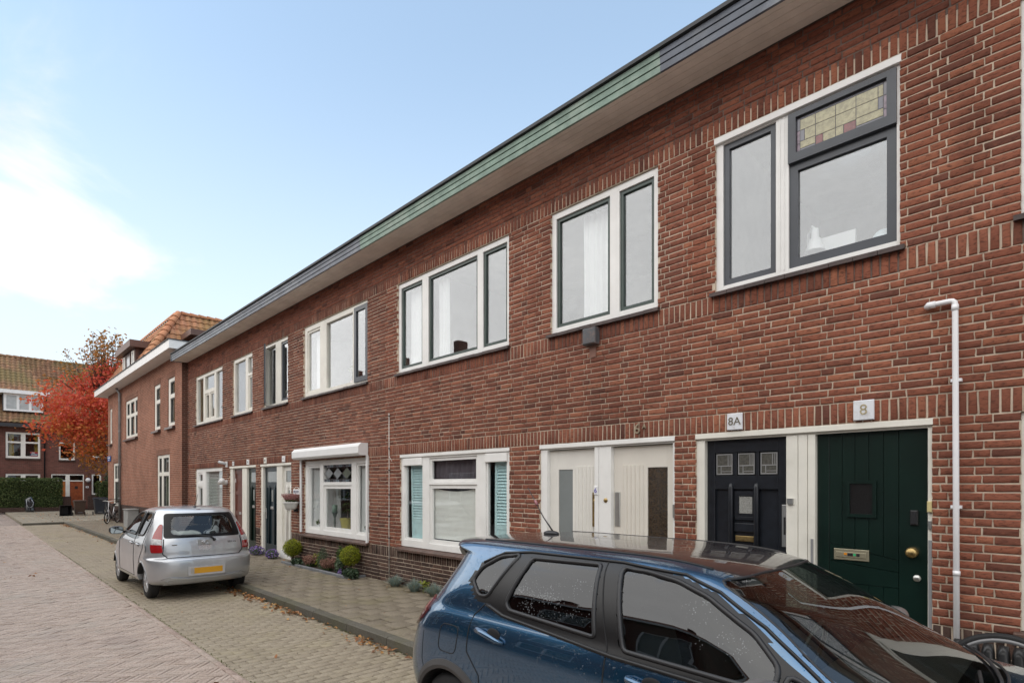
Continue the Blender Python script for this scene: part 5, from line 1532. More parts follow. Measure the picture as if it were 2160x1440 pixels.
class Car:
    def __init__(s, root, body):
        s.root, s.b = root, body

    def pt(s, mode, a, z):
        b = s.b
        if mode == 'l': return np.array([a, float(b.half(np.array(a), z)), z])
        if mode == 'r': return np.array([a, -float(b.half(np.array(a), z)), z])
        if mode == 'b': return np.array([s._rear(a, z), a, z])
        if mode == 'f': return np.array([s._front(a, z), a, z])
        if mode in ('cl', 'cr'):
            xr, xf, w, Lr, Lf = b.at(z)
            y = w * math.sin(a) ** (2 / b.nr); x = xr + Lr - Lr * math.cos(a) ** (2 / b.nr)
            return np.array([x, y if mode == 'cl' else -y, z])

    def _rear(s, y, z):
        xr, xf, w, Lr, Lf = s.b.at(z)
        return xr + Lr - Lr * max(0.0, 1 - min(1, abs(y) / w) ** s.b.nr) ** (1 / s.b.nr)

    def _front(s, y, z):
        xr, xf, w, Lr, Lf = s.b.at(z)
        return xf - Lf + Lf * max(0.0, 1 - min(1, abs(y) / w) ** s.b.nf) ** (1 / s.b.nf)

    def opt(s, mode, a, z, off):
        p = s.pt(mode, a, z); e = 0.012
        u = s.pt(mode, a + e, z) - s.pt(mode, a - e, z); v = s.pt(mode, a, z + e) - s.pt(mode, a, z - e)
        n = np.cross(u, v); l = np.linalg.norm(n)
        n = n / l if l > 1e-9 else np.array([0, 0, 1.0])
        c = p - np.array([2.0, 0, 0.7])
        ref = {'l': (0, 1, .2), 'r': (0, -1, .2), 'b': (-1, 0, .3), 'f': (.6, 0, .6), 'cl': (-.6, .6, .1), 'cr': (-.6, -.6, .1)}[mode]
        if np.dot(n, ref) < 0: n = -n
        return p + n * off

    def patch(s, name, mode, poly, m, off=0.003, g=0.05, parent=None, thick=0.0, smooth=True):
        P = np.array(poly); lo, hi = P.min(0), P.max(0)
        bd = []
        n = len(poly)
        for i in range(n):
            a, b = np.array(poly[i]), np.array(poly[(i + 1) % n])
            k = max(1, int(np.linalg.norm(b - a) / g))
            for j in range(k): bd.append(a + (b - a) * j / k)
        bd = np.array(bd); nb = len(bd)
        gx, gy = np.meshgrid(np.arange(lo[0] + g / 2, hi[0], g), np.arange(lo[1] + g / 2, hi[1], g))
        q = np.stack([gx.ravel(), gy.ravel()], 1)
        if len(q):
            q = q[in_poly(q[:, 0], q[:, 1], [tuple(p) for p in bd])]
            if len(q):
                dmin = np.min(np.linalg.norm(q[:, None] - bd[None], axis=2), 1)
                q = q[dmin > g * 0.35]
        pts = [Vector(p) for p in bd] + [Vector(p) for p in q]
        vo, eo, fo, *_ = geometry.delaunay_2d_cdt(pts, [(i, (i + 1) % nb) for i in range(nb)], [], 1, 1e-6)
        V = [s.opt(mode, p[0], p[1], off) for p in vo]
        mb = MB(); mb.add(V, [tuple(f) for f in fo])
        if thick:
            k = len(mb.v)
            mb.add([s.opt(mode, p[0], p[1], off - thick) for p in vo[:nb]], [])
            for i in range(nb):
                j = (i + 1) % nb
                mb.f.append((i, k + i, k + j, j)); mb.mi.append(0)
        return mb.build(name, m, parent or s.root, smooth=smooth and not thick)

    def line(s, name, mode, pts, r, m, off=0.0, parent=None, closed=False, g=0.04, seg=6):
        path = []
        n = len(pts)
        for i in range(n if closed else n - 1):
            a, b = np.array(pts[i]), np.array(pts[(i + 1) % n])
            k = max(1, int(np.linalg.norm(b - a) / g))
            for j in range(k):
                q = a + (b - a) * j / k
                path.append(s.opt(mode, q[0], q[1], off))
        if not closed: path.append(s.opt(mode, pts[-1][0], pts[-1][1], off))
        return MB().tube(path, r, seg, closed=closed).build(name, m, parent or s.root, smooth=True)

    def shell(s, holes, arches, regions, default):
        """holes: (mode, poly). arches: (x, z, r). regions: list (name, mat, test(x,y,z,nx,ny,nz)) first match wins"""
        b = s.b; t_ = b.tab[-1]; T = np.concatenate([b.tab, [[t_[0] + 3e-4, t_[1] + .1, t_[2] - .1, .003, .02, .02]]]); nR = len(T); nP = 260
        ph = np.linspace(0, 2 * PI, nP, endpoint=False)
        # rear half / straight sides / front half in one parameter
        V = np.empty((nR, nP, 3))
        quarter = nP // 4
        for i, (z, xr, xf, w, Lr, Lf) in enumerate(T):
            a1 = np.linspace(0, PI / 2, 56); a2 = np.linspace(0, PI / 2, 40)
            yr = w * np.sin(a1) ** (2 / b.nr); xr_ = xr + Lr - Lr * np.cos(a1) ** (2 / b.nr)
            yf = w * np.sin(a2) ** (2 / b.nf); xf_ = xf - Lf + Lf * np.cos(a2) ** (2 / b.nf)
            ns = nP // 2 + 1 - 96
            xs = np.linspace(xr_[-1], xf_[-1], ns + 2)[1:-1]
            hx = np.concatenate([xr_, xs, xf_[::-1]]); hy = np.concatenate([yr, np.full(ns, w), yf[::-1]])
            n = len(hx)
            V[i, :n, 0], V[i, :n, 1] = hx, hy
            V[i, n:, 0], V[i, n:, 1] = hx[1:-1][::-1], -hy[1:-1][::-1]
            V[i, :, 2] = z
        vv = V.reshape(-1, 3)
        I, J = np.meshgrid(np.arange(nR - 1), np.arange(nP), indexing='ij')
        K = (J + 1) % nP
        F = np.stack([I * nP + J, (I + 1) * nP + J, (I + 1) * nP + K, I * nP + K], -1).reshape(-1, 4)
        c = vv[F].mean(1)
        nrm = np.cross(vv[F[:, 2]] - vv[F[:, 0]], vv[F[:, 3]] - vv[F[:, 1]])
        nrm /= np.maximum(np.linalg.norm(nrm, axis=1, keepdims=True), 1e-12)
        out = np.sign((nrm * (c - np.array([c[:, 0].mean(), 0, 0.6]))).sum(1)); 
        if np.median(out) < 0: F = F[:, ::-1]; nrm = -nrm
        keep = np.ones(len(F), bool)
        for mode, poly in holes:
            if mode in 'lr':
                sel = in_poly(c[:, 0], c[:, 2], poly) & ((c[:, 1] > 0) == (mode == 'l')) & (np.abs(nrm[:, 1]) > 0.3)
            elif mode == 'b': sel = in_poly(c[:, 1], c[:, 2], poly) & (nrm[:, 0] < -0.3)
            elif mode == 'f': sel = in_poly(c[:, 1], c[:, 2], poly) & (nrm[:, 0] > 0.15) & (c[:, 2] > 0.9)
            keep &= ~sel
        for ax, az, ar in arches:
            keep &= ~(((c[:, 0] - ax) ** 2 + (c[:, 2] - az) ** 2 < ar ** 2) & (np.abs(c[:, 1]) > 0.5))
        owner = np.full(len(F), -1)
        for k, (nm, m, test) in enumerate(regions):
            sel = test(c[:, 0], c[:, 1], c[:, 2], nrm[:, 0], nrm[:, 1], nrm[:, 2]) & (owner < 0)
            owner[sel] = k
        # shared vertex normals so that panels shade as one skin
        N = np.zeros_like(vv)
        for k in range(4): np.add.at(N, F[:, k], nrm)
        N /= np.maximum(np.linalg.norm(N, axis=1, keepdims=True), 1e-9)
        res = {}
        for k, (nm, m) in [(-1, ('body', default))] + [(i, (r[0], r[1])) for i, r in enumerate(regions)]:
            f = F[keep & (owner == k)]
            if not len(f): continue
            used, inv = np.unique(f, return_inverse=True)
            me = np_mesh(nm, vv[used], inv.reshape(f.shape), m, smooth=True)
            if len(me.polygons) == len(f):
                try: me.normals_split_custom_set_from_vertices([tuple(x) for x in N[used]])
                except Exception: pass
            res[k] = link(nm, me, s.root)
        return res

    def wheel(s, x, y, r, w, side, hub, tyre_m=rubber, hubname='hub_cap', spokes=10, z=None):
        z = r if z is None else z
        prof = [(r * .62, -w / 2 + .01), (r * .70, -w / 2), (r * .90, -w / 2 + .004), (r * .985, -w / 2 + .03), (r, -w / 4), (r, w / 4), (r * .985, w / 2 - .03), (r * .90, w / 2 - .004), (r * .70, w / 2), (r * .62, w / 2 - .01), (r * .62, -w / 2 + .01)]
        t = MB().lathe(prof, (x, y, z), 40, 'y').build('wheel', tyre_m, s.root, smooth=True)
        o = y + side * (w / 2 - 0.012)
        MB().lathe([(0.0, side * -0.03), (r * .60, side * -0.03)], (x, o, z), 32, 'y').build('rim_back', plastic_black, t)
        MB().lathe([(r * .56, side * -.03), (r * .57, side * .008), (r * .64, side * .006), (r * .655, side * -.02)], (x, o, z), 40, 'y').build('rim', hub, t, smooth=True)
        MB().lathe([(0, side * .012), (r * .16, side * .010), (r * .2, side * -.005)], (x, o, z), 24, 'y').build(hubname, hub, t, smooth=True)
        for i in range(spokes):
            a = 2 * PI * i / spokes + 0.1
            mb = MB()
            c0, s0 = math.cos(a), math.sin(a)
            def q(rr, tt, d): return (x + c0 * rr - s0 * tt, o + side * d, z + s0 * rr + c0 * tt)
            a0, a1 = r * .14, r * .58
            mb.add([q(a0, -.012, .002), q(a1, -.026, .004), q(a1, .026, .004), q(a0, .012, .002), q(a0, -.006, .012), q(a1, -.014, .010), q(a1, .014, .010), q(a0, .006, .012)],
                   [(4, 5, 6, 7), (0, 1, 5, 4), (1, 2, 6, 5), (2, 3, 7, 6), (3, 0, 4, 7)])
            mb.build('spoke', hub, t)
        return t

    def arch_ring(s, ax, az, r0, r1, side, m, name='wheel_arch', a0=0.0, a1=PI, off=0.006):
        mb = MB(); n = 40; ring = []
        for i in range(n + 1):
            a = a0 + (a1 - a0) * i / n
            row = []
            for rr, o in ((r0, -0.09), (r0, off), ((r0 * .6 + r1 * .4), off + .006), (r1, off * .3), (r1 + .004, -.01)):
                x, z = ax + rr * math.cos(a), max(0.205, az + rr * math.sin(a))
                y = max(0.5, float(s.b.half(np.array(x), z)))
                row.append((x, side * (y + o), z))
            ring.append(row)
        for i in range(n):
            for k in range(4):
                mb.quad(ring[i][k], ring[i][k + 1], ring[i + 1][k + 1], ring[i + 1][k])
        o = mb.build(name, m, s.root, smooth=True)
        MB().lathe([(r0 - .01, side * .52), (r0 - .01, side * (float(s.b.half(np.array(ax), az + r0 * .7)) - .01))], (ax, 0, az), 20, 'y', a0=0.3, a1=PI - 0.3).build('arch_liner', plastic_black, o)
        MB().lathe([(0.0, side * .5), (r0, side * .5)], (ax, 0, az), 20, 'y', a0=0.3, a1=PI - 0.3).build('arch_back', plastic_black, o)
        return o


def seat(root, x, y, z, m, headrest=True):
    mb = MB()
    def pad(c, sx, sy, sz, tilt):
        b = MB(); b.ball((0, 0, 0), (1, 1, 1), 16, 10)
        vs = []
        for v in b.v:
            p = [math.copysign(abs(q) ** 0.45, q) for q in v]
            px, py, pz = p[0] * sx, p[1] * sy, p[2] * sz
            vs.append((c[0] + px * math.cos(tilt) - pz * math.sin(tilt), c[1] + py, c[2] + px * math.sin(tilt) + pz * math.cos(tilt)))
        mb.add(vs, b.f)
    pad((x - .02, y, z + .30), .07, .24, .30, 0.22); pad((x + .25, y, z), .26, .24, .07, 0.08)
    o = mb.build('seat', m, root, smooth=True)
    if headrest:
        mb = MB(); pad((x - .11, y, z + .70), .05, .13, .09, 0.2)
        mb.tube([(x - .09, y - .05, z + .55), (x - .10, y - .05, z + .68)], .006, 6).tube([(x - .09, y + .05, z + .55), (x - .10, y + .05, z + .68)], .006, 6)
        mb.build('headrest', m, o, smooth=True)
    return o


car_black = M('gloss black trim', (0.012, 0.012, 0.013), 0.22, var=0.1, coat=0.4)
satin_black = M('satin black trim', (0.012, 0.0115, 0.012), 0.36, var=0.12, spec=0.4)
cloth_dark = M('dark seat cloth', (0.03, 0.03, 0.033), 0.9, var=0.15)
lamp_red = M('red lamp lens', (0.30, 0.010, 0.012), 0.12, var=0.15, coat=1.0)
lamp_dark = M('dark red lamp lens', (0.12, 0.008, 0.01), 0.12, var=0.25, vs=20, coat=1.0)
lamp_clear = M('clear lamp lens', (0.45, 0.44, 0.43), 0.15, var=0.3, vs=30, coat=1.0)
hub_silver = M('hub cap silver', (0.52, 0.53, 0.55), 0.32, metal=0.7, var=0.08)

# ---------------------------------------------------------------- silver hatchback, seen from behind
silver = paint_mat('silver paint', (0.46, 0.475, 0.495), 0.6, 0.36, flake=0.10)
SR = thing('parked_car', 'silver hatchback parked along the kerb with its tailgate towards us', 'car', (SILV_O[0], SILV_O[1], 0.0), 'cars parked along the kerb', local=True, rotz=PI)
S = Car(SR, SILV)
s_front = smooth_poly([(1.30, 1.05), (1.34, 1.437), (1.66, 1.437), (1.98, 1.34), (2.30, 1.19), (2.42, 1.06)], 2)
s_rear = smooth_poly([(0.73, 1.09), (0.70, 1.30), (0.80, 1.432), (1.22, 1.437), (1.20, 1.05), (0.80, 1.06)], 2)
s_back = smooth_poly([(-.605, 1.03), (-.535, 1.435), (.535, 1.435), (.605, 1.03)], 3)
s_back_glass = smooth_poly([(-.52, 1.065), (-.46, 1.405), (.46, 1.405), (.52, 1.065)], 3, .08)
s_wind = smooth_poly([(-.62, 1.07), (-.50, 1.44), (.50, 1.44), (.62, 1.07)], 3)
holes = [('l', s_front), ('r', s_front), ('l', s_rear), ('r', s_rear), ('b', [(-.565, 1.045), (-.50, 1.42), (.50, 1.42), (.565, 1.045)]), ('f', s_wind)]
door_f = [(1.26, .34), (1.26, 1.46), (1.70, 1.46), (2.35, 1.24), (2.50, 1.04), (2.50, .34)]
door_r = [(0.98, .40), (0.80, .68), (0.60, .86), (0.62, 1.30), (0.78, 1.46), (1.25, 1.46), (1.25, .34)]
hatch_p = [(-.64, 0.72), (-.585, 0.705), (.585, 0.705), (.64, .72), (.64, 1.0), (.58, 1.465), (-.58, 1.465), (-.64, 1.0)]
def dreg(poly, sg): return lambda x, y, z, nx, ny, nz: in_poly(x, z, poly) & (y * sg > 0) & (np.abs(ny) > 0.3)
shell = S.shell(holes, [(.67, .29, .335), (3.08, .29, .335)],
        [('door', silver, dreg(door_f, 1)), ('door', silver, dreg(door_f, -1)), ('door', silver, dreg(door_r, 1)), ('door', silver, dreg(door_r, -1)),
         ('tailgate', silver, lambda x, y, z, nx, ny, nz: in_poly(y, z, hatch_p) & (nx < -0.25) & (x < 0.7)),
         ('bumper', silver, lambda x, y, z, nx, ny, nz: (z < 0.705) & (x < 0.30))], silver)
gap = M('panel gap', (0.01, 0.01, 0.011), 0.8)
tint = glass('car side glass', (0.42, 0.46, 0.44), 1.55, base=0.02)
for sd_, (df, dr_) in (('l', (0, 2)), ('r', (1, 3))):
    for poly, k in ((s_front, df), (s_rear, dr_)):
        S.patch('window', sd_, poly, tint, off=-0.008, parent=shell[k], g=0.07)
        S.line('window_trim', sd_, poly, 0.017, satin_black, parent=shell[k], closed=True)
    S.line('door_gap', sd_, door_f[3:] + door_f[:2], 0.0055, gap, parent=shell[df]); S.line('door_gap', sd_, door_r[:5], 0.0055, gap, parent=shell[dr_])
    sg_ = 1 if sd_ == 'l' else -1
    for x_, k in ((1.42, df), (0.92, dr_)):
        p = S.opt(sd_, x_, 0.90, 0.0)
        MB().ball(tuple(p), (0.055, 0.012, 0.032), 14, 8).build('recess_shade', gap, shell[k], smooth=True)  # dark lump on the skin: shade of the handle recess put into colour
        MB().tube([S.opt(sd_, x_ - .075, .905, .004), S.opt(sd_, x_ - .05, .905, .03), S.opt(sd_, x_ + .05, .905, .03), S.opt(sd_, x_ + .08, .905, .004)], [.012, .015, .015, .011], 8).build('door_handle', silver, shell[k], smooth=True)
    for ax in (.67, 3.08):
        S.arch_ring(ax, .29, .325, .352, sg_, silver, off=0.004)
    # mirror
    mb = MB(); c_ = np.array(S.opt(sd_, 2.28, 1.06, 0.0)) + np.array([0.0, sg_ * .155, 0.02])
    mb.ball(tuple(c_), (0.062, 0.115, 0.075), 18, 12)
    mb.v = [tuple(c_[i] + math.copysign(abs((v[i] - c_[i]) / r_) ** .7, v[i] - c_[i]) * r_ for i, r_ in enumerate((.062, .115, .075))) for v in mb.v]
    mb.tube([S.opt(sd_, 2.30, 1.04, -.01), (c_[0], c_[1] - sg_ * .08, c_[2] - .03)], .022, 8)
    mr = mb.build('mirror', plastic_black, SR, smooth=True)
    MB().add([(c_[0] - .064, c_[1] + a * .095, c_[2] + b * .058) for a, b in ((-.8, -1), (.8, -1), (1, -.6), (1, .6), (.8, 1), (-.8, 1), (-1, .6), (-1, -.6))], [tuple(range(8))]).build('mirror_glass', M('mirror silver', (0.36, 0.40, 0.41), 0.03, metal=1.0, var=0.0), mr)
# tailgate glass: black ceramic border, then clear glass
def ring_patch(car, name, mode, outer, inner, m, off, parent):
    n = 96
    def res(poly):
        P = np.array(poly + [poly[0]]); d = np.concatenate([[0], np.cumsum(np.linalg.norm(np.diff(P, axis=0), axis=1))])
        t = np.linspace(0, d[-1], n, endpoint=False)
        return np.stack([np.interp(t, d, P[:, 0]), np.interp(t, d, P[:, 1])], 1)
    A, B = res(outer), res(inner)
    k = np.argmin(np.linalg.norm(B - A[0], axis=1)); B = np.roll(B, -k, axis=0)
    mb = MB()
    rows = []
    for f in (0, .33, .66, 1):
        rows.append([car.opt(mode, *(A[i] * (1 - f) + B[i] * f), off) for i in range(n)])
    for r_ in range(3):
        for i in range(n):
            j = (i + 1) % n
            mb.quad(rows[r_][i], rows[r_][j], rows[r_ + 1][j], rows[r_ + 1][i])
    return mb.build(name, m, parent, smooth=True)
ceramic = M('black ceramic border', (0.006, 0.006, 0.007), 0.3, var=0.1, spec=0.25)
ring_patch(S, 'window_border', 'b', s_back, smooth_poly([(-.50, 1.08), (-.445, 1.39), (.445, 1.39), (.50, 1.08)], 3, .09), ceramic, 0.003, shell[4])
S.patch('window', 'b', s_back_glass, glass('rear glass', (0.80, 0.83, 0.82), 1.45, base=0.03), off=-0.004, parent=shell[4], g=0.08)
S.patch('windscreen', 'f', s_wind, tint, off=-0.004, g=0.1)
S.line('tailgate_gap', 'b', [(-.60, 1.02), (-.625, .78), (-.56, .712), (.56, .712), (.625, .78), (.60, 1.02)], 0.0085, gap, parent=shell[4])
# tail lamps at the corners
for md in ('cl', 'cr'):
    lp = smooth_poly([(.64, .80), (.72, 1.02), (.79, 1.25), (.93, 1.255), (1.06, 1.10), (1.09, .92), (1.04, .80)], 2)
    lens = S.patch('tail_lamp', md, lp, lamp_red, off=0.012, g=0.05, thick=0.03)
    S.patch('clear_lens', md, [(.69, .925), (.715, 1.01), (1.075, 1.03), (1.085, .935)], lamp_clear, off=0.0135, parent=lens, g=0.05)
    S.line('lamp_rim', md, lp, 0.006, M('lamp rim', (0.25, 0.25, 0.26), 0.2, metal=0.6), off=0.006, parent=lens, closed=True)
# number plate with its blank yellow face, recess, badge, handle
def rear_plane_box(name, y0, y1, z0, z1, m, parent, out=0.006, th=0.02, bev=0.004):
    """small box lying on the tail at its centre's depth, following the tail sideways"""
    ys = np.linspace(y0, y1, 9); mb = MB()
    fr_ = [[(S._rear(y, (z0 + z1) / 2) - out, y, z) for y in ys] for z in (z0, z1)]
    bk = [[(S._rear(y, (z0 + z1) / 2) - out + th, y, z) for y in ys] for z in (z0, z1)]
    for i in range(8):
        mb.quad(fr_[0][i], fr_[1][i], fr_[1][i + 1], fr_[0][i + 1]); mb.quad(fr_[1][i], bk[1][i], bk[1][i + 1], fr_[1][i + 1]); mb.quad(bk[0][i], fr_[0][i], fr_[0][i + 1], bk[0][i + 1])
    mb.quad(fr_[0][0], bk[0][0], bk[1][0], fr_[1][0]); mb.quad(bk[0][-1], fr_[0][-1], fr_[1][-1], bk[1][-1])
    return mb.build(name, m, parent)
bump = shell[5]
lp_ = rear_plane_box('licence_plate', -.285, .285, .405, .555, M('plate frame', (0.46, 0.46, 0.47), 0.4), SR, 0.012, 0.04)
rear_plane_box('plate_face', -.245, .245, .435, .532, M('yellow plate', (0.62, 0.31, 0.02), 0.45, var=0.08), lp_, 0.0145, 0.004)
rear_plane_box('plate_edge', .20, .244, .436, .531, M('grey plate end', (0.40, 0.38, 0.34), 0.45), lp_, 0.0155, 0.002)
S.patch('bumper_lip', 'b', [(-.62, .275), (-.53, .392), (-.29, .362), (.29, .362), (.53, .392), (.62, .275)], silver, off=.014, parent=bump, thick=.02)
S.patch('plate_surround', 'b', [(-.30, .405), (-.30, .56), (.30, .56), (.30, .405)], silver, off=.009, parent=bump, thick=.014)
S.line('crease_shade', 'b', [(-.66, .36), (-.56, .405), (-.30, .38), (.30, .38), (.56, .405), (.66, .36)], 0.007, M('bumper shade line', (0.30, 0.31, 0.33), 0.4, metal=0.6), off=-0.002, parent=bump)  # darker tube: the crease's shade is put into its colour
gb = rear_plane_box('grip_bar', -.115, .115, .905, .985, silver, shell[4], 0.02, 0.05)
mb = MB(); cy_, cz_ = 0.0, .945; xe = S._rear(0, .945) - 0.023
mb.tube([(xe, cy_ + .052 * math.cos(t * PI / 10), cz_ + .028 * math.sin(t * PI / 10)) for t in range(20)], .005, 6, closed=True)
mb.tube([(xe, cy_ - .035, cz_ - .006), (xe, cy_ - .01, cz_ + .012), (xe, cy_ + .018, cz_ + .012), (xe, cy_ + .03, cz_), (xe, cy_ + .01, cz_ - .013), (xe, cy_ - .02, cz_ - .013)], .004, 6)
mb.build('emblem', M('chrome', (0.6, 0.6, 0.62), 0.1, metal=1.0, var=0.0), shell[4], smooth=True)
chrome = MATS['chrome']
text_mesh('badge_lettering', 'SIRION', 0.052, chrome, shell[4], (S._rear(-.44, .925) - .006, -.44, .93), xdir=(0.16, -1, 0), zdir=(0, 0, 1), depth=0.002, sx=0.9)
MB().box(S._rear(.46, .92) - .012, S._rear(.46, .92) - .004, .42, .50, .915, .928).build('badge', chrome, shell[4])
# scoop under the grip
S.patch('plate_scoop', 'b', smooth_poly([(-.11, .895), (.11, .895), (.075, .80), (-.075, .80)], 2), M('bright scoop', (0.60, 0.61, 0.63), 0.2, metal=0.75), off=0.002, parent=shell[4])
# wiper and antenna
wp = MB().tube([S.opt('b', -.14, .985, .03), S.opt('b', -.08, 1.03, .028), S.opt('b', .18, 1.062, .022), S.opt('b', .36, 1.055, .016)], [.016, .013, .009, .006], 8).ball(tuple(S.opt('b', -.15, .975, .02)), .026, 10, 8).build('wiper', plastic_black, SR, smooth=True)
MB().ball((0.72, 0, 1.535), (.05, .028, .018), 12, 8).tube([(0.72, 0, 1.545), (0.60, -.0, 1.66), (0.54, 0, 1.76)], [.006, .004, .003], 6).build('antenna', plastic_black, SR, smooth=True)
MB().ball((0.50, 0, 1.487), (.016, .05, .012), 10, 6).build('brake_lamp', lamp_dark, SR, smooth=True)
MB().ball(tuple(S.opt('l', 0.50, .86, 0.0)), (0.085, 0.004, 0.085), 24, 10).build('fuel_flap', silver, SR, smooth=True)
for sg_ in (1, -1):
    for ax in (.67, 3.08): S.wheel(ax, sg_ * .685, .29, .165, sg_, hub_silver)
MB().box(.45, 3.2, -.60, .60, .28, .62).build('floor', plastic_black, SR)
for y_ in (.36, -.36): seat(SR, 1.75, y_, .55, cloth_dark)
for y_ in (.38, -.38): seat(SR, .82, y_, .58, cloth_dark)
MB().rbox(.34, .74, -.58, .58, .985, 1.005).build('parcel_shelf', plastic_black, SR); MB().box(2.45, 2.95, -.66, .66, .62, 1.0).build('dashboard', plastic_black, SR)

# ---------------------------------------------------------------- dark blue crossover, close to the camera
blue = paint_mat('dark blue paint', (0.022, 0.10, 0.20), 0.85, 0.27, drops=0.6)
roof_black = paint_mat('black roof paint', (0.008, 0.008, 0.012), 0.2, 0.3, drops=0.10)
BR = thing('parked_car', 'dark blue crossover car wet with rain, cut off by the frame, nearest to us', 'car', (BLUE_O[0], BLUE_O[1], 0.0), 'cars parked along the kerb', local=True)
B = Car(BR, BLUE)
b_q = smooth_poly([(1.13, 1.472), (0.985, 1.205), (0.90, 1.20), (0.80, 1.285), (0.84, 1.37), (0.97, 1.45)], 2, .03)
b_rear = smooth_poly([(1.245, 1.462), (1.77, 1.472), (1.865, 1.115), (1.20, 1.152), (1.16, 1.19)], 1, .025)
b_frontw = smooth_poly([(1.915, 1.470), (2.05, 1.085), (2.79, 1.065), (2.795, 1.155), (2.67, 1.265), (2.43, 1.388), (2.26, 1.442), (2.08, 1.466)], 1, .03)
b_tri = smooth_poly([(2.83, 1.065), (2.83, 1.14), (3.0, 1.065)], 1)
b_wind = smooth_poly([(-.76, 1.02), (-.575, 1.455), (-.3, 1.476), (.3, 1.476), (.575, 1.455), (.76, 1.02)], 2)
b_back = smooth_poly([(-.56, 1.10), (-.50, 1.42), (.50, 1.42), (.56, 1.10)], 2)
b_all = [(0.76, 1.275), (0.90, 1.165), (1.00, 1.160), (1.15, 1.112), (2.0, 1.045), (3.08, 1.022), (2.80, 1.185), (2.68, 1.29), (2.45, 1.405), (2.26, 1.466), (1.9, 1.488), (1.2, 1.486), (0.97, 1.468), (0.82, 1.39)]
bd_r = [(1.02, .30), (1.00, .72), (0.88, .85), (0.885, 1.005), (0.90, 1.08), (0.99, 1.165), (1.15, 1.488), (1.80, 1.488), (1.96, 1.07), (1.965, .30)]
bd_f = [(1.968, .30), (1.963, 1.07), (1.803, 1.488), (2.1, 1.488), (2.45, 1.41), (2.70, 1.29), (3.08, 1.06), (3.12, .9), (3.1, .30)]
shellB = B.shell([('l', b_q), ('r', b_q), ('l', b_rear), ('r', b_rear), ('l', b_frontw), ('r', b_frontw), ('l', b_tri), ('r', b_tri), ('f', b_wind), ('b', b_back)], [(.68, .325, .375), (3.28, .325, .375)],
        [('window_surround', satin_black, dreg(b_all, 1)), ('window_surround', satin_black, dreg(b_all, -1)),
         ('door', blue, dreg(bd_r, 1)), ('door', blue, dreg(bd_r, -1)), ('door', blue, dreg(bd_f, 1)), ('door', blue, dreg(bd_f, -1)),
         ('roof', roof_black, lambda x, y, z, nx, ny, nz: (np.abs(y) < 0.485 + 0 * x) & (z > 1.46) & (nz > 0.5)),
         ('tailgate', blue, lambda x, y, z, nx, ny, nz: (np.abs(y) < .62) & (nx < -0.3) & (x < 0.7) & (z > .62)),
         ('bumper', blue, lambda x, y, z, nx, ny, nz: (z < 0.62) & (x < 0.35))], blue)
priv = glass('privacy glass', (0.05, 0.055, 0.06), 1.5, base=0.025, drops=0.2)
fglass = glass('wet side glass', (0.10, 0.12, 0.115), 1.5, base=0.03, drops=0.2)
wglass = glass('windscreen glass', (0.62, 0.70, 0.65), 1.6, base=0.06, drops=0.06)
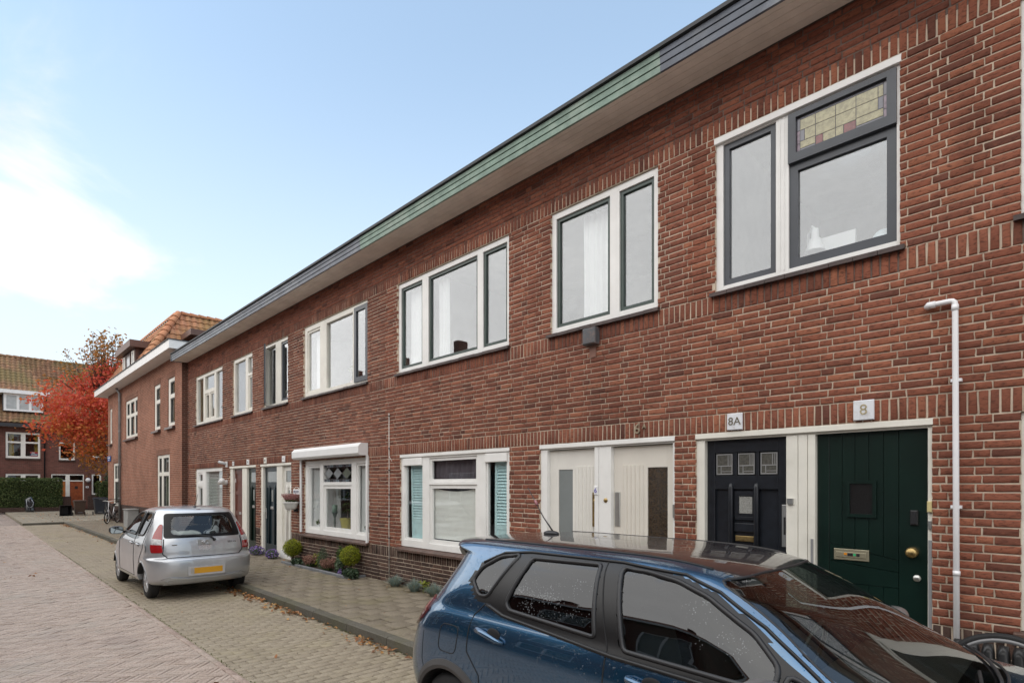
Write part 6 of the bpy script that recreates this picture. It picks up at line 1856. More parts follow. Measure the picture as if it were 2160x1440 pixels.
for sd_, sg_ in (('l', 1), ('r', -1)):
    k = 2 if sd_ == 'l' else 3
    B.patch('window', sd_, b_q, priv, off=-0.004, g=0.07); B.patch('window', sd_, b_rear, priv, off=-0.006, parent=shellB[k], g=0.07)
    B.patch('window', sd_, b_frontw, fglass, off=-0.006, parent=shellB[k + 2], g=0.07); B.patch('window', sd_, b_tri, fglass, off=-0.006, parent=shellB[k + 2], g=0.07)
    for poly, par in ((b_rear, shellB[k]), (b_frontw, shellB[k + 2]), (b_tri, shellB[k + 2]), (b_q, BR)):
        B.line('window_seal', sd_, poly, 0.0135, plastic_black, parent=par, closed=True, off=-.002)
    # belt strip and roof-side strip in satin black
    B.line('belt_strip', sd_, [(1.0, 1.158), (1.16, 1.112), (2.0, 1.047), (3.05, 1.018)], 0.013, satin_black, off=0.002)
    B.line('roof_strip', sd_, [(0.84, 1.40), (0.98, 1.470), (1.2, 1.490), (1.9, 1.492), (2.28, 1.468), (2.47, 1.408), (2.70, 1.29), (3.05, 1.055)], 0.010, satin_black, off=0.001)
    B.line('door_gap', sd_, bd_r[:6], 0.0042, gap, parent=shellB[k]); B.line('door_gap', sd_, bd_r[7:], 0.0042, gap, parent=shellB[k + 2])
    # roof ditch
    MB().tube([(x, sg_ * 0.487, float(np.interp(0.487, [float(BLUE.half(np.array(x), zz_)) for zz_ in BLUE.tab[::-1, 0]], BLUE.tab[::-1, 0])) + 0.001) for x in np.linspace(0.62, 2.36, 30)], 0.008, 6).build('roof_ditch', satin_black, BR, smooth=True)
    for ax in (.68, 3.28): B.arch_ring(ax, .325, .362, .425, sg_, M('grey arch cladding', (0.055, 0.053, 0.053), 0.55, var=0.15, bump=0.15, bs=300), off=0.012)
    for x_, kk in ((1.09, k), (2.22, k + 2)):
        z_ = 0.985 if x_ < 2 else 0.955
        p = B.opt(sd_, x_ + .03, z_ + .012, 0.0)
        MB().ball(tuple(p), (0.062, 0.010, 0.040), 18, 10).build('recess_shade', gap, shellB[kk], smooth=True)  # no hollow here, the recess's shade is painted as a dark lump
        MB().tube([B.opt(sd_, x_ - .115, z_ + .018, .004), B.opt(sd_, x_ - .09, z_ + .016, .035), B.opt(sd_, x_, z_ + .004, .042), B.opt(sd_, x_ + .09, z_ - .014, .034), B.opt(sd_, x_ + .13, z_ - .024, .006)], [.013, .019, .018, .015, .009], 10).build('door_handle', blue, shellB[kk], smooth=True)
    fl = smooth_poly([(.60, .985), (.79, .985), (.76, .80), (.575, .80)], 2)
    if sd_ == 'r': B.line('fuel_flap', sd_, fl, 0.0035, gap, closed=True)
    B.line('bumper_gap', sd_, [(.40, .90), (.385, .70), (.41, .62)], 0.0025, gap)
    md = 'c' + sd_
    lamp_poly = smooth_poly([(.72, .90), (.70, 1.02), (.86, 1.115), (1.10, 1.105), (1.26, 1.03), (1.20, .95), (.98, .885)], 2)
    lens = B.patch('tail_lamp', md, lamp_poly, lamp_dark, off=0.014, g=0.04, thick=0.03, smooth=True)
    B.patch('upper_lens', md, smooth_poly([(.72, 1.015), (.87, 1.108), (1.10, 1.10), (1.24, 1.035), (1.0, 1.02)], 1), lamp_red, off=0.0155, parent=lens, g=0.04)
    B.patch('side_lens', md, [(.72, .91), (.705, 1.0), (.80, 1.005), (.83, .90)], lamp_red, off=0.0155, parent=lens, g=0.04)
    # mirror cap, chrome-dark
    c_ = np.array(B.opt(sd_, 2.78, 1.06, 0)) + np.array([0.03, sg_ * .16, .02])
    mb = MB(); mb.ball((0, 0, 0), (1, 1, 1), 20, 12)
    mb.v = [tuple(c_[i] + math.copysign(abs(v[i]) ** .75, v[i]) * r_ for i, r_ in enumerate((.09, .125, .075))) for v in mb.v]
    mb.tube([B.opt(sd_, 2.84, 1.03, -.01), (c_[0], c_[1] - sg_ * .09, c_[2] - .04)], .03, 8)
    mb.build('mirror', M('grey mirror cap', (0.20, 0.19, 0.19), 0.3, metal=0.3, coat=0.6), BR, smooth=True)
    for ax in (.68, 3.28): B.wheel(ax, sg_ * .765, .325, .205, sg_, M('dark alloy', (0.10, 0.10, 0.11), 0.35, metal=0.7), spokes=5, z=.325 if sg_ < 0 else .43)
B.patch('windscreen', 'f', b_wind, wglass, off=-0.003, g=0.1)
B.line('windscreen_seal', 'f', b_wind, 0.007, plastic_black, closed=True, off=-.002)
B.patch('rear_window', 'b', b_back, priv, off=-0.003, g=0.1)
# spoiler
mb = MB(); ys = np.linspace(-.60, .60, 25)
top = [(B._rear(y, 1.485) - .035 + .05 * (abs(y) / .6) ** 3, y, 1.492 - .05 * (abs(y) / .6) ** 2) for y in ys]; bot = [(x + .03, y, z - .04) for x, y, z in top]
back = [(x + .22, y, min(1.53, z + .03)) for x, y, z in top]
for i in range(24):
    mb.quad(top[i], top[i + 1], back[i + 1], back[i]); mb.quad(bot[i], bot[i + 1], top[i + 1], top[i]); mb.quad(bot[i + 1], bot[i], (bot[i][0] + .12, bot[i][1], bot[i][2] - .01), (bot[i + 1][0] + .12, bot[i + 1][1], bot[i + 1][2] - .01))
mb.build('spoiler', roof_black, BR, smooth=True)
an = MB().ball((0.80, 0.02, 1.552), (.075, .035, .022), 14, 8).tube([(0.82, 0.02, 1.565), (0.72, 0.02, 1.67), (0.55, 0.02, 1.90)], [.007, .0045, .003], 6).build('antenna', plastic_black, BR, smooth=True)
MB().tube([(0.652, 0.02, 1.765), (0.640, .02, 1.782), (0.625, .02, 1.80)], [.010, .013, .009], 8).build('antenna_bead', M('pink patterned bead', (0.30, 0.13, 0.14), 0.6, var=0.7, vs=90), an, smooth=True)
MB().box(.40, 3.7, -.75, .75, .30, .60).build('floor', plastic_black, BR)
light_cloth = M('grey seat cloth', (0.20, 0.19, 0.18), 0.9, var=0.12)
for y_ in (.36, -.36): seat(BR, 1.95, y_, .60, light_cloth)
for y_ in (.38, 0, -.38): seat(BR, 1.10, y_, .62, cloth_dark)
dbm = MB()
dbm.add([(2.70, -.72, .60), (2.70, .72, .60), (2.74, -.72, .98), (2.74, .72, .98), (2.95, -.72, 1.04), (2.95, .72, 1.04), (3.28, -.70, 1.03), (3.28, .70, 1.03)], [(0, 1, 3, 2), (2, 3, 5, 4), (4, 5, 7, 6)])
dbm.build('dashboard', plastic_black, BR)
MB().tube([(2.55 + .05 * math.sin(t * PI / 12), .36 + .18 * math.cos(t * PI / 12), .95 + .17 * math.sin(t * PI / 12)) for t in range(24)], .014, 8, closed=True).build('steering_wheel', plastic_black, BR, smooth=True)
MB().rbox(2.36, 2.39, -.11, .11, 1.36, 1.43, .01).tube([(2.40, 0, 1.40), (2.46, 0, 1.46)], .01, 6).build('inside_mirror', M('mirror back', (0.16, 0.15, 0.14), 0.5), BR)
for y0_ in (-.45, .05):
    MB().tube([(B._front(y0_ + t * .11, 1.03 + t * .008) + .012, y0_ + t * .11, 1.033 + t * .008) for t in range(6)], .008, 6).build('wiper', plastic_black, BR, smooth=True)

# ================================================================ plants
def leaf_mesh(name, P, size, m, rnd=None, flat=None, aspect=0.55, sizevar=0.35, dirs=None):
    """N little pointed leaves (4 verts each) at P, turned at random (flat: pull normals towards this vector field)"""
    N = len(P)
    n = rng.normal(size=(N, 3))
    if flat is not None: n = n * 0.55 + flat
    n /= np.linalg.norm(n, axis=1, keepdims=True)
    a = rng.normal(size=(N, 3)) if dirs is None else dirs + rng.normal(size=(N, 3)) * .35
    a -= n * (a * n).sum(1, keepdims=True); a /= np.linalg.norm(a, axis=1, keepdims=True)
    b = np.cross(n, a)
    s = size * (1 + rng.uniform(-sizevar, sizevar, N))[:, None]
    V = np.empty((N, 4, 3))
    V[:, 0] = P - a * s * .5; V[:, 2] = P + a * s * .5
    V[:, 1] = P + b * s * aspect * .5 + n * s * .08 - a * s * .05; V[:, 3] = P - b * s * aspect * .5 + n * s * .08 - a * s * .05
    F = np.arange(N * 4).reshape(N, 4)
    return np_mesh(name, V.reshape(-1, 3), F, m, rng.random(N) if rnd is None else rnd)


def blades(base, h, lean, w, seg=3, droop=1.0):
    """curved grass blades: base (N,3), h (N), lean (N,2) -> mesh arrays"""
    N = len(base)
    V = np.empty((N, (seg + 1) * 2, 3))
    ln = np.linalg.norm(lean, axis=1, keepdims=True) + 1e-6
    side = np.stack([-lean[:, 1], lean[:, 0], np.zeros(N)], 1) / ln
    for k in range(seg + 1):
        t = k / seg
        c = base.copy()
        c[:, :2] += lean * (t ** 1.6)[..., None] if False else lean * (t ** 1.6)
        c[:, 2] += h * (t - 0.35 * droop * t * t * np.minimum(1, ln[:, 0] / np.maximum(h, 1e-6)))
        ww = w * (1 - t * .92)
        V[:, 2 * k] = c - side * ww / 2; V[:, 2 * k + 1] = c + side * ww / 2
    F = np.array([(2 * k, 2 * k + 1, 2 * k + 3, 2 * k + 2) for k in range(seg)])[None] + (np.arange(N) * (seg + 1) * 2)[:, None, None]
    return V.reshape(-1, 3), F.reshape(-1, 4)


bark = M('bark', (0.085, 0.06, 0.045), 0.9, var=0.4, vs=14, bump=0.6, bs=30)
conifer = leaf_mat('yellow green conifer', [(0, (0.10, 0.13, 0.012)), (0.5, (0.26, 0.30, 0.022)), (0.9, (0.40, 0.41, 0.035)), (1, (0.44, 0.36, 0.06))], trans=0.35)
fescue = leaf_mat('blue fescue', [(0, (0.16, 0.23, 0.20)), (0.6, (0.30, 0.39, 0.36)), (0.85, (0.42, 0.50, 0.47)), (0.93, (0.36, 0.29, 0.15)), (1, (0.42, 0.32, 0.16))], trans=0.3)
ivy_m = leaf_mat('dark ivy', [(0, (0.018, 0.035, 0.018)), (0.6, (0.04, 0.07, 0.035)), (1, (0.12, 0.17, 0.09))], 0.4, 0.15)
green_m = leaf_mat('mid green leaves', [(0, (0.025, 0.05, 0.015)), (0.6, (0.06, 0.11, 0.03)), (1, (0.14, 0.2, 0.06))])
grey_green = leaf_mat('grey green leaves', [(0, (0.05, 0.08, 0.045)), (0.6, (0.10, 0.15, 0.085)), (1, (0.2, 0.26, 0.16))])
heather_m = leaf_mat('faded heather', [(0, (0.10, 0.06, 0.035)), (0.35, (0.24, 0.13, 0.09)), (0.7, (0.38, 0.20, 0.16)), (1, (0.46, 0.28, 0.22))])
heather_pink = leaf_mat('pink heather', [(0, (0.22, 0.09, 0.08)), (0.5, (0.40, 0.19, 0.18)), (1, (0.55, 0.32, 0.30))])
aster_m = leaf_mat('purple aster', [(0, (0.10, 0.06, 0.20)), (0.5, (0.21, 0.13, 0.37)), (1, (0.38, 0.27, 0.55))], trans=0.3)
yellow_m = leaf_mat('yellow green leaves', [(0, (0.12, 0.15, 0.02)), (0.6, (0.32, 0.36, 0.05)), (1, (0.45, 0.46, 0.12))])
hedge_m = leaf_mat('privet hedge', [(0, (0.035, 0.055, 0.017)), (0.5, (0.075, 0.11, 0.033)), (0.9, (0.14, 0.18, 0.06)), (1, (0.2, 0.21, 0.09))])


def sphere_pts(n, c, r, lo=0.75):
    v = rng.normal(size=(n, 3)); v /= np.linalg.norm(v, axis=1, keepdims=True)
    bump = 1 + 0.05 * np.sin(v[:, 0] * 9 + v[:, 2] * 7) + 0.035 * np.sin(v[:, 1] * 17 - v[:, 2] * 13)
    rr = (rng.uniform(lo ** 3, 1, n) ** (1 / 3)) * bump
    return np.array(c) + v * rr[:, None] * np.array(r), v


def globe(loc, cz, r, label):
    t = thing('globe_shrub', label, 'shrub', loc, 'globe shrubs in front of the shutter window')
    P, v = sphere_pts(3600, (loc[0], loc[1], cz), (r, r, r * .97), .72)
    P += v * (rng.random(len(P)) ** 6)[:, None] * .03
    link('foliage', leaf_mesh('foliage', P, 0.027, conifer, flat=v * .6, aspect=.45, dirs=v + np.array([0, 0, .5])), t)
    MB().ball((loc[0], loc[1], cz), r * .74, 14, 10).build('twigs', M('conifer twigs', (0.05, 0.05, 0.015), 0.9, var=0.4, vs=30), t, smooth=True)
    MB().tube([(loc[0], loc[1], loc[2]), (loc[0] + .01, loc[1], cz - r * .7)], [.035, .026], 8).build('trunk', bark, t, smooth=True)


globe((-12.94, -0.20, .12), 0.475, 0.208, 'yellow green globe conifer beside the white door of the shutter house')
globe((-10.23, -0.20, .12), 0.535, 0.198, 'yellow green globe conifer by the near end of the planting strip')


def fescue_tuft(x, y, r, label):
    t = thing('grass_tuft', label, 'grass', (x, y, .12), 'blue grass tufts along the wall')
    n = 750
    a = rng.uniform(0, 2 * PI, n); q = rng.uniform(0.05, 1, n) ** .7
    base = np.stack([x + np.cos(a) * q * .05, y + np.sin(a) * q * .05, np.full(n, .115)], 1)
    L = rng.uniform(.75, 1.15, n) * r
    lean = np.stack([np.cos(a), np.sin(a)], 1) * (q * L * .95)[:, None]
    V, F = blades(base, L * (1.35 - q * .45), lean, 0.0075)
    link('blades', np_mesh('blades', V, F, fescue, np.repeat(rng.random(n), 3)), t)
    P = np.stack([x + rng.normal(0, r * .5, 60), y + rng.normal(0, r * .4, 60), np.full(60, .125)], 1)
    link('dry_blades', leaf_mesh('dry_blades', P, .09, M('straw', (0.30, 0.22, 0.11), 0.9, var=0.3), aspect=.08), t)
fescue_tuft(-8.68, -.16, .185, 'blue grey grass tuft at the foot of the white cable')
fescue_tuft(-8.03, -.19, .19, 'blue grey grass tuft in the middle of the three along the wall')
fescue_tuft(-7.48, -.19, .185, 'blue grey grass tuft closest to the rear of the blue car')
t = thing('weed', 'yellow green seedling between two blue grass tufts', 'weed', (-7.82, -.12, .12))
link('foliage', leaf_mesh('foliage', np.stack([-7.82 + rng.normal(0, .04, 60), -.12 + rng.normal(0, .04, 60), .12 + rng.uniform(.02, .2, 60)], 1), .06, yellow_m), t)
MB().tube([(-7.82, -.12, .11), (-7.82, -.12, .26)], .005, 5).build('stem', bark, t)

# planting strip with its concrete edging
st = thing('planting_strip', 'narrow planting strip edged with grey concrete under the shutter window', 'planting bed', (-11.5, -.2, .1))
MB().box(-13.15, -10.02, -.33, -.02, .10, .145).build('soil', soil, st)
cg = M('grey edging', (0.155, 0.16, 0.17), 0.8, var=0.15, vs=10, dirt=.3, dirtc=(0.08, 0.08, 0.06))
for i in range(3):
    MB().prism([(-.385, .08), (-.335, .08), (-.335, .175), (-.375, .175), (-.385, .165)], -13.15 + i * 1.05 + .003, -13.15 + (i + 1) * 1.05 - .003, 'x').build('edging_stone', cg, st)
MB().box(-10.0, -9.945, -.385, -.02, .08, .173).build('edging_stone', cg, st)


def clump(name, label, cat, x, y, rx_, ry_, h, n, size, m, group=None, z0=.13, aspect=.6, stems=True, extra=None):
    t = thing(name, label, cat, (x, y, z0), group)
    P, v = sphere_pts(n, (x, y, z0 + h * .45), (rx_, ry_, h * .55), .3)
    P[:, 2] = np.maximum(P[:, 2], z0 - .01)
    link('foliage', leaf_mesh('foliage', P, size, m, flat=v * .5 + np.array([0, 0, .3]), aspect=aspect), t)
    if stems:
        mb = MB()
        for i in range(7):
            a = rng.uniform(0, 2 * PI); mb.tube([(x, y, z0 - .02), (x + math.cos(a) * rx_ * .5, y + math.sin(a) * ry_ * .5, z0 + h * .6)], .004, 4)
        mb.build('stems', bark, t)
    if extra: extra(t)
    return t


clump('ivy', 'dark ivy spilling over the edging below the far globe conifer', 'ivy', -12.46, -.30, .17, .12, .17, 420, .05, ivy_m, 'ivy in the planting strip')
clump('ivy', 'dark ivy spilling over the edging below the near globe conifer', 'ivy', -10.02, -.30, .24, .13, .20, 560, .05, ivy_m, 'ivy in the planting strip')
def heather(x, y, r, h, label, m=heather_m, z0=.13, group='heather plants in the strip', n=420):
    t = thing('heather', label, 'heather', (x, y, z0), group)
    a = rng.uniform(0, 2 * PI, n); q = rng.uniform(0, 1, n) ** .5
    base = np.stack([x + np.cos(a) * q * r * .4, y + np.sin(a) * q * r * .35, np.full(n, z0)], 1)
    L = h * rng.uniform(.7, 1.1, n)
    tip = np.stack([np.cos(a), np.sin(a)], 1) * (q * r * .6)[:, None]
    P = np.concatenate([base + np.stack([tip[:, 0] * f, tip[:, 1] * f, L * f], 1) + rng.normal(0, .006, (n, 3)) for f in (.45, .6, .75, .9, 1.0)])
    link('flowers', leaf_mesh('flowers', P, .022, m, aspect=.7), t)
    P = base + np.stack([tip[:, 0] * .3, tip[:, 1] * .3, L * .3], 1) + rng.normal(0, .015, (n, 3))
    link('foliage', leaf_mesh('foliage', P, .04, green_m, aspect=.3), t)
    return t
heather(-11.98, -.20, .19, .24, 'brownish pink heather in the strip beside the far ivy')
heather(-11.13, -.22, .18, .24, 'wide brownish pink heather in the middle of the strip')
clump('shrub', 'feathery grey green shrub rising in the middle of the strip', 'shrub', -11.52, -.15, .15, .11, .46, 620, .05, grey_green, aspect=.25)
clump('shrub', 'yellow green leafy plant behind the heather', 'shrub', -11.90, -.11, .10, .08, .34, 110, .07, yellow_m)
clump('shrub', 'dark green upright shrub just beyond the near globe conifer', 'shrub', -10.80, -.12, .09, .09, .56, 420, .05, green_m)
clump('shrub', 'small olive shrub with pale flowers in front of the dark shrub', 'shrub', -10.62, -.24, .10, .08, .34, 260, .045, grey_green)
clump('aster', 'small purple aster at the edging beside the near ivy', 'flowers', -10.44, -.31, .05, .05, .15, 70, .03, aster_m)


def aster(x, y, r, label):
    t = clump('aster', label, 'flowers', x, y, r, r * .6, .20, 420, .05, grey_green, 'purple asters by the doors', aspect=.35)
    P, v = sphere_pts(230, (x, y, .13 + .10), (r * 1.02, r * .62, .13), .9)
    P = P[P[:, 2] > .16]
    link('flowers', leaf_mesh('flowers', P, .042, aster_m, flat=np.array([[-.0, -.3, 1.0]]).repeat(len(P), 0), aspect=.95), t)
aster(-15.08, -.22, .27, 'purple aster cushion below the dark green door')
aster(-14.07, -.22, .22, 'smaller purple aster cushion beside the foot of the white door')

# hanging pot of heather and the name board over it
t = thing('wall_planter', 'white half-round planter hanging on the pier beside the white door', 'planter', (-13.12, -.14, 1.4))
MB().lathe([(0.0, 1.36), (.10, 1.36), (.125, 1.385), (.165, 1.50), (.185, 1.505), (.185, 1.535), (.165, 1.535), (.16, 1.515), (0, 1.515)], (-13.12, -.16, 0), 28).build('pot', M('white glazed pot', (0.72, 0.71, 0.68), 0.3), t, smooth=True, angle=R(50))
MB().box(-13.14, -13.10, -.09, 0.0, 1.30, 1.37).build('bracket', plastic_black, t)
heather(-13.12, -.16, .22, .19, 'pink heather blooming in the hanging white planter', heather_pink, 1.515, None, 380)
t = thing('name_board', 'small white board lettered in dark blue above the hanging planter', 'sign', (-13.13, -.02, 1.8))
MB().rbox(-13.30, -12.96, -.035, -.008, 1.70, 1.83, .004).build('board', plastic_white, t)
MB().tube([(-13.28, -.02, 1.83), (-13.20, -.02, 1.875), (-13.06, -.02, 1.875), (-12.98, -.02, 1.83)], .006, 6).build('hoop', cream_paint, t)
text_mesh('lettering', 'WELKOM', .085, M('dark blue lettering', (0.02, 0.03, 0.12), 0.4), t, (-13.13, -.037, 1.765), sx=.8, depth=.001)

# ================================================================ things on the facade
def number_plate(x0, x1, z0, z1, body, label, size, mat_plate, mat_txt, loose=True):
    t = thing('house_number_sign', label, 'sign', ((x0 + x1) / 2, -.02, z0))
    if mat_plate: MB().rbox(x0, x1, -.02, -.001, z0, z1, .006).build('plate', mat_plate, t)
    text_mesh('digits', body, size, mat_txt, t, ((x0 + x1) / 2, -.022 if mat_plate else -.008, (z0 + z1) / 2), depth=.0015 if mat_plate else .008)
    return t
enamel = M('worn white enamel', (0.78, 0.80, 0.84), 0.3, var=0.05, dirt=.35, dirtc=(0.35, 0.27, 0.2), ds=14)
old_bronze = M('old bronze digits', (0.16, 0.14, 0.10), 0.5, metal=.4, var=.3, vs=40)
stone_digit = M('sandstone digits', (0.33, 0.27, 0.19), 0.7, var=.2, vs=30)
number_plate(-2.66, -2.50, 2.485, 2.655, '8A', 'square white house number plate 8A over the black door', .115, enamel, old_bronze)
number_plate(-1.505, -1.345, 2.49, 2.665, '8', 'square white house number plate 8 over the dark green plank door', .13, enamel, M('gilt digit', (0.45, 0.38, 0.24), 0.4, metal=.3, var=.4, vs=60))
t = number_plate(-3.83, -3.67, 2.50, 2.65, '6', 'raised sandstone house number 6A over the cream ribbed door', .17, None, stone_digit)
text_mesh('digits', 'A', .075, stone_digit, t, (-3.655, -.008, 2.60), depth=.008)
t = thing('house_number_sign', 'small white tag with blue 6 on the white door post', 'sign', (-4.37, -.01, 1.8))
MB().rbox(-4.402, -4.342, .012, .0235, 1.80, 1.91, .006).build('plate', plastic_white, t); text_mesh('digits', '6', .085, M('royal blue digit', (0.04, 0.03, 0.42), .4), t, (-4.372, .0105, 1.853), depth=.001)
grey_digit = M('grey digits', (0.13, 0.13, 0.14), .5)
number_plate(-14.0, -13.83, 2.49, 2.64, '4', 'upright white number plate 4 over the white door', .10, plastic_white, grey_digit)
number_plate(-15.17, -15.0, 2.49, 2.64, '4A', 'upright ivory number plate 4A over the petrol blue door', .085, cream_paint, grey_digit)
number_plate(-16.42, -16.25, 2.49, 2.63, '2A', 'upright white number plate 2A over the dark green door', .085, plastic_white, grey_digit)
number_plate(-17.58, -17.46, 2.49, 2.61, '2', 'smallest white number plate, 2, over the reddish brown door', .09, plastic_white, grey_digit)

t = thing('overflow_pipe', 'thin white plastic overflow pipe bent down the wall of the nearest house', 'pipe', (-.78, -.03, .8))
pw = M('white pvc', (0.86, 0.86, 0.88), .3, var=.03)
MB().tube([(-.965, .0, 3.375), (-.965, -.035, 3.375), (-.955, -.045, 3.377), (-.82, -.045, 3.38), (-.80, -.045, 3.378), (-.787, -.045, 3.365), (-.783, -.045, 3.34), (-.778, -.045, 2.0), (-.772, -.045, .10)], .021, 12).build('pipe', pw, t, smooth=True)
MB().tube([(-.965, -.012, 3.375), (-.955, -.045, 3.377), (-.91, -.045, 3.378)], .027, 12).build('elbow', pw, t, smooth=True)
for z_ in (.55, 1.75, 2.75): MB().box(-.812, -.742, -.05, .0, z_ - .012, z_ + .012).build('pipe_clip', pw, t)
MB().tube([(-.7745, -.045, 1.21), (-.774, -.045, 1.245)], .025, 12).tube([(-.784, -.045, 3.30), (-.783, -.045, 3.345)], .0245, 12).build('coupling', pw, t, smooth=True)
t = thing('junction_box', 'small dark grey box with flaking paint under the window of the white doors house', 'box', (-4.4, -.05, 3.66))
MB().rbox(-4.50, -4.30, -.10, .0, 3.67, 3.875, .015).build('case', M('flaking grey box', (0.10, 0.105, 0.115), .5, var=.2, dirt=.8, dirtc=(0.30, 0.16, 0.12), ds=14), t)
MB().box(-4.45, -4.35, -.012, -.003, 3.52, 3.669).build('conduit', M('patched brick', (0.24, 0.13, 0.10), .9), t)
t = thing('cable', 'thin white cable clipped down the wall between the shutter house and the white doors house', 'cable', (-9.11, -.02, .2))
MB().tube([(-9.11, -.012, .12), (-9.113, -.014, 1.2), (-9.108, -.014, 2.3), (-9.112, -.014, 3.25)], .0075, 6).tube([(-9.108, -.014, 2.45), (-9.05, -.016, 2.40), (-9.01, -.016, 2.36)], .005, 5).build('wire', M('off white cable', (0.62, 0.58, 0.54), .5), t, smooth=True)
for z in (.55, .95, 1.35, 1.75, 2.2, 2.6, 3.2): MB().box(-9.13, -9.09, -.024, .0, z - .008, z + .008).build('clip', plastic_black, t)
t = thing('wall_lamp', 'white tube shaped wall lamp between the blind and the reddish brown door', 'lamp', (-18.05, -.1, 1.98))
MB().tube([(-18.1, .0, 2.0), (-18.1, -.10, 2.0), (-18.06, -.16, 2.02)], [.09, .06, .05], 12).tube([(-18.25, -.14, 2.0), (-18.0, -.16, 2.06)], [.07, .075], 14).build('body', plastic_white, t, smooth=True)
t = thing('camera_bracket', 'white security camera on the soldier course left of the number plates', 'camera', (-18.1, -.05, 2.5))
MB().box(-18.13, -18.03, -.03, 0, 2.46, 2.63).build('base', plastic_white, t); MB().tube([(-18.10, -.03, 2.56), (-18.35, -.14, 2.62)], .045, 10).build('housing', M('grey camera', (0.45, 0.45, 0.46), .4), t, smooth=True)

# ---------------------------------------------------------------- things behind the panes
def curtain(label, x0, x1, z0, z1, y, m, amp=.025, period=.11, group=None, bow=0.0):
    t = thing('curtain', label, 'curtain', ((x0 + x1) / 2, y, z0), group)
    n = max(8, int((x1 - x0) / .016)); rows = 6
    mb = MB(); V = []
    for j in range(rows + 1):
        f = j / rows
        for i in range(n + 1):
            x = x0 + (x1 - x0) * i / n
            V.append((x + .01 * math.sin(f * 3 + i * .4), y + amp * math.sin(2 * PI * x / period + .6 * math.sin(x * 7)) * (.7 + .3 * (1 - f)), z0 + (z1 - z0) * f - bow * f * math.sin(PI * i / n)))
    F = [(j * (n + 1) + i, j * (n + 1) + i + 1, (j + 1) * (n + 1) + i + 1, (j + 1) * (n + 1) + i) for j in range(rows) for i in range(n)]
    mb.add(V, F).build('cloth', m, t, smooth=True)
    return t
lilac = M('lilac curtain', (0.17, 0.145, 0.17), .9, var=.12, trans=.3)
blind_m = M('off white blind', (0.80, 0.79, 0.76), .85, var=.04)
curtain('lilac grey curtain behind the middle pane of the ground floor window with blue shutters', -8.08, -6.78, .95, 2.36, .17, lilac, .025, .14)
t = thing('window_blind', 'off white blind with sagging top edge behind the lower middle pane', 'blind', (-7.3, .16, .98))
mb = MB(); n = 24
for i in range(n):
    for j in range(16):
        xa, xb = -7.86 + 1.12 * i / n, -7.86 + 1.12 * (i + 1) / n
        def zt(f): return 1.87 - .05 * math.sin(PI * f)
        za, zb = [1.02 + (zt(i / n) - 1.02) * q / 16 for q in (j, j + 1)]; zc, zd = [1.02 + (zt((i + 1) / n) - 1.02) * q / 16 for q in (j, j + 1)]
        y0, y1 = .112 + .002 * (j % 2), .112 + .002 * ((j + 1) % 2)
        mb.quad((xa, y0, za), (xb, y0, zc), (xb, y1, zd), (xa, y1, zb))
mb.build('cloth', blind_m, t)
shut_m = M('worn light blue paint', (0.56, 0.76, 0.79), .6, var=.08, dirt=.35, dirtc=(0.33, 0.30, 0.25), ds=9)
def louvre(x0, x1, z0, z1, y, tilt, label):
    t = thing('louvred_shutter', label, 'shutter', ((x0 + x1) / 2, y, z0), 'light blue louvred shutters')
    sh = lambda z: (z - z0) * tilt
    mb = MB()
    for a, b in ((x0, x0 + .05), (x1 - .05, x1)):
        mb.add([(a, y, z0), (b, y, z0), (b + sh(z1), y, z1), (a + sh(z1), y, z1), (a, y + .03, z0), (b, y + .03, z0), (b + sh(z1), y + .03, z1), (a + sh(z1), y + .03, z1)], [(0, 1, 2, 3), (4, 7, 6, 5), (0, 3, 7, 4), (1, 5, 6, 2), (3, 2, 6, 7)])
    for za in (z0, z0 + .3, z1 - .07): mb.box(x0 + .05 + sh(za), x1 - .05 + sh(za), y + .002, y + .028, za, za + .068)
    mb.build('frame', shut_m, t)
    MB().add([(x0 + .05, y + .01, z0 + .068), (x1 - .05, y + .01, z0 + .068), (x1 - .05 + sh(z0 + .3), y + .01, z0 + .3), (x0 + .05 + sh(z0 + .3), y + .01, z0 + .3)], [(0, 1, 2, 3)]).build('lower_panel', shut_m, t)
    z = z0 + .37
    while z < z1 - .1:
        MB().add([(x0 + .05 + sh(z), y - .004, z), (x1 - .05 + sh(z), y - .004, z), (x1 - .05 + sh(z), y + .03, z + .055), (x0 + .05 + sh(z), y + .03, z + .055)], [(0, 1, 2, 3)]).build('slat', shut_m, t)
        z += .047
louvre(-8.55, -8.13, .96, 2.30, .115, -.03, 'light blue louvred shutter behind the far pane of the ground floor window')
louvre(-6.36, -5.98, .96, 2.28, .115, .01, 'flaking light blue louvred shutter behind the near pane beside the white doors')
curtain('white net curtain in the far half of the window above the cream door', -4.75, -4.28, 4.0, 5.46, .24, curtain_white, .03, .10)
curtain('white net curtain gathered at the edge of the three light upper window', -7.90, -7.62, 4.0, 5.46, .22, curtain_white, .025, .09)
curtain('white net curtain behind the narrow far light of the three light upper window', -8.74, -8.3, 4.0, 5.46, .22, curtain_white, .02, .09)
curtain('white net curtain behind the far side light of the shutter window', -12.68, -12.22, .92, 2.4, .15, curtain_white, .02, .09, 'white net curtains of the shutter window')
curtain('white net curtain beside the green candle in the shutter window', -12.25, -11.62, .92, 2.0, .34, curtain_white, .025, .10, 'white net curtains of the shutter window')
curtain('white net curtain behind the near side light of the shutter window', -10.62, -10.10, .92, 2.4, .15, curtain_white, .02, .09, 'white net curtains of the shutter window')
t = thing('candle_stand', 'sage green candle on a turned stand behind the shutter window', 'candle', (-11.66, .2, .92))
cm = M('sage green', (0.16, 0.25, 0.20), .5)
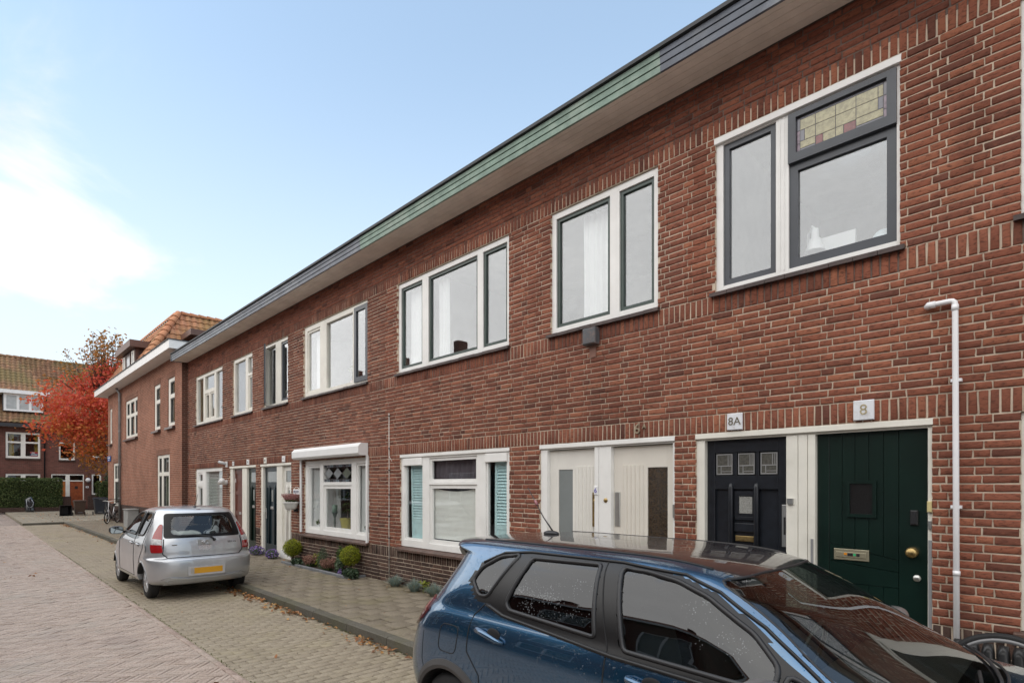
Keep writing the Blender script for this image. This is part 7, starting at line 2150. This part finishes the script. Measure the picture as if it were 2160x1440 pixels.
MB().lathe([(.06, .93), (.055, .95), (.02, .98), (.025, 1.1), (.018, 1.2), (.05, 1.3), (.075, 1.33), (0, 1.33)], (-11.66, .2, 0), 14).build('stand', M('dark green stand', (0.05, 0.09, 0.075), .5), t, smooth=True)
MB().lathe([(.055, 1.33), (.055, 1.49), (0, 1.49)], (-11.66, .2, 0), 14).build('candle', cm, t, smooth=True)
t = thing('potted_palm', 'drooping green palm in a yellow pot behind the shutter window', 'plant', (-11.3, .32, .92))
MB().lathe([(.12, .92), (.17, 1.2), (.175, 1.21), (.15, 1.2), (0, 1.19)], (-11.3, .32, 0), 20).build('pot', M('yellow pot', (0.55, 0.48, 0.09), .35), t, smooth=True)
n = 170; a = rng.uniform(0, 2 * PI, n); q = rng.uniform(.3, 1, n)
hb = rng.choice([1.38, 1.52, 1.68], n)
base = np.stack([-11.3 + 0 * a, .32 + 0 * a, hb], 1)
V, F = blades(base, .25 * (1.3 - q), np.stack([np.cos(a) * .38 * q, np.sin(a) * .22 * q], 1), .025, 4, 4.5)
link('leaves', np_mesh('leaves', V, F, green_m, np.repeat(rng.random(n), 4)), t); MB().tube([(-11.3, .32, 1.18), (-11.3, .32, 1.66)], .018, 6).build('trunk', bark, t)
def pot_plant(x, y, z, label, m, pm, r=.09, h=.16):
    t = thing('pot_plant', label, 'plant', (x, y, z))
    MB().lathe([(r * .6, z), (r * .8, z + r), (0, z + r)], (x, y, 0), 14).build('pot', pm, t, smooth=True)
    P, v = sphere_pts(160, (x, y, z + r + h * .5), (r, r, h * .55), .3)
    link('foliage', leaf_mesh('foliage', P, .05, m), t)
terracotta = M('terracotta', (0.42, 0.15, 0.07), .8)
pot_plant(-12.28, .17, .93, 'small round green plant behind the far side light of the shutter window', green_m, plastic_white, .09, .12)
pot_plant(-10.14, .17, .93, 'small round green plant at the near edge of the shutter window', green_m, plastic_white, .09, .12)
pot_plant(-13.85, .16, 4.0, 'white flowers in an orange pot on the sill beside the open casement', leaf_mat('white blooms', [(0, (0.1, 0.14, 0.06)), (.5, (.5, .5, .46)), (1, (.7, .7, .66))]), terracotta, .12, .2)
pot_plant(-18.8, .2, 4.0, 'leafy green plant in the upper window above the venetian blind', green_m, plastic_white, .14, .32)
pot_plant(-16.75, .2, 4.0, 'yellow green plant at the foot of the narrow upper window', yellow_m, plastic_white, .10, .22)
pot_plant(-10.8, .2, 4.0, 'slender plant in the upper window over the shutter box', yellow_m, terracotta, .1, .42)
t = thing('desk_lamp', 'white desk lamp behind the big pane of the stained glass window', 'lamp', (-1.93, .3, 3.98))
MB().lathe([(.09, 4.20), (.05, 4.32), (.035, 4.33), (.03, 4.42), (0, 4.42)], (-1.92, .3, 0), 18).tube([(-1.92, .3, 4.42), (-1.95, .32, 4.46), (-2.0, .36, 4.40), (-2.02, .4, 4.1)], .012, 8).build('lamp', plastic_white, t, smooth=True)
t = thing('monitor', 'white screen standing behind the big pane of the stained glass window', 'monitor', (-1.75, .45, 3.98))
MB().rbox(-2.0, -1.60, .42, .45, 4.02, 4.36, .006).box(-1.85, -1.75, .45, .5, 3.9, 4.05).build('screen', plastic_white, t)
t = thing('globe', 'pale desk globe in the near corner of the stained glass window', 'globe', (-1.34, .3, 4.0))
MB().ball((-1.34, .3, 4.13), .10, 18, 12).build('sphere', M('pale globe', (0.55, 0.66, 0.70), .4, var=.2, vs=12), t, smooth=True); MB().lathe([(.06, 3.98), (.015, 4.0), (.012, 4.04)], (-1.34, .3, 0), 12).build('stand', plastic_white, t)
t = thing('venetian_blind', 'white venetian blind filling the ground floor window behind the silver car', 'blind', (-19.4, .2, .93))
sl_m = M('blind slat', (0.72, 0.72, 0.70), .5)
for i in range(30):
    z = .96 + i * .047
    MB().add([(-20.27, .10, z), (-18.61, .10, z), (-18.61, .128, z + .030), (-20.27, .128, z + .030)], [(0, 1, 2, 3)]).build('slat', sl_m, t)
curtain('white net curtain behind the narrow light beside the venetian blind', -21.15, -20.6, .92, 2.35, .25, curtain_white, .02, .09)
curtain('white curtain at the far edge of the upper window over the shutter box', -12.66, -12.2, 4.0, 5.45, .25, curtain_white, .02, .09)
curtain('pale curtain in the tall ground floor window of the corner house', -25.6, -24.0, .4, 2.95, .1, M('pale green curtain', (0.5, 0.52, 0.46), .9, trans=.3), .02, .13)

# ---------------------------------------------------------------- soft toys on the parcel shelf of the silver car
def lumps(name, balls, m, parent, res=.02):
    mbd = bpy.data.metaballs.new('tmp'); mbd.resolution = res; mbd.threshold = .35
    for c, r in balls:
        e = mbd.elements.new(type='ELLIPSOID'); e.co = c; e.radius = 1.0; e.size_x, e.size_y, e.size_z = [q * 1.25 for q in r]
    o = bpy.data.objects.new('tmp', mbd); col.objects.link(o)
    bpy.context.view_layer.update()
    me = bpy.data.meshes.new_from_object(o.evaluated_get(bpy.context.evaluated_depsgraph_get()))
    bpy.data.objects.remove(o); bpy.data.metaballs.remove(mbd)
    me.name = name
    me.materials.clear(); me.materials.append(m)
    me.polygons.foreach_set('use_smooth', [True] * len(me.polygons))
    return link(name, me, parent)
def toyloc(lx, ly, lz): return (SILV_O[0] - lx, SILV_O[1] - ly, lz)
plush_w = M('white plush', (0.74, 0.75, 0.68), .95, var=.08, bump=.4, bs=150)
t = thing('plush_toy', 'white plush animal lying behind the rear window of the silver car', 'toy', toyloc(.50, .22, 1.006), local=True)
lumps('body', [((0, .10, .07), (.09, .15, .07)), ((0, -.04, .07), (.09, .13, .065)), ((-.0, -.17, .085), (.075, .075, .075)), ((.02, .2, .05), (.06, .08, .05))], plush_w, t)
stripe = bpy.data.materials.new('striped plush'); stripe.use_nodes = True
nt = stripe.node_tree; bs_ = nt.nodes['Principled BSDF']; bs_.inputs['Roughness'].default_value = .95
wv = nd(nt, 'ShaderNodeTexWave', {'Scale': 9.0, 'Distortion': 5.0, 'Detail': 3.0}); nt.links.new(nd(nt, 'ShaderNodeNewGeometry').outputs['Position'], wv.inputs[0])
nt.links.new(ramp(nt, wv.outputs[1], [(.35, (0.04, 0.045, 0.05)), (.5, (0.50, 0.53, 0.55))]), bs_.inputs[0])
t = thing('plush_toy', 'grey and white striped plush tiger sitting behind the rear window of the silver car', 'toy', toyloc(.50, -.25, 1.006), local=True)
lumps('body', [((0, -.04, .07), (.09, .16, .07)), ((0, .02, .13), (.075, .085, .11)), ((-.02, .05, .245), (.065, .075, .07)), ((-.0, .0, .30), (.02, .022, .022)), ((-.0, .10, .30), (.02, .022, .022)), ((-.05, .12, .04), (.035, .09, .035)), ((-.05, -.1, .04), (.035, .08, .035)), ((-.06, .05, .23), (.03, .035, .028))], stripe, t)
for y_ in (.03, .075): MB().ball((-.083, y_, .262), .009, 8, 6).build('eye', plastic_black, t)
MB().ball((-.095, .052, .238), .011, 8, 6).build('nose', M('plush nose', (0.35, 0.10, 0.08), .6), t)

# ================================================================ red maple, hedges, bins, bicycles
maple = leaf_mat('autumn leaves', [(0, (0.15, 0.085, 0.022)), (0.22, (0.42, 0.19, 0.045)), (0.42, (0.58, 0.20, 0.05)), (0.6, (0.62, 0.135, 0.055)), (0.82, (0.62, 0.105, 0.07)), (1.0, (0.50, 0.085, 0.07))], trans=.4, own=False)
TX, TY = -46.0, 1.7
t = thing('maple_tree', 'maple in red and orange autumn leaf rising behind the corner house', 'tree', (TX, TY, .1))
mb = MB(); tips = []
def limb(p, d, r, L, lvl):
    q = [p]; rr = [r]
    for i in range(4):
        d = (d + Vector((random.gauss(0, .13), random.gauss(0, .13), random.gauss(.05, .08)))).normalized()
        q.append(q[-1] + d * L / 4); rr.append(r * (1 - .17 * (i + 1)))
    mb.tube(q, rr, 6 if lvl < 2 else 4)
    if lvl >= 4: tips.extend([q[2], q[3], q[4]]); return
    if lvl >= 3: tips.append(q[3]); tips.append(q[4])
    for k in range(4 if lvl == 0 else 3):
        f = random.choice((2, 3, 4)) if k else 4
        a = random.uniform(0, 2 * PI); sp = random.uniform(.45, .9) if lvl else random.uniform(.5, .8)
        o = d.orthogonal().normalized(); o = Matrix.Rotation(a, 3, d) @ o
        limb(q[f], (d * math.cos(sp) + o * math.sin(sp) + Vector((0, 0, .10))).normalized(), rr[f] * .66, L * random.uniform(.62, .8), lvl + 1)
limb(Vector((TX, TY, .1)), Vector((0, -.05, 1)), .17, 3.3, 0)
# the crown's own outline: leaves sit on twigs and in clumps
n_t = len(tips)
T_ = np.array([tuple(p) for p in tips])
cl = []
for _ in range(300):
    th, ph_ = rng.uniform(0, 2 * PI), math.acos(rng.uniform(-1, 1))
    rr = rng.uniform(.55, 1.0)
    z = 6.6 + 3.9 * rr * math.cos(ph_)
    wdt = 2.9 if z < 7.5 else 2.9 * max(.35, 1 - (z - 7.5) / 6.0)
    if rng.random() < .16:
        cl.append((TX + rng.normal(.4, .7), TY - 2.6 + rng.normal(0, .62), 6.0 + rng.normal(0, .35) - .25)); continue
    cl.append((TX + .3 + wdt * .9 * rr * math.sin(ph_) * math.cos(th), TY - .35 + wdt * rr * math.sin(ph_) * math.sin(th), max(2.9, z)))
cl = np.array(cl)
Pn, Rn = [], []
for c in cl:
    k = int(rng.integers(26, 58)) if c[2] < 9.6 else int(rng.integers(12, 26))
    Pn.append(c + rng.normal(0, 1, (k, 3)) * np.array([.45, .46, .25])); Rn.append(np.clip(np.interp(c[2] + rng.normal(0, .5), [3, 4.2, 5.6, 9, 11], [.12, .34, .66, .82, .5]) + rng.normal(0, .13, k), 0, 1))
for c in T_:
    k = 5; Pn.append(c + rng.normal(0, .16, (k, 3))); Rn.append(np.clip(np.interp(c[2], [3, 6, 9, 12], [.2, .55, .6, .2]) + rng.normal(0, .15, k), 0, 1))
for i in range(64):       # bare leaders above the crown, brown leaves only
    x, y = TX + rng.normal(.2, 1.2), TY - .3 + rng.normal(0, 1.35)
    top = 12.7 - abs(y - TY + .3) * .8 - rng.uniform(0, 1.6)
    b = Vector((TX + (x - TX) * .5, TY - .5 + (y - TY + .5) * .5, 8.0)); e = Vector((x, y, top)); mid = (b + e) / 2 + Vector((random.gauss(0, .15), random.gauss(0, .15), .2))
    mb.tube([b, mid, e], [.035, .02, .008], 4)
    for f in (.45, .6, .75, .9, 1.0):
        p = b.lerp(e, f); k = int(rng.integers(3, 8)); Pn.append(np.array(p) + rng.normal(0, .17, (k, 3))); Rn.append(rng.uniform(0, .35, k))
P = np.concatenate(Pn); Q = np.concatenate(Rn)
link('crown', leaf_mesh('crown', P, .18, maple, rnd=Q, aspect=.8, flat=np.array([[.1, 0, .5]]).repeat(len(P), 0)), t)
mb.build('trunk', bark, t, smooth=True)


def hedge(x0, x1, y0, y1, z0, z1, n, label):
    t = thing('hedge', label, 'hedge', ((x0 + x1) / 2, (y0 + y1) / 2, .1), 'clipped hedges before the far house')
    MB().box(x0 + .12, x1 - .12, y0 + .1, y1 - .1, z0, z1 - .12).build('dark_core', M('hedge core shade', (0.022, 0.026, 0.012), .95, var=.4, vs=12), t)  # solid box for the inner twigs, their shade put into its dark colour
    u = rng.random((n, 3)); P = np.empty((n, 3)); N = np.zeros((n, 3))
    k = rng.random(n)
    P[:, 0] = np.where(k < .62, x1 + rng.normal(0, .05, n), x0 + u[:, 0] * (x1 - x0)); N[k < .62, 0] = 1
    P[:, 1] = y0 + u[:, 1] * (y1 - y0); P[:, 2] = np.where(k < .62, z0 + u[:, 2] * (z1 - z0), z1 + rng.normal(0, .04, n)); N[k >= .62, 2] = 1
    e = k > .88; P[e, 1] = np.where(u[e, 0] < .5, y0, y1) + rng.normal(0, .05, e.sum()); P[e, 2] = z0 + u[e, 2] * (z1 - z0); N[e] = (0, 0, .3)
    P[:, 0] += .05 * np.sin(P[:, 1] * 3.1) * (k < .62) + .04 * np.sin(P[:, 2] * 5 + P[:, 1])
    link('foliage', leaf_mesh('foliage', P, .085, hedge_m, flat=N * .6, aspect=.6), t)
hedge(-52.3, -51.3, -9.5, -.62, .35, 2.36, 30000, 'long clipped green hedge in front of the far house')
hedge(-52.3, -51.3, 1.55, 5.0, .3, 2.16, 9000, 'short clipped green hedge behind the wheeled bins')
t = thing('garden_wall', 'low dark brick wall at the foot of the long hedge', 'wall', (-51.3, -5, .1)); MB().box(-51.42, -51.2, -9.5, -.7, .09, .40).build('brickwork', DB, t)
t = thing('garden_wall', 'knee high dark brick wall before the orange door', 'wall', (-51.5, -.35, .1)); MB().box(-51.9, -51.6, -.62, -.02, .09, 1.12).build('brickwork', DB, t)
t = thing('garden_wall', 'low dark brick pier between the rust coloured door and the short hedge', 'wall', (-51.5, 1.2, .1)); MB().box(-51.9, -51.6, .98, 1.55, .09, 1.12).build('brickwork', DB, t)
clump('shrub', 'dark broad leaved shrub above the short hedge', 'shrub', -52.0, 2.6, .7, .6, 1.3, 500, .16, ivy_m, z0=1.9)


def wheelie(x, y, m, label, h=1.02, rz=0.0, lying=False):
    t = thing('wheelie_bin', label, 'bin', (x, y, .1), 'wheeled refuse bins', local=True, rotz=rz)
    def P(v):   # lying bins point their opening along local -y
        return [(a, -c + .55, b + .29) for a, b, c in v] if lying else v
    b = MB()
    def loft(r0, r1, z0, z1, t0=1):
        v = [(-r0, -r0 * 1.2, z0), (r0, -r0 * 1.2, z0), (r0, r0 * 1.2, z0), (-r0, r0 * 1.2, z0), (-r1, -r1 * 1.2, z1), (r1, -r1 * 1.2, z1), (r1, r1 * 1.2, z1), (-r1, r1 * 1.2, z1)]
        b.add(P(v), [(0, 1, 5, 4), (1, 2, 6, 5), (2, 3, 7, 6), (3, 0, 4, 7), (0, 3, 2, 1)])
    loft(.21, .275, .06, h * .92); b.build('body', m, t)
    b = MB(); loft(.195, .262, .09, h * .925); b.build('inside', plastic_black, t)
    b = MB()
    for a0, a1, c0, c1 in ((-.30, .30, -.35, -.322), (-.30, .30, .322, .35), (-.30, -.272, -.321, .321), (.272, .30, -.321, .321)):
        z0, z1 = h * .885, h * .93
        b.add(P([(a0, c0, z0), (a1, c0, z0), (a1, c1, z0), (a0, c1, z0), (a0, c0, z1), (a1, c0, z1), (a1, c1, z1), (a0, c1, z1)]), [(0, 3, 2, 1), (4, 5, 6, 7), (0, 1, 5, 4), (1, 2, 6, 5), (2, 3, 7, 6), (3, 0, 4, 7)])
    b.build('rim', m, t)
    if not lying:
        lid = MB(); lid.prism([(-.36, h * .932), (.36, h * .932), (.36, h * .96), (.2, h), (-.2, h), (-.36, h * .96)], -.30, .30, 'x')
        lid.v = [(a, b_, c) for a, b_, c in lid.v]; lid.build('lid', m, t)
        MB().tube([(-.2, .34, h * .93), (-.2, .40, h * .95), (.2, .40, h * .95), (.2, .34, h * .93)], .015, 6).build('handle', m, t)
        MB().box(-.12, .12, -.30, -.285, .16, .19).build('grip', M('grey bin grip', (0.2, 0.2, 0.21), .5), t)
        for s_ in (-1, 1): MB().lathe([(0, s_ * .27), (.10, s_ * .27), (.10, s_ * .31), (0, s_ * .31)], (0, .24, .10), 18, 'x').build('wheel', rubber, t)
    return t
bin_dark = M('dark blue grey bin', (0.022, 0.026, 0.036), .45, var=.12); bin_brown = M('brown bin', (0.06, 0.032, 0.02), .55, var=.15)
RB = R(90)
wheelie(-43.1, -.55, bin_brown, 'brown wheeled bin between the tipped bin and the blue grey bins', .92, RB)
wheelie(-43.2, .45, bin_dark, 'blue grey wheeled bin standing before the short hedge', 1.07, RB)
wheelie(-44.1, 1.15, bin_dark, 'blue grey wheeled bin half hidden by the corner house', 1.02, RB)
wheelie(-43.0, -1.25, M('black brown bin', (0.03, 0.022, 0.018), .6), 'tipped over black bin with its open mouth towards us', 1.0, RB, lying=True)
t = thing('rubbish_sack', 'upright dark rubbish sack with shiny folds against the long hedge', 'rubbish sack', (-50.6, -2.38, .1))
mb = MB().lathe([(.0, .0), (.24, .0), (.27, .15), (.24, .4), (.27, .62), (.24, .85), (.14, .98), (.05, 1.05), (0, 1.05)], (-50.6, -2.38, .1), 26)
mb.v = [(x + .03 * math.sin(9 * z + 5 * y), y + .035 * math.sin(13 * z + 3 * x), z) for x, y, z in mb.v]
mb.build('sack', M('black polythene', (0.016, 0.017, 0.02), .22, var=.3, vs=12, bump=1.0, bs=9, coat=.6), t, smooth=True)
mb = MB().tube([(-50.34, -2.56, .95), (-50.32, -2.55, .6), (-50.32, -2.46, .42), (-50.32, -2.33, .42), (-50.32, -2.22, .55), (-50.33, -2.2, .78), (-50.36, -2.3, .95)], .02, 6)
mb.build('shiny_fold', M('grey foil', (0.30, 0.31, 0.33), .4, metal=.3), t, smooth=True)


def bicycle(loc, rz, label, paint, wr, small=False, dark=False):
    t = thing('bicycle', label, 'bicycle', loc, 'bicycles by the corner house', local=True, rotz=rz)
    wb = 1.0
    for x in (0, wb):
        w = MB().lathe([(wr - .045, -.015), (wr - .02, -.022), (wr, 0), (wr - .02, .022), (wr - .045, .015)], (x, 0, wr), 36, 'y').build('wheel', rubber, t, smooth=True)
        MB().lathe([(wr - .06, -.012), (wr - .03, -.016), (wr - .03, .016), (wr - .06, .012), (wr - .06, -.012)], (x, 0, wr), 36, 'y').build('rim', M('bright rim', (0.66, 0.63, 0.60), .3, metal=.3) if not dark else dark_metal, w, smooth=True)
        mb = MB().ball((x, 0, wr), .03, 8, 6)
        for i in range(14): mb.tube([(x, 0, wr), (x + (wr - .05) * math.cos(i * PI / 7), .0, wr + (wr - .05) * math.sin(i * PI / 7))], .0025, 3)
        mb.build('spokes', alu if not dark else dark_metal, w)
    hz = .95 if small else 1.0
    bb = (.44, 0, wr * .95 if not small else .29); hd = (.86, 0, wr + .42); st = (.28, 0, .78)
    MB().tube([hd, bb], .022, 8).tube([bb, st], .018, 8).tube([bb, (0, .05, wr)], .011, 6).tube([bb, (0, -.05, wr)], .011, 6).tube([(.34, 0, .6), (0, .05, wr)], .009, 6).tube([(.34, 0, .6), (0, -.05, wr)], .009, 6).build('frame', paint, t, smooth=True)
    MB().tube([(.80, 0, hz + .08), (.86, 0, wr + .40), (.93, .05, wr + .12), (wb, .05, wr)], .015, 8).tube([(.86, 0, wr + .40), (.93, -.05, wr + .12), (wb, -.05, wr)], .015, 8).build('fork', paint, t, smooth=True)
    MB().tube([(.70, .30, hz + .10), (.78, .18, hz + .12), (.80, 0, hz + .08), (.78, -.18, hz + .12), (.70, -.30, hz + .10)], .013, 8).build('handlebar', alu if not dark else dark_metal, t, smooth=True)
    for s_ in (1, -1): MB().tube([(.70, s_ * .30, hz + .10), (.62, s_ * .36, hz + .09)], .018, 8).build('grip', plastic_black, t, smooth=True)
    MB().tube([st, (.25, 0, .88)], .013, 6).ball((.24, 0, .90), (.13, .07, .035), 12, 8).build('saddle', plastic_black, t, smooth=True)
    MB().box(-.18, .22, -.07, .07, wr * 2 + .08, wr * 2 + .10).build('carrier', plastic_black, t)
    a = [(wr + .035) * c for c in (1,)][0]
    mb = MB()
    for x, a0, a1 in ((0, .1 * PI, 1.0 * PI), (wb, .25 * PI, .95 * PI)):
        pts = [(x + a * math.cos(a0 + (a1 - a0) * i / 14), 0, wr + a * math.sin(a0 + (a1 - a0) * i / 14)) for i in range(15)]
        mb.tube(pts, .018, 5)
    mb.build('mudguard', plastic_black, t, smooth=True)
    MB().lathe([(.0, -.05), (.09, -.05), (.09, -.04), (0, -.04)], bb, 18, 'y').tube([(bb[0], -.07, bb[2]), (bb[0] + .12, -.07, bb[2] - .12)], .01, 5).tube([(bb[0], .07, bb[2]), (bb[0] - .12, .07, bb[2] + .12)], .01, 5).build('crank', dark_metal, t)
    return t
bicycle((-33.0, -.30, .125), R(-32), 'small wheeled silver bicycle leaning by the corner house', M('silver bike paint', (0.55, 0.55, 0.57), .3, metal=.4), .27, True)
bicycle((-34.8, -.32, .125), R(-14), 'black bicycle standing behind the silver bicycle', M('black bike paint', (0.02, 0.02, 0.022), .35), .34, dark=True)

# bicycle wheel and rack behind the blue car, bottom right
t = thing('bicycle', 'bicycle with black tyre by the wall, mostly hidden by the blue car', 'bicycle', (-.2, -.62, .12))
wx, wy, wz, wr = -.45, -.42, .13 + .375, .375
w = MB().lathe([(wr - .04, -.014), (wr - .02, -.021), (wr, 0), (wr - .02, .021), (wr - .04, .014)], (wx, wy, wz), 60, 'y').build('wheel', rubber, t, smooth=True)
MB().lathe([(wr - .065, -.012), (wr - .036, -.016), (wr - .036, .016), (wr - .065, .012), (wr - .065, -.012)], (wx, wy, wz), 60, 'y').build('rim', M('dull rim', (0.16, 0.16, 0.165), .35, metal=.6), w, smooth=True)
mb = MB()
for i in range(18): mb.tube([(wx, wy, wz), (wx + (wr - .05) * math.cos(i * PI / 9), wy, wz + (wr - .05) * math.sin(i * PI / 9))], .0012, 4)
mb.build('spokes', dark_metal, w)
MB().tube([(wx, wy - .06, wz), (wx + .45, wy - .06, wz - .05)], .012, 6).tube([(wx, wy + .06, wz), (wx + .45, wy + .06, wz - .05)], .012, 6).tube([(wx + .45, wy, wz - .05), (wx + .30, wy, wz + .55)], .016, 8).tube([(wx + .45, wy, wz - .05), (wx + .95, wy, wz + .45)], .016, 8).build('frame', dark_metal, t, smooth=True)
bag = MB()
for i in range(9):
    x = wx - .36 + i * .085
    bag.tube([(x, wy + .10 + .012 * math.sin(i), wz - .30), (x + .01, wy + .085, wz - .05), (x, wy + .10, wz + .20), (x, wy + .12, wz + .26)], [.034, .042, .04, .03], 8)
bag.build('ribbed_bag', M('black ribbed tarpaulin', (0.016, 0.016, 0.017), .38, var=.3, vs=15, coat=.2), t, smooth=True)

# ---------------------------------------------------------------- fallen leaves along the kerb and in the corners
lf = leaf_mat('fallen leaves', [(0, (0.14, 0.06, 0.025)), (.4, (0.30, 0.13, 0.05)), (.75, (0.42, 0.21, 0.08)), (1, (0.46, 0.27, 0.09))], trans=.1)
pts = []
for cx_, n_, sx in [(-9.95, 80, .22), (-9.0, 50, .16), (-8.35, 45, .10), (-7.9, 10, .1), (-7.35, 14, .14), (-6.6, 8, .12), (-6.25, 36, .13), (-5.75, 30, .12), (-5.35, 10, .1), (-10.6, 60, .25), (-11.5, 40, .5), (-15, 40, .8), (-20, 60, 2.5), (-28, 70, 3), (-34.0, 160, .8)]:
    d = np.abs(rng.normal(0, .10, n_))
    pts.append(np.stack([cx_ + rng.normal(0, sx, n_), KERB_Y - .03 - d, .012 + rng.random(n_) * .03 * np.exp(-d * 9)], 1))
pts.append(np.stack([rng.uniform(-35, -3, 60), rng.uniform(-1.8, -.1, 60), np.full(60, .135)], 1))
pts.append(np.stack([rng.uniform(-48, -36, 420), rng.normal(-1.2, 1.3, 420), np.full(420, .112)], 1))
pts.append(np.stack([rng.normal(-35.5, .5, 160), rng.normal(-.2, .25, 160), np.full(160, .125)], 1))
pts.append(np.stack([rng.uniform(-30, -4, 40), rng.uniform(-5.5, -2.2, 40), np.full(40, .012)], 1))
P = np.concatenate(pts)
me = leaf_mesh('fallen_leaves', P, .058, lf, flat=np.array([[0, 0, 1.4]]).repeat(len(P), 0), aspect=.6, sizevar=.45)
o = link('fallen_leaves', me); tag(o, 'brown and orange fallen leaves drifted along the kerb', 'leaves', kind='stuff')
# moss and grit in the gutter
moss = leaf_mat('moss', [(0, (0.05, 0.06, 0.015)), (1, (0.13, 0.14, 0.04))], .9, .0)
n_ = 2600
P = np.stack([rng.uniform(-22, 2, n_), np.where(rng.random(n_) < .6, KERB_Y - .012 - np.abs(rng.normal(0, .012, n_)), ROAD_E + .012 + rng.normal(0, .008, n_)), np.full(n_, .006)], 1)
o = link('moss', leaf_mesh('moss', P, .013, moss, aspect=.9)); tag(o, 'moss growing in the joints along the kerb', 'moss', kind='stuff')
